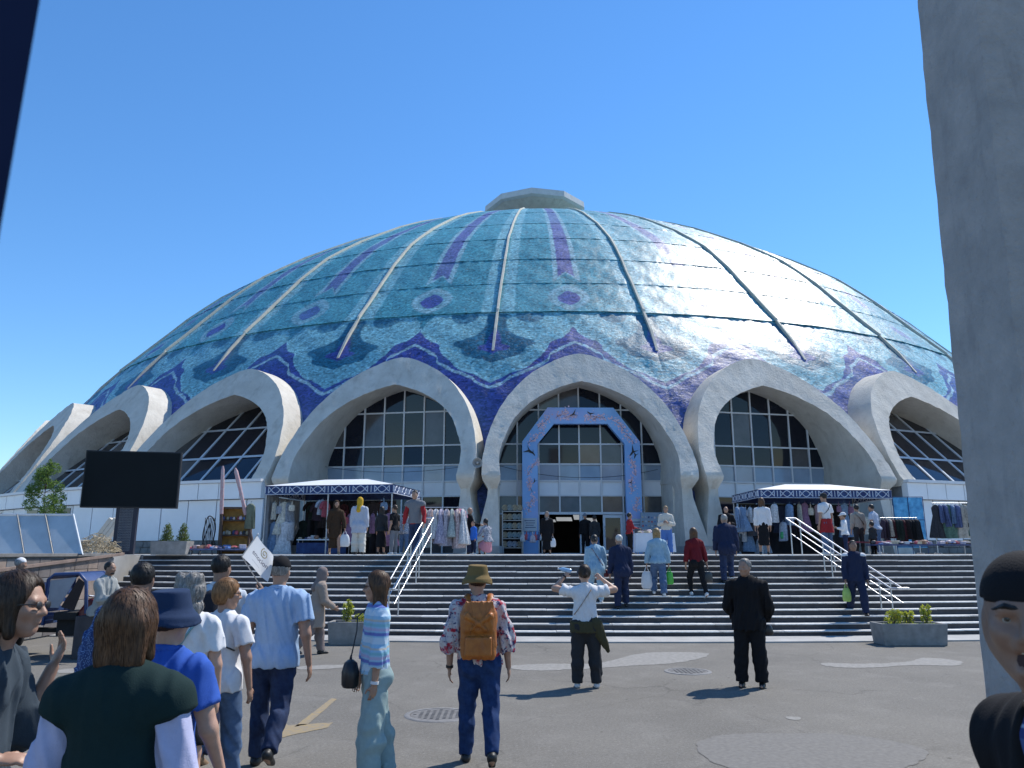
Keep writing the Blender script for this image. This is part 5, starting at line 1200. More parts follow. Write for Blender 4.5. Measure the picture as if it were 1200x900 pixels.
        if style == 'curly':
            for _ in range(46):
                a = rnd.uniform(0, 6.3); zz = rnd.uniform(-.85, .45); rr = .36 - .10 * max(0, zz); G.ell(hp(rr * math.sin(a), -.12 - rr * abs(math.cos(a)), zz), np.array([.11, .11, .13]) * hs, .02)
        if vox < .013: G.wrinkle(.0016, 260, seed, (1, 1, .10))
        else: G.wrinkle(.0014, 110, seed, (1, 1, .15))
        me = G.mesh('hair')
        if me:
            me.materials.append(HAIR[hair]); ho = link_mesh('hair', me, root)
            if vox < .0125: hair_strands(G, me, HAIR[hair], ho, hp, hs, style, seed, .0016 if vox < .009 else .0032, 5200 if vox < .009 else 1800)
    if beard:
        G = fld(); C = lambda c, r, k=.01, op='u': G.ell(hp(*c), np.array(r) * hs, k, HR, op); C((0, .14, -.36), (.22, .22, .16)); me = G.mesh('beard'); me.materials.append(HAIR[beard]); link_mesh('beard', me, root)
    # clothes
    if top:
        kd = top['kind']; t = top.get('t', .014); G = fld(); hem = J['P'][2] + top.get('hem', -.03) * H; lz = top.get('loose', 1.06)
        trunk(G, t, wid=lz if hem < J['P'][2] + .03 * H else 1.)
        if hem < J['P'][2] - .02:
            for q_ in (-1, 1): G.ell(J['P'] + [q_ * hw, -.055 * bk, -.03], (.085 * bk + t + .008, .085 * bk + t + .008, .10 * bk + t), .05)
            rh = ((.140 if male else .150) * bk + t + .006) * lz; e = J['P'].copy(); e[2] = hem - .05; fl = top.get('flare', 1.05); G.cap(J['P'], e, rh, rh * fl, .03, 1.3)
        G.cap(J['N'] - spine * .06, J['N'] + spine * top.get('neck', .012), .075 * S, (.066 if top.get('collar') else .07) * S, .03, c1=True)
        sl = top.get('sleeve', 'long'); tt = t * top.get('sl', 1.)
        if sl != 'none':
            for s in 'LR':
                if sl == 'short': e = J['S' + s] * .38 + J['E' + s] * .62; G.cap(J['S' + s], e, .052 * bk + tt, .052 * bk + tt * 1.6, .03, c1=True)
                else:
                    G.cap(J['S' + s], J['E' + s], .052 * bk + tt, .043 * bk + tt * 1.2, .03); w_ = J['R' + s] if sl == 'long' else (J['E' + s] * .55 + J['R' + s] * .45); G.cap(J['E' + s], w_, .044 * bk + tt * 1.2, (.032 if sl == 'long' else .042) * bk + tt, .012, c1=True)
        G.plane((0, 0, -1), -hem)
        if top.get('open'): G.cap(J['N'] + [0, .16, .02], J['N'] + [0, .18, -.12 * H], .05, .012, .01, op='s')
        G.wrinkle(top.get('wr', .0028) * 2.6, 25, seed + 3); me = G.mesh(kd); me.materials.append(top['mat']); link_mesh(kd, me, root); mod['top'] = G
        if top.get('collar'):
            G = fld(); nb = J['N'] + spine * .028; R = .064 * S
            for k in range(18):
                a = 2 * math.pi * k / 18; p = nb + ty @ np.array([R * math.sin(a), R * math.cos(a) * .95, .012 * -math.cos(a)]); a2 = a + .36; p2 = nb + ty @ np.array([R * math.sin(a2), R * math.cos(a2) * .95, .012 * -math.cos(a2)]); G.cap(p, p2, max(.013, vox), max(.013, vox), .01); G.cap(p, p + np.array([math.sin(a) * .014, math.cos(a) * .014, -.022]), max(.008, vox * .8), max(.007, vox * .8), .008)
            me = G.mesh('collar'); me.materials.append(top.get('cmat', top['mat'])); link_mesh('collar', me, root)
    if bottom:
        kd = bottom['kind']; t = bottom.get('t', .010); G = fld(); wz = J['P'][2] + bottom.get('rise', .075) * H; ls = bottom.get('loose', 1.)
        rh = (.140 if male else .150) * bk + t; G.cap(J['P'], J['W'], rh, (.128 if male else .118) * bk + t, .04, 1.38)
        if kd in ('skirt', 'dress_skirt'):
            e = J['P'].copy(); e[2] = bottom.get('len', .2) * H; e[:2] += (J['AL'][:2] + J['AR'][:2]) * .25; G.cap(J['P'], e, rh, bottom.get('r', .22) * S, .03, 1.25, c1=True)
        else:
            end = bottom.get('end', .04)
            for s in 'LR':
                G.cap(J['H' + s], J['K' + s], .092 * bk + t, (.060 * S + t) * (1 + (ls - 1) * .6), .03); a = J['K' + s] + (J['A' + s] - J['K' + s]) * (1 - end); G.cap(J['K' + s], a, (.060 * S + t) * (1 + (ls - 1) * .6), (.044 * S + t) * ls, .02, c1=True); G.ell(J['K' + s] * .70 + J['A' + s] * .30 + [0, -.016, 0], ((.052 * S + t) * ls, (.056 * S + t) * ls, .1 * S), .03)
            G.ell(J['P'] + [-hw, -.055 * bk, -.03], (.085 * bk, .085 * bk, .095 * bk), .04); G.ell(J['P'] + [hw, -.055 * bk, -.03], (.085 * bk, .085 * bk, .095 * bk), .04)
        G.plane((0, 0, 1), wz); G.wrinkle(bottom.get('wr', .0026) * 2.4, 22, seed + 9, (1, 1, .75)); me = G.mesh(kd if kd != 'dress_skirt' else 'skirt'); me.materials.append(bottom['mat']); link_mesh(kd if kd != 'dress_skirt' else 'skirt', me, root)
    if shoe:
        for s in 'LR':
            A = J['A' + s]; G = Field(A - [.09, .12, .12], A + [.09, .27, .08], min(vox, .012)); fp = R_(J['F' + s]); fd = np.array([0, math.cos(fp), math.sin(fp)]); up = np.array([0, -math.sin(fp), math.cos(fp)]); b = A - up * .018 * S
            G.cap(b - fd * .035, b + fd * .13 * S - up * .012, .038 * S, .034 * S, .02); G.cap(A + up * .012, A - up * .02, .043 * S, .043 * S, .02); nn = up; G.plane(-nn, -(nn @ (A - up * .052 * S))); G.plane(np.array([0, 0, 1.]), A[2] + .05); me = G.mesh('shoe')
            if me: me.materials.append(shoe); o = link_mesh('shoe', me, root)
    if hat:
        hk = hat['kind']; G = fld(); C = lambda c, r, k=.01, op='u': G.ell(hp(*c), np.array(r) * hs, k, HR, op)
        if hk == 'cap':
            C((0, -.06, .17), (.385, .46, .44)); n = HR @ np.array([0, -.10, -1.]); G.plane(n, n @ hp(0, 0, .12))
            G2 = []; b0 = hp(0, .33, .17)
            for u in np.linspace(-.26, .26, 7): G.cap(hp(u, .25, .17), hp(u * .85, .60 - abs(u) * .5, .10), max(.014, vox), max(.010, vox * .8), .01)
        elif hk == 'skullcap':
            C((0, -.05, .16), (.352, .428, .40)); n = HR @ np.array([0, -.18, -1.]); G.plane(n, n @ hp(0, 0, .17))
        elif hk == 'bucket':
            G.cap(hp(0, -.06, .10), hp(0, -.10, .60), .47 * hs, .37 * hs, .03, c1=True); n = HR @ np.array([0, .08, -1.]); G.plane(n, n @ hp(0, 0, .10))
            for k in range(44):
                a = 2 * math.pi * k / 44; a2 = a + .145; G.cap(hp(.44 * math.sin(a), -.06 + .47 * math.cos(a), .12), hp((.58 + .02 * math.sin(3 * a)) * math.sin(a), -.06 + .62 * math.cos(a), -.08 + .04 * math.sin(2 * a + 1)), max(.012, vox * .9), max(.010, vox * .9), .012)
                G.cap(hp(.51 * math.sin(a), -.06 + .55 * math.cos(a), .02), hp(.51 * math.sin(a2), -.06 + .55 * math.cos(a2), .02), max(.012, vox), max(.012, vox), .014)
        elif hk == 'hijab':
            C((0, -.06, .08), (.385, .46, .46)); C((0, -.05, -.25), (.34, .40, .36), .04); G.cap(hp(0, -.05, -.45), J['N'] - spine * .04 + [0, .01, 0], .30 * hs, .52 * hs, .05, 1.15); C((0, .42, -.06), (.255, .24, .36), .02, 's'); G.cap(hp(0, -.2, -.3), J['C'] + [0, -.10 * bk, .04], .26 * hs, .30 * hs, .05, 1.2); G.wrinkle(.002, 40, seed)
        me = G.mesh({'cap': 'baseball_cap', 'skullcap': 'skullcap', 'bucket': 'bucket_hat', 'hijab': 'headscarf'}[hk]); me.materials.append(hat['mat']); link_mesh({'cap': 'baseball_cap', 'skullcap': 'skullcap', 'bucket': 'bucket_hat', 'hijab': 'headscarf'}[hk], me, root)
    return mod
def wp(m, p): return m['M'] @ Vector([float(v) for v in p])
# ------------------------------------------------------------------ patterned fabrics
def pattern_mat(name, fn, rough=.9):
    m, b = simple(name); mk, mth, curve, less, mix, L = node_kit(m); tc = mk('ShaderNodeTexCoord'); sp = mk('ShaderNodeSeparateXYZ'); L.new(tc.outputs['Object'], sp.inputs[0])
    def noise(s, d=3):
        q = mk('ShaderNodeTexNoise'); q.inputs['Scale'].default_value = s; q.inputs['Detail'].default_value = d; L.new(tc.outputs['Object'], q.inputs['Vector']); return q.outputs['Fac']
    def voro(s, f='F1'):
        q = mk('ShaderNodeTexVoronoi', feature=f); q.inputs['Scale'].default_value = s; L.new(tc.outputs['Object'], q.inputs['Vector']); return q
    L.new(fn(mk, mth, less, mix, noise, voro, sp), b.inputs['Base Color']); b.inputs['Roughness'].default_value = rough; b.inputs['Specular IOR Level'].default_value = .2
    bu = mk('ShaderNodeBump'); bu.inputs['Strength'].default_value = .3; bu.inputs['Distance'].default_value = .004; L.new(noise(160), bu.inputs['Height']); L.new(bu.outputs[0], b.inputs['Normal']); return m
def f_floral(mk, mth, less, mix, noise, voro, sp):
    c = mix((.50, .46, .46), (.42, .03, .05), mth('MULTIPLY_ADD', noise(17), 12, -6.3, True)); c = mix(c, (.04, .05, .12), mth('MULTIPLY_ADD', noise(24, 2), 14, -8.2, True)); c = mix(c, (.33, .10, .14), mth('MULTIPLY_ADD', noise(31, 2), 12, -7.2, True)); return mix(c, (.20, .22, .34), mth('MULTIPLY_ADD', noise(40, 2), 10, -6.2, True))
def f_stripe(mk, mth, less, mix, noise, voro, sp):
    z = mth('FRACT', mth('MULTIPLY', mth('ADD', sp.outputs[2], mth('MULTIPLY', noise(5), .02)), 4.6)); c = (.30, .50, .66); c = mix(c, (.50, .62, .72), less(z, .22, .02)); c = mix(c, (.14, .18, .46), mth('MULTIPLY', less(.28, z, .02), less(z, .40, .02))); c = mix(c, (.42, .40, .58), mth('MULTIPLY', less(.46, z, .02), less(z, .56, .02))); c = mix(c, (.22, .46, .55), mth('MULTIPLY', less(.62, z, .02), less(z, .72, .02))); c = mix(c, (.50, .46, .40), mth('MULTIPLY', less(.80, z, .02), less(z, .87, .02))); return c
def f_plaid(mk, mth, less, mix, noise, voro, sp):
    u = mth('FRACT', mth('MULTIPLY', mth('ADD', sp.outputs[0], mth('MULTIPLY', sp.outputs[1], .35)), 11)); v = mth('FRACT', mth('MULTIPLY', sp.outputs[2], 11)); c = (.035, .055, .19)
    c = mix(c, (.02, .025, .08), mth('MULTIPLY', less(.45, u, .03), less(u, .9, .03))); c = mix(c, (.10, .16, .34), mth('MULTIPLY', less(.5, v, .03), .5)); c = mix(c, (.32, .42, .55), less(mth('ABSOLUTE', mth('SUBTRACT', u, .2)), .045, .01)); c = mix(c, (.30, .38, .52), less(mth('ABSOLUTE', mth('SUBTRACT', v, .25)), .035, .01)); return mix(c, (.25, .22, .2), less(mth('ABSOLUTE', mth('SUBTRACT', u, .75)), .02, .01))
def f_dots(mk, mth, less, mix, noise, voro, sp):
    q = voro(95); c = mix((.035, .06, .16), (.16, .26, .46), less(q.outputs['Distance'], .36, .06)); return c
def f_check(mk, mth, less, mix, noise, voro, sp): return mix((.22, .23, .26), (.5, .5, .54), mth('MULTIPLY_ADD', noise(28), 10, -5, True))
floral = pattern_mat('floral_blouse', f_floral); stripe = pattern_mat('striped_knit', f_stripe); plaid = pattern_mat('plaid_shirt', f_plaid); dots = pattern_mat('dotted_shirt', f_dots); check = pattern_mat('mottled_cloth', f_check)
W_ = fab('white', (.66, .66, .67)); LB = fab('light_blue', (.30, .42, .60)); DEN = fab('denim', (.065, .11, .20), (.10, .16, .27), sc=18); DEND = fab('dark_denim', (.018, .026, .062), (.03, .05, .11), sc=18); DENB = fab('blue_denim', (.012, .030, .095), (.025, .055, .15), sc=18); BLK = fab('black', (.011, .011, .013)); NAVY = fab('navy', (.018, .026, .060)); GRNV = fab('dark_green', (.010, .026, .026)); SLATE = fab('slate', (.045, .06, .075)); BLUE = fab('royal_blue', (.035, .10, .40)); SAGE = fab('sage', (.27, .36, .36)); OLIVE = fab('olive', (.06, .055, .03)); BEIGE = fab('beige', (.30, .24, .20)); BROWN = fab('brown', (.05, .03, .018)); RED = fab('red', (.30, .025, .03)); DRED = fab('dark_red', (.13, .012, .018)); DJ = fab('pale_denim', (.24, .37, .47), (.32, .46, .55), sc=14); MUST = fab('mustard', (.50, .30, .03)); KHAKI = fab('khaki', (.17, .115, .045)); GREY = fab('grey', (.16, .17, .19)); TAUP = fab('taupe', (.20, .16, .15)); CREAM = fab('cream', (.55, .52, .46)); PINK = fab('pink', (.55, .25, .30)); CHAR = fab('charcoal', (.03, .031, .034)); LILAC = fab('pale_lilac', (.42, .43, .60))
SH_B = mat('shoe_black', (.012, .012, .013), .5, .2, 20); SH_W = mat('shoe_white', (.62, .61, .60), .6, .1, 20); SH_T = mat('shoe_tan', (.22, .14, .08), .6, .2, 20)
V10, V8, VF = .010, .0075, .0165
WALK = dict(legL=(18, 6), legR=(-14, 14)); WALK2 = dict(legL=(-14, 14), legR=(18, 6)); CLIMB = dict(legL=(38, 46), legR=(4, 10)); CLIMB2 = dict(legL=(4, 10), legR=(38, 46)); STAND = dict(legL=(0, 0), legR=(2, 3))
SWING = dict(armL=((.16, -.22, -1), (.05, -.05, -1)), armR=((.16, .18, -1), (.04, .42, -1)))
def step_at(k, xp):
    d0 = CY - math.sqrt((R0 - TREAD * (k - 1) - .13) ** 2 - (xp - CX) ** 2); return d0, RISE * k
# ---------- plaza
P8 = person('man in pale blue polo shirt, black cap and dark jeans walking towards the steps', px(322, 7.2, .9), 7.2, 0, 0, 1.745, .0085, 'tan', True, 1.16, legL=(4, 4), legR=(-16, 30), armL=((.2, .05, -1), (-.1, .25, -1)), armR=((.22, -.06, -1), (.12, .18, -1)), top=dict(kind='polo_shirt', mat=LB, sleeve='short', hem=-.045, t=.02, collar=True, wr=.003, loose=1.03), bottom=dict(kind='trousers', mat=DEND, loose=1.15), shoe=SH_B, hat=dict(kind='cap', mat=BLK), hair='grey', style='crop', seed=11, headyaw=-6)
P7 = person('woman with short ginger hair in white T-shirt and blue jeans looking aside', px(258, 6.6, .9), 6.6, 0, -14, 1.56, .0085, 'tan', False, 1.10, legL=(-10, 10), legR=(12, 8), armL=((.3, -.1, -1), (-.2, .3, -1)), armR=((.28, .02, -1), (.12, .12, -1)), headyaw=-52, hair='red', style='fringe', top=dict(kind='t_shirt', mat=W_, sleeve='short', hem=-.05, t=.018, wr=.003), bottom=dict(kind='jeans', mat=DEN, loose=1.2), shoe=SH_T, glasses=True, seed=12)
P9 = person('woman in blue striped sweater and pale green wide trousers in sunglasses', px(440, 6.75, .9), 6.75, 0, 112, 1.615, .0085, 'tan', False, .98, legL=(6, 4), legR=(-8, 4), armL=((.12, .10, -1), (.0, .10, -1)), armR=((.2, .05, -1), (.05, .3, -1)), headyaw=-14, hair='brown', style='long', top=dict(kind='striped_sweater', mat=stripe, sleeve='34', hem=.0, t=.020, wr=.003, sl=1.1), bottom=dict(kind='wide_trousers', mat=SAGE, loose=1.75, end=-.02, t=.012, rise=.06), shoe=SH_W, glasses=True, seed=13)
P11 = person('woman with khaki bucket hat in floral blouse and blue jeans walking towards the steps', px(562, 7.3, .9), 7.3, 0, 2, 1.65, .0085, 'tan', False, 1.12, side=-2, legL=(6, 4), legR=(-12, 22), armL=((.28, -.05, -1), (.02, .12, -1)), armR=((.30, .02, -1), (.10, .14, -1)), hair='dkbrown', style='short', top=dict(kind='floral_blouse', mat=floral, sleeve='34', hem=-.01, t=.022, wr=.004, sl=1.4), bottom=dict(kind='jeans', mat=DENB, loose=1.12), shoe=SH_B, hat=dict(kind='bucket', mat=KHAKI), headyaw=12, seed=14)
P12 = person('woman in white polo and dark trousers raising both hands to take a photo', px(686, 11.15, .9), 11.15, 0, 0, 1.60, .0115, 'fair', False, 1.16, legL=(2, 2, .08), legR=(0, 0, .10), armL=((.95, .35, .18), (-.78, .45, .85)), armR=((.95, .30, .12), (-.95, .5, .80)), palmL=(-.2, 1, 0), palmR=(-.2, 1, 0), curlL=.9, curlR=.9, headpitch=8, hair='dkbrown', style='bun', top=dict(kind='polo_shirt', mat=W_, sleeve='short', hem=-.0, t=.016, collar=True), bottom=dict(kind='trousers', mat=CHAR, loose=1.35, t=.014), shoe=SH_W, seed=15)
P13 = person('grey haired man in black jacket and trousers standing with hands behind his back', px(877, 11.2, .9), 11.2, 0, 158, 1.70, .0115, 'tan', True, 1.14, legL=(0, 0, .08), legR=(2, 2, .09), armL=((.26, -.22, -1), (-.25, -.55, -.8)), armR=((.26, -.22, -1), (-.35, -.6, -.75)), headyaw=-24, hair='grey', style='crop', top=dict(kind='jacket', mat=BLK, sleeve='long', hem=-.075, t=.03, collar=True, wr=.004, open=True), bottom=dict(kind='trousers', mat=BLK, loose=1.5, t=.014), shoe=SH_B, seed=16)
P10 = person('woman in taupe headscarf and beige coat walking past the steps', px(371, 14.6, .8), 14.6, 0, -62, 1.53, .0135, 'tan', False, 1.12, legL=(16, 10), legR=(-20, 22), lean=6, hair='dkbrown', style=None, hat=dict(kind='hijab', mat=TAUP), top=dict(kind='coat', mat=BEIGE, sleeve='long', hem=-.19, t=.024, flare=1.15), bottom=dict(kind='trousers', mat=TAUP, loose=1.4), shoe=SH_B, seed=17, armL=((.2, .3, -1), (-.2, .8, -.5)), armR=((.2, .2, -1), (-.2, .8, -.5)))
# ---------- near group at the left
P2 = person('brown haired woman seen from behind in dark green vest over white sleeves', px(141, 2.85, 1.3), 2.85, 0, 3, 1.645, V8, 'tan', False, 1.0, legL=(8, 5), legR=(-6, 8), armL=((.24, .05, -1), (.16, .30, -1)), armR=((.24, .05, -1), (.14, .30, -1)), headyaw=-4, hair='brown', style='bob', top=dict(kind='white_shirt', mat=LILAC, sleeve='long', hem=.02, t=.010, sl=2.0, wr=.003), bottom=dict(kind='trousers', mat=CHAR), shoe=SH_B, seed=18)
G = None
def vest(m, mt, S=.97, bulk=1.10, t=.030):
    J = m['J']; lo = J['P'] - [.42, .3, .12]; hi = J['N'] + [.42, .3, .14]; F = Field(lo, hi, .0085); bk = S * bulk
    F.cap(J['P'] - [0, 0, .03], J['W'], .155 * bk + t, .125 * bk + t, .05, 1.3); F.cap(J['W'], J['C'], .125 * bk + t, .136 * bk + t, .05, 1.3); F.cap(J['SL'] * .66 + J['SR'] * .34, J['SR'] * .66 + J['SL'] * .34, .085 * S + t, .085 * S + t, .05, 1.15)
    for q in 'LR': F.cap(J['N'] - [0, 0, .033], J['S' + q], .060 * S + t, .056 * S + t, .05)
    for s, q in (('L', -1), ('R', 1)): F.cap(J['S' + s], J['S' + s] * .84 + J['E' + s] * .16, .058 * S * bulk + t, .060 * S * bulk + t, .03, c1=True)
    F.cap(J['N'] - [0, 0, .05], J['N'] + [0, 0, .012], .085 * S, .085 * S, .03, c1=True); F.plane((0, 0, -1), -(J['P'][2] - .04)); F.wrinkle(.003, 26, 5)
    me = F.mesh('vest'); me.materials.append(mt); link_mesh('vest', me, m['root'])
vest(P2, GRNV, .97, 1.0, .030)
P1 = person('woman in sunglasses and slate sweater gesturing with one open hand', px(-16, 3.15, 1.4), 3.15, 0, -80, 1.70, V8, 'tan', False, .96, hoff=.075, legL=(5, 4), legR=(-6, 8), armR=((.30, -.25, -.85), (-.15, .95, -.02)), armL=((.3, .2, -.8), (.1, .30, .93)), palmL=(-.6, -.7, .4), palmR=(-.3, -.3, -1), curlL=.45, curlR=.6, headyaw=-8, hair='dkbrown', style='bob', top=dict(kind='sweater', mat=SLATE, sleeve='34', hem=-.03, t=.024, wr=.005, sl=1.2), bottom=dict(kind='trousers', mat=BLK), shoe=SH_B, glasses=True, seed=19)
P3 = person('person in royal blue polo shirt and blue sun hat behind the green vest', px(196, 3.9, 1.4), 3.9, 0, -8, 1.57, V10, 'fair', False, 1.12, armR=((.32, .05, -1), (.1, .45, -.9)), hair='dkbrown', style='short', top=dict(kind='polo_shirt', mat=BLUE, sleeve='short', hem=-.05, t=.02, collar=True), bottom=dict(kind='trousers', mat=DEN), shoe=SH_T, hat=dict(kind='bucket', mat=fab('hat_blue', (.02, .038, .085))), headyaw=-10, seed=20, **STAND)
P4 = person('dark haired man in speckled navy shirt standing beside the motor cart', px(160, 6.0, 1.2), 6.0, 0, 6, 1.74, V10, 'dark', True, 1.18, armL=((.40, .0, -1), (.16, .15, -1)), armR=((.3, .1, -1), (.05, .3, -1)), hair='black', style='crop', top=dict(kind='speckled_shirt', mat=dots, sleeve='long', hem=-.06, t=.024, collar=True, wr=.004), bottom=dict(kind='trousers', mat=CHAR, loose=1.2), shoe=SH_B, seed=21, **WALK)
P5 = person('woman with wavy grey hair in pale top and black skirt', px(219, 5.8, 1.2), 5.8, 0, 8, 1.62, V10, 'fair', False, 1.02, armL=((.2, .0, -1), (.05, .2, -1)), armR=((.2, .0, -1), (.05, .2, -1)), hair='grey', style='curly', top=dict(kind='pale_top', mat=W_, sleeve='short', hem=-.0, t=.018), bottom=dict(kind='skirt', mat=BLK, len=.30, r=.19), shoe=SH_B, seed=22, **STAND)
P6 = person('dark haired man in white shirt with backpack straps holding up a small flag', px(254, 7.5, 1.2), 7.5, 0, -12, 1.80, V10, 'dark', True, 1.05, armL=((.35, .1, -1), (-.1, .7, .3)), armR=((.15, .55, -.7), (-.05, .55, .9)), palmR=(-1, 0, 0), curlR=1.3, curlL=.8, hair='black', style='crop', top=dict(kind='white_shirt', mat=fab('offwhite', (.52, .56, .60)), sleeve='short', hem=-.06, t=.02, collar=True), bottom=dict(kind='trousers', mat=NAVY, loose=1.2), shoe=SH_T, seed=23, **WALK)
P14 = person('man in black skullcap, dark vest and blue plaid shirt with open mouth beside the pillar', px(1296, 1.55, 1.6), 1.55, 0, 95, 1.79, .0062, 'dark', True, .95, lean=6, hoff=.06, armL=((.12, -.05, -1), (.05, .25, -1)), armR=((.12, -.15, -1), (.05, .1, -1)), headyaw=48, headpitch=3, hair='black', style=None, hat=dict(kind='skullcap', mat=BLK), top=dict(kind='plaid_shirt', mat=plaid, sleeve='long', hem=-.06, t=.018, collar=True, wr=.003), bottom=dict(kind='trousers', mat=CHAR, loose=1.3), shoe=SH_B, mouth=True, eyes=True, seed=24, **STAND)
def open_vest(m, mt):
    J = m['J']; lo = J['P'] - [.42, .34, .14]; hi = J['N'] + [.42, .34, .14]; F = Field(lo, hi, .0075); S = 1.05; bk = S * .96; t = .026
    F.cap(J['P'] - [0, 0, .05], J['W'], .142 * bk + t, .130 * bk + t, .05, 1.3); F.cap(J['W'], J['C'], .130 * bk + t, .150 * bk + t, .05, 1.3); F.cap(J['SL'] * .66 + J['SR'] * .34, J['SR'] * .66 + J['SL'] * .34, .085 * S + t, .085 * S + t, .05, 1.15)
    for q in 'LR': F.cap(J['N'] - [0, 0, .035], J['S' + q], .058 * S + t, .054 * S + t, .05)
    for s in 'LR': F.cap(J['S' + s], J['S' + s] * .8 + J['E' + s] * .2, .062 * S + t, .058 * S + t * .9, .03, c1=True)
    F.cap(J['N'] + [-.09, .15, .06], J['P'] + [-.09, .22, -.2], .14, .16, .01, op='s'); F.cap(J['N'] + [0, .02, .1], J['N'] + [0, .02, -.02], .085, .075, .01, op='s'); F.plane((0, 0, -1), -(J['P'][2] - .08)); F.wrinkle(.003, 26, 5)
    me = F.mesh('vest'); me.materials.append(mt); link_mesh('vest', me, m['root'])
open_vest(P14, BLK)
# ---------- on the steps
def onstep(lab, xpx, k, yaw, **kw):
    X_ = px(xpx, 17.5 + TREAD * k, RISE * k + .8); d, z = step_at(k, X_); return person(lab, X_, d, z, yaw, vox=.0145, **kw)
S1 = onstep('woman in pale denim jacket with dark red shoulder bag climbing the steps', 698, 5, 4, H=1.53, lean=14, bulk=1.15, hair='black', style='bun', top=dict(kind='denim_jacket', mat=DJ, hem=-.08, t=.026, flare=1.15), bottom=dict(kind='trousers', mat=DJ, loose=1.3), shoe=SH_W, seed=31, **CLIMB)
S2 = onstep('white haired man in navy suit climbing the steps bent forward', 728, 4, 8, H=1.68, male=True, lean=13, hair='white', style='crop', headyaw=14, top=dict(kind='suit_jacket', mat=NAVY, hem=-.085, t=.026, flare=1.08), bottom=dict(kind='suit_trousers', mat=NAVY, loose=1.4), shoe=SH_B, seed=32, legL=(4, 6), legR=(24, 30))
S3 = onstep('fair haired woman in pale blue jacket and jeans carrying white and green bags', 770, 6, -4, H=1.55, lean=8, hair='blond', style='long', top=dict(kind='denim_jacket', mat=DJ, hem=-.03, t=.03), bottom=dict(kind='jeans', mat=DEN, loose=1.5), shoe=SH_W, seed=33, legL=(26, 34), legR=(-4, 6), armL=((.3, .02, -1), (.12, .1, -1)), armR=((.3, .02, -1), (.12, .1, -1)))
S4 = onstep('woman in dark red sweater and black trousers climbing the steps', 815, 6, 12, H=1.60, lean=8, hair='brown', style='long', top=dict(kind='red_sweater', mat=DRED, hem=.0, t=.022), bottom=dict(kind='trousers', mat=BLK), shoe=SH_W, seed=34, legL=(28, 36), legR=(-10, 14), armL=((.2, .0, -1), (.05, .2, -1)), armR=((.25, -.1, -1), (.2, -.05, -1)))
S5 = onstep('man in long navy jacket climbing near the top of the steps', 851, 8, -6, H=1.66, male=True, lean=12, bulk=1.12, hair='grey', style='crop', top=dict(kind='navy_jacket', mat=NAVY, hem=-.10, t=.036, flare=1.05), bottom=dict(kind='trousers', mat=DEND, loose=1.3), shoe=SH_B, seed=35, **CLIMB2)
S6 = onstep('man in navy tracksuit with white shoulders coming down by the handrail', 1005, 3, 172, H=1.68, male=True, hair='black', style='crop', skin='dark', top=dict(kind='track_jacket', mat=NAVY, hem=-.06, t=.024), bottom=dict(kind='track_trousers', mat=NAVY, loose=1.4), shoe=SH_B, seed=36, legL=(18, 14), legR=(-14, 16), headpitch=-8)
def yoke(m, mt):
    J = m['J']; F = Field(J['N'] - [.34, .22, .2], J['N'] + [.34, .22, .1], .0145); F.cap(J['SL'] + [-.0, 0, .005], J['SR'] + [.0, 0, .005], .088, .088, .03); F.cap(J['N'] - [0, 0, .02], J['N'] + [0, 0, .03], .085, .082, .03, c1=True); F.plane((0, 0, -1), -(J['N'][2] - .075)); F.cap(J['N'] + [0, .0, .2], J['N'], .045, .045, .01, op='s'); me = F.mesh('shoulder_yoke'); me.materials.append(mt); link_mesh('shoulder_yoke', me, m['root'])
yoke(S6, W_)
# ---------- on the terrace
def terr(lab, xpx, d, yaw, **kw): return person(lab, px(xpx, d, 2.6), d, ZT, yaw, vox=kw.pop('vox', VF), **kw)
T1 = terr('woman in brown headscarf and long brown dress carrying a white bag', 393, 23.4, 200, H=1.60, lean=3, hair='dkbrown', style=None, hat=dict(kind='hijab', mat=BROWN), top=dict(kind='brown_tunic', mat=BROWN, hem=-.2, t=.024, flare=1.2), bottom=dict(kind='dress_skirt', mat=BROWN, len=.12, r=.19), shoe=SH_T, seed=41, armL=((.3, .1, -1), (.1, .4, -1)), **WALK)
T2 = terr('woman in yellow headscarf, white tunic and pale trousers at the top of the steps', 421, 22.7, -8, H=1.62, bulk=1.12, hair='dkbrown', style=None, hat=dict(kind='hijab', mat=MUST), top=dict(kind='white_tunic', mat=fab('tunic', (.40, .43, .50)), hem=-.14, t=.028, flare=1.12), bottom=dict(kind='trousers', mat=CREAM, loose=1.7, t=.016), shoe=SH_B, seed=42, **STAND)
T3 = terr('man with red sleeves and grey vest leaning on the handrail end', 487, 21.0, 170, H=1.72, male=True, lean=10, hair='black', style='crop', top=dict(kind='red_shirt', mat=RED, hem=-.03, t=.016), bottom=dict(kind='jeans', mat=DEND, loose=1.3), shoe=SH_B, seed=43, armL=((.3, .2, -1), (.12, .45, -.9)), armR=((.25, .0, -1), (.1, .15, -1)), headpitch=-12, vox=.0145, **WALK)
vest(T3, GREY, 1.0, 1.05, .036)
T4 = terr('woman in dark clothes browsing under the left canopy', 447, 27.2, -20, H=1.6, hair='black', style='long', top=dict(kind='dark_top', mat=CHAR), bottom=dict(kind='skirt', mat=BLK, len=.15, r=.2), shoe=SH_B, seed=44, **STAND)
T5 = terr('woman in black top and grey jeans standing by the dress rack', 462, 26.6, 60, H=1.62, hair='dkbrown', style='bun', top=dict(kind='black_top', mat=BLK, sleeve='short'), bottom=dict(kind='jeans', mat=GREY), shoe=SH_W, seed=45, **STAND)
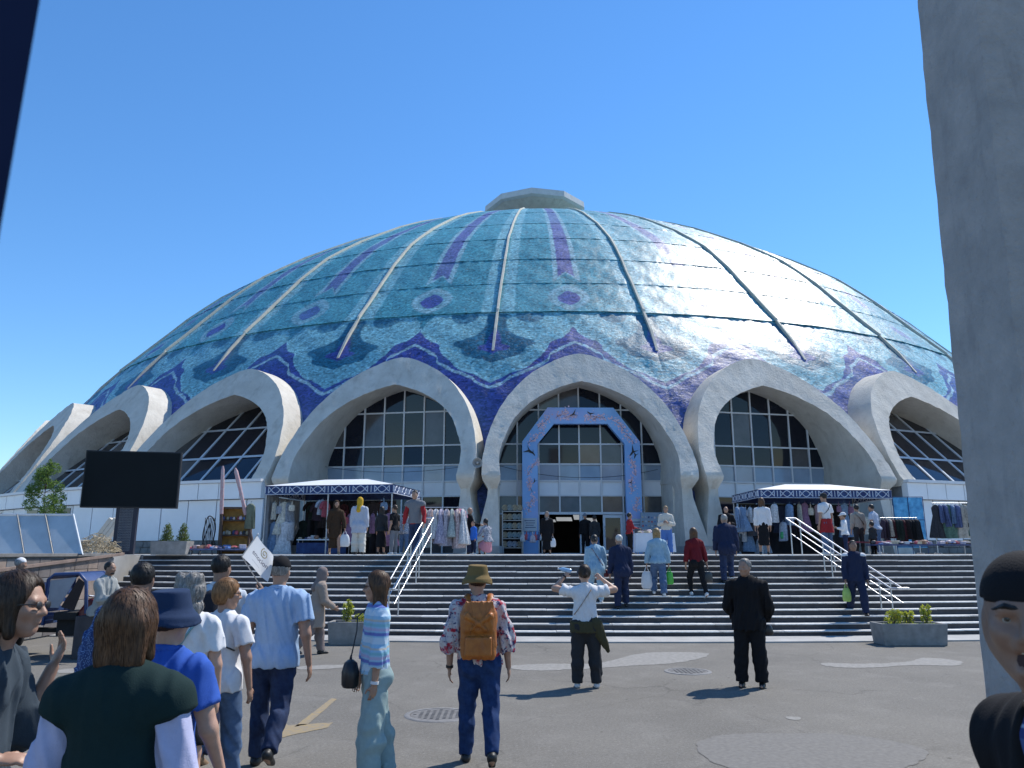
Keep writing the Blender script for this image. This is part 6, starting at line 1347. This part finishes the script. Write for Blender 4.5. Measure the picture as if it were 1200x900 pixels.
T6 = terr('woman in mottled blue blouse and jeans by the dress rack', 474, 27.0, -30, H=1.5, bulk=1.1, lean=14, hair='black', style='bun', top=dict(kind='blouse', mat=check, hem=-.06), bottom=dict(kind='jeans', mat=DEN), shoe=SH_W, seed=46, **STAND)
T7 = terr('balding man in black standing between the arches beside the dress rack', 550, 29.3, -74, H=1.70, male=True, hair='grey', style='bald', top=dict(kind='black_jacket', mat=BLK, t=.026), bottom=dict(kind='jeans', mat=DEND), shoe=SH_B, seed=47, armL=((.2, .5, -.8), (-.1, 1, -.1)), armR=((.2, .4, -.9), (-.1, 1, -.1)), **STAND)
T8 = terr('woman with black ponytail in black and white top and pink skirt sitting between the arches', 572, 28.2, 40, H=1.6, lean=12, hair='black', style='tail', sit=.36, legL=(80, 85), legR=(78, 88), top=dict(kind='black_top', mat=check), bottom=dict(kind='skirt', mat=PINK, len=.14, r=.30), shoe=SH_B, seed=48, armL=((.2, .5, -.8), (-.1, 1, -.1)), armR=((.2, .4, -.9), (-.1, 1, -.1)))
T9 = terr('child in bright blue jacket in front of the balding man', 555, 28.0, 130, H=1.12, hair='black', style='crop', top=dict(kind='blue_jacket', mat=fab('bright_blue', (.03, .14, .55)), hem=-.08), bottom=dict(kind='trousers', mat=NAVY), shoe=SH_W, seed=49, **STAND)
T10 = terr('woman in pale headscarf and long black coat at the entrance door', 641, 31.3, 178, H=1.66, hair='dkbrown', style=None, hat=dict(kind='hijab', mat=fab('pale_scarf', (.22, .19, .17))), top=dict(kind='black_coat', mat=BLK, hem=-.2, t=.03, flare=1.2), bottom=dict(kind='dress_skirt', mat=BLK, len=.1, r=.2), shoe=SH_B, seed=50, **STAND)
T11 = terr('man in dark cap and jacket standing in the open doorway', 686, 34.3, 150, H=1.72, male=True, hair='black', style='crop', top=dict(kind='dark_jacket', mat=BLK, t=.026), bottom=dict(kind='trousers', mat=BLK), shoe=SH_B, hat=dict(kind='cap', mat=GREY), seed=51, **STAND)
T12 = terr('person in dark coat with pale sleeve standing in the open doorway', 697, 34.0, 20, H=1.66, hair='black', style='short', top=dict(kind='dark_coat', mat=CHAR, hem=-.12), bottom=dict(kind='jeans', mat=DEN), shoe=SH_B, seed=52, **WALK)
T13 = terr('seller in bright red top and black trousers beside the white cloth table', 738, 31.6, -80, H=1.60, hair='black', style='short', top=dict(kind='red_top', mat=RED, hem=-.02), bottom=dict(kind='trousers', mat=BLK), shoe=SH_B, seed=53, armR=((.1, .4, -.9), (-.1, .9, -.2)), **STAND)
T14 = terr('woman in cream sweater and bright blue trousers beside the white cloth table', 781, 27.8, 168, H=1.66, bulk=1.08, hair='blond', style='bun', top=dict(kind='cream_sweater', mat=CREAM, hem=-.01, t=.026), bottom=dict(kind='wide_trousers', mat=fab('bright_blue2', (.08, .17, .42)), loose=1.7), shoe=SH_W, seed=54, armL=((.25, .1, -1), (-.6, .7, .15)), armR=((.25, .1, -1), (-.6, .7, .25)), **STAND)
T15 = terr('bald man in black jacket standing left of the right hand stall', 852, 29.0, 176, H=1.72, male=True, bulk=1.1, style='bald', top=dict(kind='black_jacket', mat=BLK, t=.03), bottom=dict(kind='trousers', mat=CHAR), shoe=SH_B, seed=55, armL=((.25, .1, -1), (-.6, .7, .05)), armR=((.25, .1, -1), (-.6, .7, .05)), **STAND)
T16 = terr('woman with long hair in white blouse and black skirt at the top of the steps', 894, 23.3, -14, H=1.64, hair='brown', style='long', top=dict(kind='white_blouse', mat=W_, hem=-.0, t=.018), bottom=dict(kind='skirt', mat=BLK, len=.16, r=.17), shoe=SH_B, seed=56, **STAND)
T17 = terr('man in white T-shirt, dark cap and red wrap near the right handrail', 968, 22.0, 28, H=1.68, male=True, hair='black', style='crop', hat=dict(kind='cap', mat=CHAR), top=dict(kind='t_shirt', mat=W_, sleeve='short', hem=.06, t=.018), bottom=dict(kind='jeans', mat=DEN, loose=1.2), shoe=SH_W, seed=57, **STAND)
def wrap(m, mt, n, z0, z1, r0, r1):
    J = m['J']; F = Field(J['P'] - [.4, .32, .5], J['P'] + [.4, .32, .22], .014); a = J['P'].copy(); b = a.copy(); a[2] += z0; b[2] += z1; F.cap(a, b, r0, r1, .02, 1.3, c0=True, c1=True); F.wrinkle(.005, 30, 4); me = F.mesh(n); me.materials.append(mt); link_mesh(n, me, m['root'])
wrap(T17, RED, 'red_wrap', .12, -.26, .185, .225)
wrap(P12, OLIVE, 'tied_jacket', .055, -.10, .212, .222)
J = P12['J']; F = Field(J['P'] - [.1, .25, .5], J['P'] + [.55, .25, .2], .0115); F.cap(J['P'] + [.12, -.08, .0], J['P'] + [.25, -.05, -.24], .11, .05, .04, 1.6); F.cap(J['P'] + [.25, -.05, -.22], J['P'] + [.30, -.03, -.34], .045, .03, .02); F.wrinkle(.006, 28, 3); me = F.mesh('hanging_sleeve'); me.materials.append(OLIVE); link_mesh('hanging_sleeve', me, P12['root'])
T18 = terr('small child in white cap and white top holding on beside the right handrail', 989, 21.6, 60, H=1.08, hair='dkbrown', style='short', hat=dict(kind='cap', mat=W_), top=dict(kind='white_top', mat=W_, hem=-.03), bottom=dict(kind='trousers', mat=NAVY), shoe=SH_W, seed=58, armL=((.2, .2, -1), (-.1, .8, .2)), vox=.013, **STAND)
T19 = terr('person in beige shirt with shoulder strap looking into the right hand stall', 1006, 27.0, 6, H=1.66, male=True, hair='black', style='short', top=dict(kind='beige_shirt', mat=fab('sand', (.34, .29, .24)), hem=-.0, t=.022), bottom=dict(kind='trousers', mat=CHAR), shoe=SH_B, seed=59, **STAND)
T20 = terr('man in pale blue shirt and jeans looking into the right hand stall', 1027, 26.6, 40, H=1.66, male=True, hair='black', style='crop', top=dict(kind='pale_shirt', mat=fab('pale_blue', (.42, .46, .54)), sleeve='short', hem=-.02, t=.02), bottom=dict(kind='jeans', mat=DEN), shoe=SH_W, seed=60, lean=8, **STAND)
T21 = terr('small child in dark jacket in front of the pale blue shirted man', 1022, 26.0, 20, H=1.0, hair='black', style='short', top=dict(kind='dark_jacket', mat=CHAR), bottom=dict(kind='trousers', mat=BLK), shoe=SH_B, seed=61, **STAND)
T22 = person('man in white skullcap and teal top standing by the stone clad wall', px(20, 15.2, 1.2), 15.2, 0, -60, 1.69, .014, 'dark', True, 1., hair='grey', style='crop', hat=dict(kind='skullcap', mat=W_), top=dict(kind='teal_top', mat=fab('teal', (.12, .20, .21)), hem=-.05), bottom=dict(kind='trousers', mat=CHAR), shoe=SH_B, seed=62, **STAND)
# ------------------------------------------------------------------ things carried
def bag(name, lab, cat, p, w_, h_, d_, m, rz=0., handles=True, crumple=.06):
    o = thing(name, lab, cat, p, rz); r = random.Random(int(abs(p[0]) * 1000)); rows = []; n = 20
    for (z, f) in ((0, .55), (-.12, .78), (-.35, .95), (-.65, 1.05), (-.9, 1.), (-1, .75)): rows.append([(w_ / 2 * f * math.cos(t) * (1 + r.uniform(-crumple, crumple)), d_ / 2 * f * math.sin(t) * (1 + r.uniform(-crumple, crumple)), z * h_ - .1) for t in [2 * math.pi * k / n for k in range(n)]])
    mb = MB(); mb.grid(rows, closeu=True); mb.f += [tuple(range(n)), tuple(5 * n + k for k in range(n))]; mb.sm += [True, True]; mb.build('body', m, o)
    if handles:
        for s in (-1, 1): MB().tube([(-w_ * .2, s * d_ * .2, -.11), (-w_ * .08, s * .01, -.01), (0, 0, .01), (w_ * .08, s * .01, -.01), (w_ * .2, s * d_ * .2, -.11)], .006, 5).build('handle', m, o)
    return o
def hand(m, s): return wp(m, m['J']['R' + s] + m['J']['f' + s] * .085)
PL_W = mat('white_plastic_bag', (.62, .64, .66), .35, .08, 8); PL_G = mat('green_plastic_bag', (.07, .42, .05), .35, .2, 8); PL_L = mat('lime_plastic_bag', (.30, .45, .10), .35, .2, 8); LEA = mat('black_leather', (.012, .012, .014), .4, .2, 20); LEAR = mat('dark_red_leather', (.10, .012, .02), .45, .2, 20)
bag('carrier_bag', 'pale carrier bag held by the fair haired woman on the steps', 'bag', hand(S3, 'L'), .26, .40, .14, PL_W)
bag('carrier_bag', 'bright green carrier bag held by the fair haired woman on the steps', 'bag', hand(S3, 'R'), .18, .30, .12, PL_G)
bag('carrier_bag', 'lime green carrier bag held by the man in navy tracksuit', 'bag', hand(S6, 'R'), .19, .30, .12, PL_L)
bag('carrier_bag', 'white bag hanging from the arm of the woman in brown dress', 'bag', hand(T1, 'L'), .30, .36, .16, PL_W)
bag('carrier_bag', 'white carrier bag held by the woman in black coat at the door', 'bag', hand(T10, 'L'), .24, .34, .12, PL_W)
bag('shoulder_bag', 'dark red shoulder bag at the hip of the pale denim jacket woman', 'bag', wp(S1, S1['J']['P'] + [.19, .02, .06]), .22, .18, .10, LEAR, 0, False)
bag('tote_bag', 'black bag swinging beside the woman in dark red sweater', 'bag', hand(S4, 'R'), .28, .26, .08, LEA, .5)
bag('pouch', 'small black pouch held behind by the man in black jacket', 'bag', wp(P13, P13['J']['P'] + [-.24, -.14, .04]), .14, .14, .08, LEA, 0, False)
def strap(name, lab, m, pts, r, mt, cat='strap', flat=.35): return tag(MB().tube([wp(m, p) for p in pts], r, 6, flat=flat).build(name, mt), lab, cat)
def surf_line(m, a, b, n, back=True, off=.0, rx=.165, ry=.125):
    """points laid on the clothes over the back (or chest) of a torso from a=(x,z) to b=(x,z)"""
    o = []; G = m['top']; ys = np.arange(-.34, .34, .004) * (1 if back else -1)
    for k in range(n + 1):
        t = k / n; x = a[0] + (b[0] - a[0]) * t; z = a[1] + (b[1] - a[1]) * t; i = int(round((x - G.lo[0]) / G.v)); kz = int(round((z - G.lo[2]) / G.v)); y0 = None
        for y in ys:
            j = int(round((y - G.lo[1]) / G.v))
            if 0 <= j < G.n[1] and G.a[min(i, G.n[0] - 1), j, min(kz, G.n[2] - 1)] < 0: y0 = y; break
        if y0 is not None: o.append(np.array([x, y0 + (-.011 if back else .011), z]))
    return o
J = P7['J']; zN, zP = J['N'][2], J['P'][2]
strap('bag_strap', 'black shoulder strap across the back of the white T-shirt woman', P7, [np.array([-.10, .02, zN + .012])] + surf_line(P7, (-.085, zN - .04), (.17, zP + .20), 8, ry=.135) , .019, LEA)
J = P12['J']; zN, zP = J['N'][2], J['P'][2]
strap('bag_strap', 'thin tan strap across the back of the woman taking a photo', P12, [np.array([.08, .02, zN])] + surf_line(P12, (.075, zN - .05), (-.16, zP + .14), 8, ry=.135), .010, mat('tan_strap', (.22, .15, .10), .7))
J = P5['J']; zN, zP = J['N'][2], J['P'][2]
strap('bag_strap', 'teal strap across the back of the wavy grey haired woman', P5, [np.array([.09, .02, zN + .01])] + surf_line(P5, (.08, zN - .04), (-.16, zP + .10), 8, ry=.135), .022, fab('teal_strap', (.18, .32, .34)))
J = T19['J']; strap('bag_strap', 'dark strap across the back of the beige shirted person', T19, surf_line(T19, (-.12, J['N'][2] - .02), (.17, J['P'][2] + .15), 8, ry=.15), .016, LEA)
J = S1['J']; strap('bag_strap', 'dark strap across the back of the pale denim jacket woman', S1, surf_line(S1, (-.10, J['N'][2] - .03), (.15, J['P'][2] + .05), 8), .014, LEAR)
J = T17['J']; strap('bag_strap', 'dark strap across the back of the white T-shirt man in red wrap', T17, surf_line(T17, (.12, J['N'][2] - .02), (-.17, J['P'][2] + .2), 8, ry=.14), .016, LEA)
# striped sweater woman's small handbag on a long strap
J = P9['J']; bp = J['P'] + np.array([.03, .20, .06]); hb = thing('handbag', 'small black bucket handbag on a long strap at the striped sweater woman\'s front', 'bag', wp(P9, bp), R_(112))
MB().lathe([(.075, -.17), (.092, -.15), (.095, -.05), (.07, .02), (.03, .045)], n=18, sy=.75).build('body', LEA, hb); MB().tube([(-.04, 0, .03), (0, 0, .075), (.04, 0, .03)], .008, 6).build('clasp', LEA, hb)
mi = P9['M'].inverted(); hm = Matrix.Translation(hb.location) @ Matrix.Rotation(R_(112), 4, 'Z')
MB().tube([hm.inverted() @ wp(P9, p) for p in (bp + [0, 0, .06], J['C'] + [.06, .155, -.05], J['C'] + [.08, .15, .06], J['N'] + [.085, .06, -.005], J['N'] + [.09, -.02, .012])], .006, 6).build('strap', LEA, hb)
# orange leather backpack
J = P11['J']; c = (J['C'] + J['W']) / 2 + np.array([.0, -.20, .03]); bpk = thing('backpack', 'orange brown leather drawstring backpack on the bucket hat woman', 'backpack', wp(P11, c), R_(2)); LEO = mat('orange_leather', (.36, .10, .010), .5, .15, 14, .3, 60, hue2=(.44, .14, .016))
F = Field((-.26, -.2, -.36), (.26, .2, .36), .008); F.rbox((0, 0, -.07), (.158, .075, .21), .05, .0); F.rbox((0, .0, .11), (.135, .065, .10), .05, .06)
for q in range(9): F.cap((-.11 + .0275 * q, -.05, .20), (-.08 + .02 * q, -.075, .02), .016, .010, .012)
F.rbox((0, -.06, .03), (.13, .03, .075), .02, .03); F.wrinkle(.0035, 32, 8)
me = F.mesh('body'); me.materials.append(LEO); link_mesh('body', me, bpk)
F = Field((-.2, -.22, -.36), (.2, .0, .3), .008); F.rbox((0, -.085, -.165), (.115, .028, .085), .02, .0); F.cap((-.10, -.085, .09), (.0, -.10, .03), .034, .016, .02); F.cap((.10, -.085, .09), (.0, -.10, .03), .034, .016, .02); F.cap((-.06, -.085, -.02), (0, -.10, .03), .022, .014, .02); F.cap((.06, -.085, -.02), (0, -.10, .03), .022, .014, .02); F.wrinkle(.003, 40, 9); me = F.mesh('front_pocket'); me.materials.append(LEO); link_mesh('front_pocket', me, bpk)
MB().tube([(-.05, -.09, .03), (-.07, -.10, -.06), (-.04, -.105, .02), (.0, -.11, .03), (.04, -.105, .02), (.08, -.10, -.05), (.05, -.09, .03)], .006, 5).build('drawstring', LEO, bpk)
for s in (-1, 1): MB().tube([(s * .075, .05, .18), (s * .10, .09, .235), (s * .105, .16, .262), (s * .11, .26, .24), (s * .12, .30, .15)], [.02, .026, .027, .026, .022], 6, flat=.4).build('shoulder_strap', LEO, bpk)
# flag man's dark backpack
J = P6['J']; bp2 = thing('backpack', 'small dark backpack worn by the man holding the flag', 'backpack', wp(P6, J['C'] + np.array([-.03, -.19, -.04])), R_(-12)); F = Field((-.22, -.16, -.3), (.22, .16, .3), .011); F.cap((-.09, 0, -.16), (-.08, 0, .12), .075, .065, .04); F.cap((.09, 0, -.16), (.08, 0, .12), .075, .065, .04); F.cap((0, -.03, -.14), (0, -.03, .1), .08, .07, .04); F.wrinkle(.003, 30, 3); me = F.mesh('body'); me.materials.append(fab('pack_dark', (.02, .022, .03))); link_mesh('body', me, bp2)
for s in (-1, 1): MB().tube([(s * .09, .04, .14), (s * .125, .10, .20), (s * .13, .17, .235), (s * .13, .26, .2)], .024, 6, flat=.4).build('shoulder_strap', LEA, bp2)
# phone and water bottle of the woman taking a photo
hl, hr = hand(P12, 'L'), hand(P12, 'R'); ph_ = thing('phone', 'dark phone held up by the woman taking a photo', 'phone', (hl + hr) / 2 + Vector((0, .03, .03)), 0); MB().box((0, 0, 0), (.16, .01, .078)).build('body', LEA, ph_, bevel=.008); MB().box((0, -.0065, 0), (.15, .003, .07)).build('display', mat('phone_glow', (.08, .11, .15), .2), ph_)
wb = thing('water_bottle', 'pale blue plastic bottle in the hand of the woman taking a photo', 'bottle', hl + Vector((-.05, .0, .03)), 0); MB().lathe([(.028, -.10), (.032, -.09), (.032, .03), (.014, .07), (.014, .085)], n=14, axis=(-1, 0, .2)).build('body', mat('bottle_blue', (.25, .42, .62), .15, .1, 6, spec=.7), wb); MB().lathe([(.016, .083), (.016, .10)], n=12, axis=(-1, 0, .2)).build('bottle_cap', mat('cap_white', (.6, .62, .65), .4), wb)
# flag with lettering
def at_px(x, y, d):
    b_ = (450 - y) / 900; dy = math.cos(PITCH) - b_ * math.sin(PITCH); return Vector(((x - 600) / 900 * d / dy, d, CAM_H + (math.sin(PITCH) + b_ * math.cos(PITCH)) / dy * d))
fg = thing('guide_flag', 'small white flag with dark lettering and gold swirl held above the group', 'flag', at_px(283.5, 652, 7.25)); O = fg.location
A_, B_, C_, D_ = [at_px(*q) - O for q in ((283.5, 652, 7.25), (301, 627.5, 7.2), (320, 652, 7.05), (313.5, 682, 7.1))]
def FP(u, v, e=0.):
    p = (A_ * (1 - u) + B_ * u) * (1 - v) + (D_ * (1 - u) + C_ * u) * v; return p + Vector((0, -1, 0)) * (e - .035 * v * math.sin(6.5 * v + 2.6 * u)) + Vector((.0, 0, -.014)) * math.sin(3.1 * u) * v
mb = MB(); mb.grid([[FP(u / 10, v / 14) for v in range(15)] for u in range(11)]); fm_, fb_ = simple('flag_cloth'); fb_.inputs['Base Color'].default_value = (.75, .75, .76, 1); tr_ = fm_.node_tree.nodes.new('ShaderNodeBsdfTranslucent'); tr_.inputs[0].default_value = (.8, .8, .8, 1); mx_ = fm_.node_tree.nodes.new('ShaderNodeMixShader'); mx_.inputs[0].default_value = .5
fm_.node_tree.links.new(fb_.outputs[0], mx_.inputs[1]); fm_.node_tree.links.new(tr_.outputs[0], mx_.inputs[2]); fm_.node_tree.links.new(mx_.outputs[0], fm_.node_tree.nodes['Material Output'].inputs[0]); mb.build('cloth', fm_, fg)
tcv = bpy.data.curves.new('t', 'FONT'); tcv.body = 'emocion'; tcv.size = 1.; to = bpy.data.objects.new('t', tcv); COL.objects.link(to); bpy.context.view_layer.update(); tm = bpy.data.meshes.new_from_object(to.evaluated_get(bpy.context.evaluated_depsgraph_get())); bpy.data.objects.remove(to)
xs = [v.co.x for v in tm.vertices]; x0_, x1_ = min(xs), max(xs); sc_ = .66 / (x1_ - x0_)
for v in tm.vertices: v.co = FP(.40 + (v.co.y) * sc_ * 1.35, .20 + (v.co.x - x0_) * sc_, .004)
tm.name = 'lettering'; tm.materials.append(mat('flag_ink', (.03, .03, .10), .8)); link_mesh('lettering', tm, fg)
MB().tube([FP(.78 + .17 * (t / 22) * math.cos(t * .55), .62 + .155 * (t / 22) * math.sin(t * .55), .005) for t in range(3, 23)], .0035, 5).build('swirl', mat('flag_gold', (.45, .30, .08), .6), fg)
MB().tube([FP(.22, .28 + .07 * k, .004) for k in range(6)], .0012, 4).build('small_line', mat('flag_grey', (.3, .3, .34), .8), fg)
hw_ = hand(P6, 'R') - O; d_ = (B_ - A_).normalized(); MB().tube([hw_ - Vector((0, 0, .05)), hw_, A_, B_ + d_ * .02], .006, 6).build('staff', M_steel, fg)
# bracelet and watch
for (m, s, lab) in ((P11, 'L', 'black watch on the left wrist of the bucket hat woman'), (P9, 'L', 'white watch on the wrist of the striped sweater woman'), (P12, 'L', 'black watch on the raised wrist of the woman taking a photo')):
    q = wp(m, m['J']['R' + s] - m['J']['f' + s] * .01); ax = m['M'].to_3x3() @ Vector([float(v) for v in m['J']['f' + s]]); tag(MB().lathe([(.027, -.011), (.034, -.011), (.034, .011), (.027, .011)], n=16, axis=tuple(ax), close=False).build('wrist_watch', W_ if m is P9 else LEA, loc=q), lab, 'watch')

# ------------------------------------------------------------------ three-wheeled motor cart and its driver
ct = thing('motor_cart', 'blue three wheeled motor cart with slatted cargo bed and red front', 'cart', (px(84, 14.6), 14.6, 0)); C_B = mat('cart_blue', (.025, .055, .16), .45, .25, 5); C_R = mat('cart_red', (.14, .012, .018), .4, .25, 6); C_K = mat('tyre_rubber', (.015, .015, .016), .85, .2, 20); C_C = mat('canvas_grey', (.28, .29, .32), .8, .15, 4)
MB().box((-.95, 0, .58), (1.5, 1.15, .06)).build('bed_floor', C_B, ct, bevel=.008)
for sy in (-1, 1):
    for x_ in (-1.68, -1.18, -.70, -.22): MB().box((x_, sy * .575, .92), (.05, .04, .66)).build('stake', C_B, ct, bevel=.005)
    for z_ in (.66, .78, .93, 1.05, 1.14, 1.23): MB().box((-.95, sy * .56, z_), (1.5, .025, .085 if z_ < .8 else .045)).build('side_slat', C_B if z_ < .9 or z_ > 1.2 else mat('slat_pale', (.30, .30, .34), .6), ct, bevel=.004)
for x_ in (-1.69, -.21):
    for z_ in (.66, .8, .95, 1.1, 1.23): MB().box((x_, 0, z_), (.025, 1.1, .07)).build('end_slat', C_B, ct, bevel=.004)
MB().tube([(-1.6, 0, .45), (.95, 0, .42)], .045, 8).build('chassis', C_K, ct)
def wheel(x_, y_, r):
    w_ = empty('wheel', (x_, y_, r), 0, ct); MB().lathe([(r * .66, -.05), (r * .92, -.055), (r, -.035), (r, .035), (r * .92, .055), (r * .66, .05)], n=24, axis=(0, 1, 0), close=False).build('tyre', C_K, w_); MB().lathe([(.001, -.03), (r * .25, -.04), (r * .68, -.025), (r * .68, .025), (r * .25, .04), (.001, .03)], n=20, axis=(0, 1, 0), close=False).build('rim', MATS['dull_metal'], w_)
wheel(-1.25, -.5, .26); wheel(-1.25, .5, .26); wheel(.72, 0, .25)
# cab frame with canvas screen, red front shield, headlight, handlebar, seat
for sy in (-1, 1): MB().tube([(-.12, sy * .42, .55), (-.12, sy * .42, 1.34), (-.02, sy * .42, 1.42), (.42, sy * .42, 1.44), (.56, sy * .42, 1.30), (.62, sy * .42, .75)], .032, 8).build('cab_hoop', C_B, ct)
MB().grid([[(x_, y_, z_) for y_ in (-.42, 0, .42)] for x_, z_ in ((-.12, 1.34), (-.02, 1.43), (.42, 1.455), (.56, 1.31))]).build('cab_roof', C_B, ct)
mb = MB(); mb.prism([(-.08, -.425, .85), (-.08, -.425, 1.32), (.38, -.425, 1.38), (.12, -.425, .85)], (0, .01, 0)); mb.build('side_canvas', C_C, ct)
mb = MB(); mb.prism([(.40, -.425, .80), (.16, -.425, .86), (.42, -.425, 1.36), (.54, -.425, 1.28)], (0, .01, 0)); mb.build('side_window', M_glass, ct)
mb = MB(); mb.prism([(.40, -.31, .34), (.86, -.31, .36), (.90, -.31, .62), (.80, -.31, .98), (.56, -.31, 1.0), (.36, -.31, .72)], (0, .62, 0)); mb.build('front_shield', C_R, ct, bevel=.05)
for (x_, y_) in ((.86, -.13), (.86, .16)):
    q = MB().lathe([(.001, .05), (.06, .04), (.085, .0), (.085, -.05)], n=18, axis=(1, -.5, 0), c=(x_, y_ - .03, .88)).build('headlight', mat('lamp_glass', (.55, .56, .58), .12, .1, 6, spec=.8), ct)
MB().tube([(.60, -.36, 1.05), (.66, -.15, 1.02), (.66, .15, 1.02), (.60, .36, 1.05)], .018, 8).build('handlebar', M_steel, ct); MB().box((.22, 0, .70), (.42, .75, .14)).build('seat', C_K, ct, bevel=.03); MB().box((.22, 0, .50), (.4, .5, .3)).build('engine_box', C_K, ct, bevel=.02)
MB().box((.95, -.05, .40), (.5, .55, .06)).build('step_plate', C_K, ct, bevel=.01)
DR = person('bearded driver in pale shirt sitting on the motor cart', px(122, 14.2, 1.1), 14.15, 0, -96, 1.72, .0135, 'dark', True, 1.08, legL=(76, 70), legR=(72, 74), sit=.09, armL=((.2, .3, -1), (-.1, 1, .0)), armR=((.2, .35, -1), (-.1, 1, .0)), lean=6, hair='black', style='crop', beard='black', top=dict(kind='pale_shirt', mat=fab('pale_grey', (.30, .31, .30)), hem=-.05, t=.024, wr=.004), bottom=dict(kind='trousers', mat=GREY, loose=1.4), shoe=SH_B, seed=71)
MB_ = MB(); MB_.box((0, 0, .36), (.5, .42, .72)); tag(MB_.build('cargo_crate', mat('crate_dark', (.05, .045, .05), .8, .3, 6), bevel=.02, loc=(px(122, 14.2) - .02, 14.2, 0)), 'dark cargo crate in front of the motor cart under the sitting driver', 'crate')
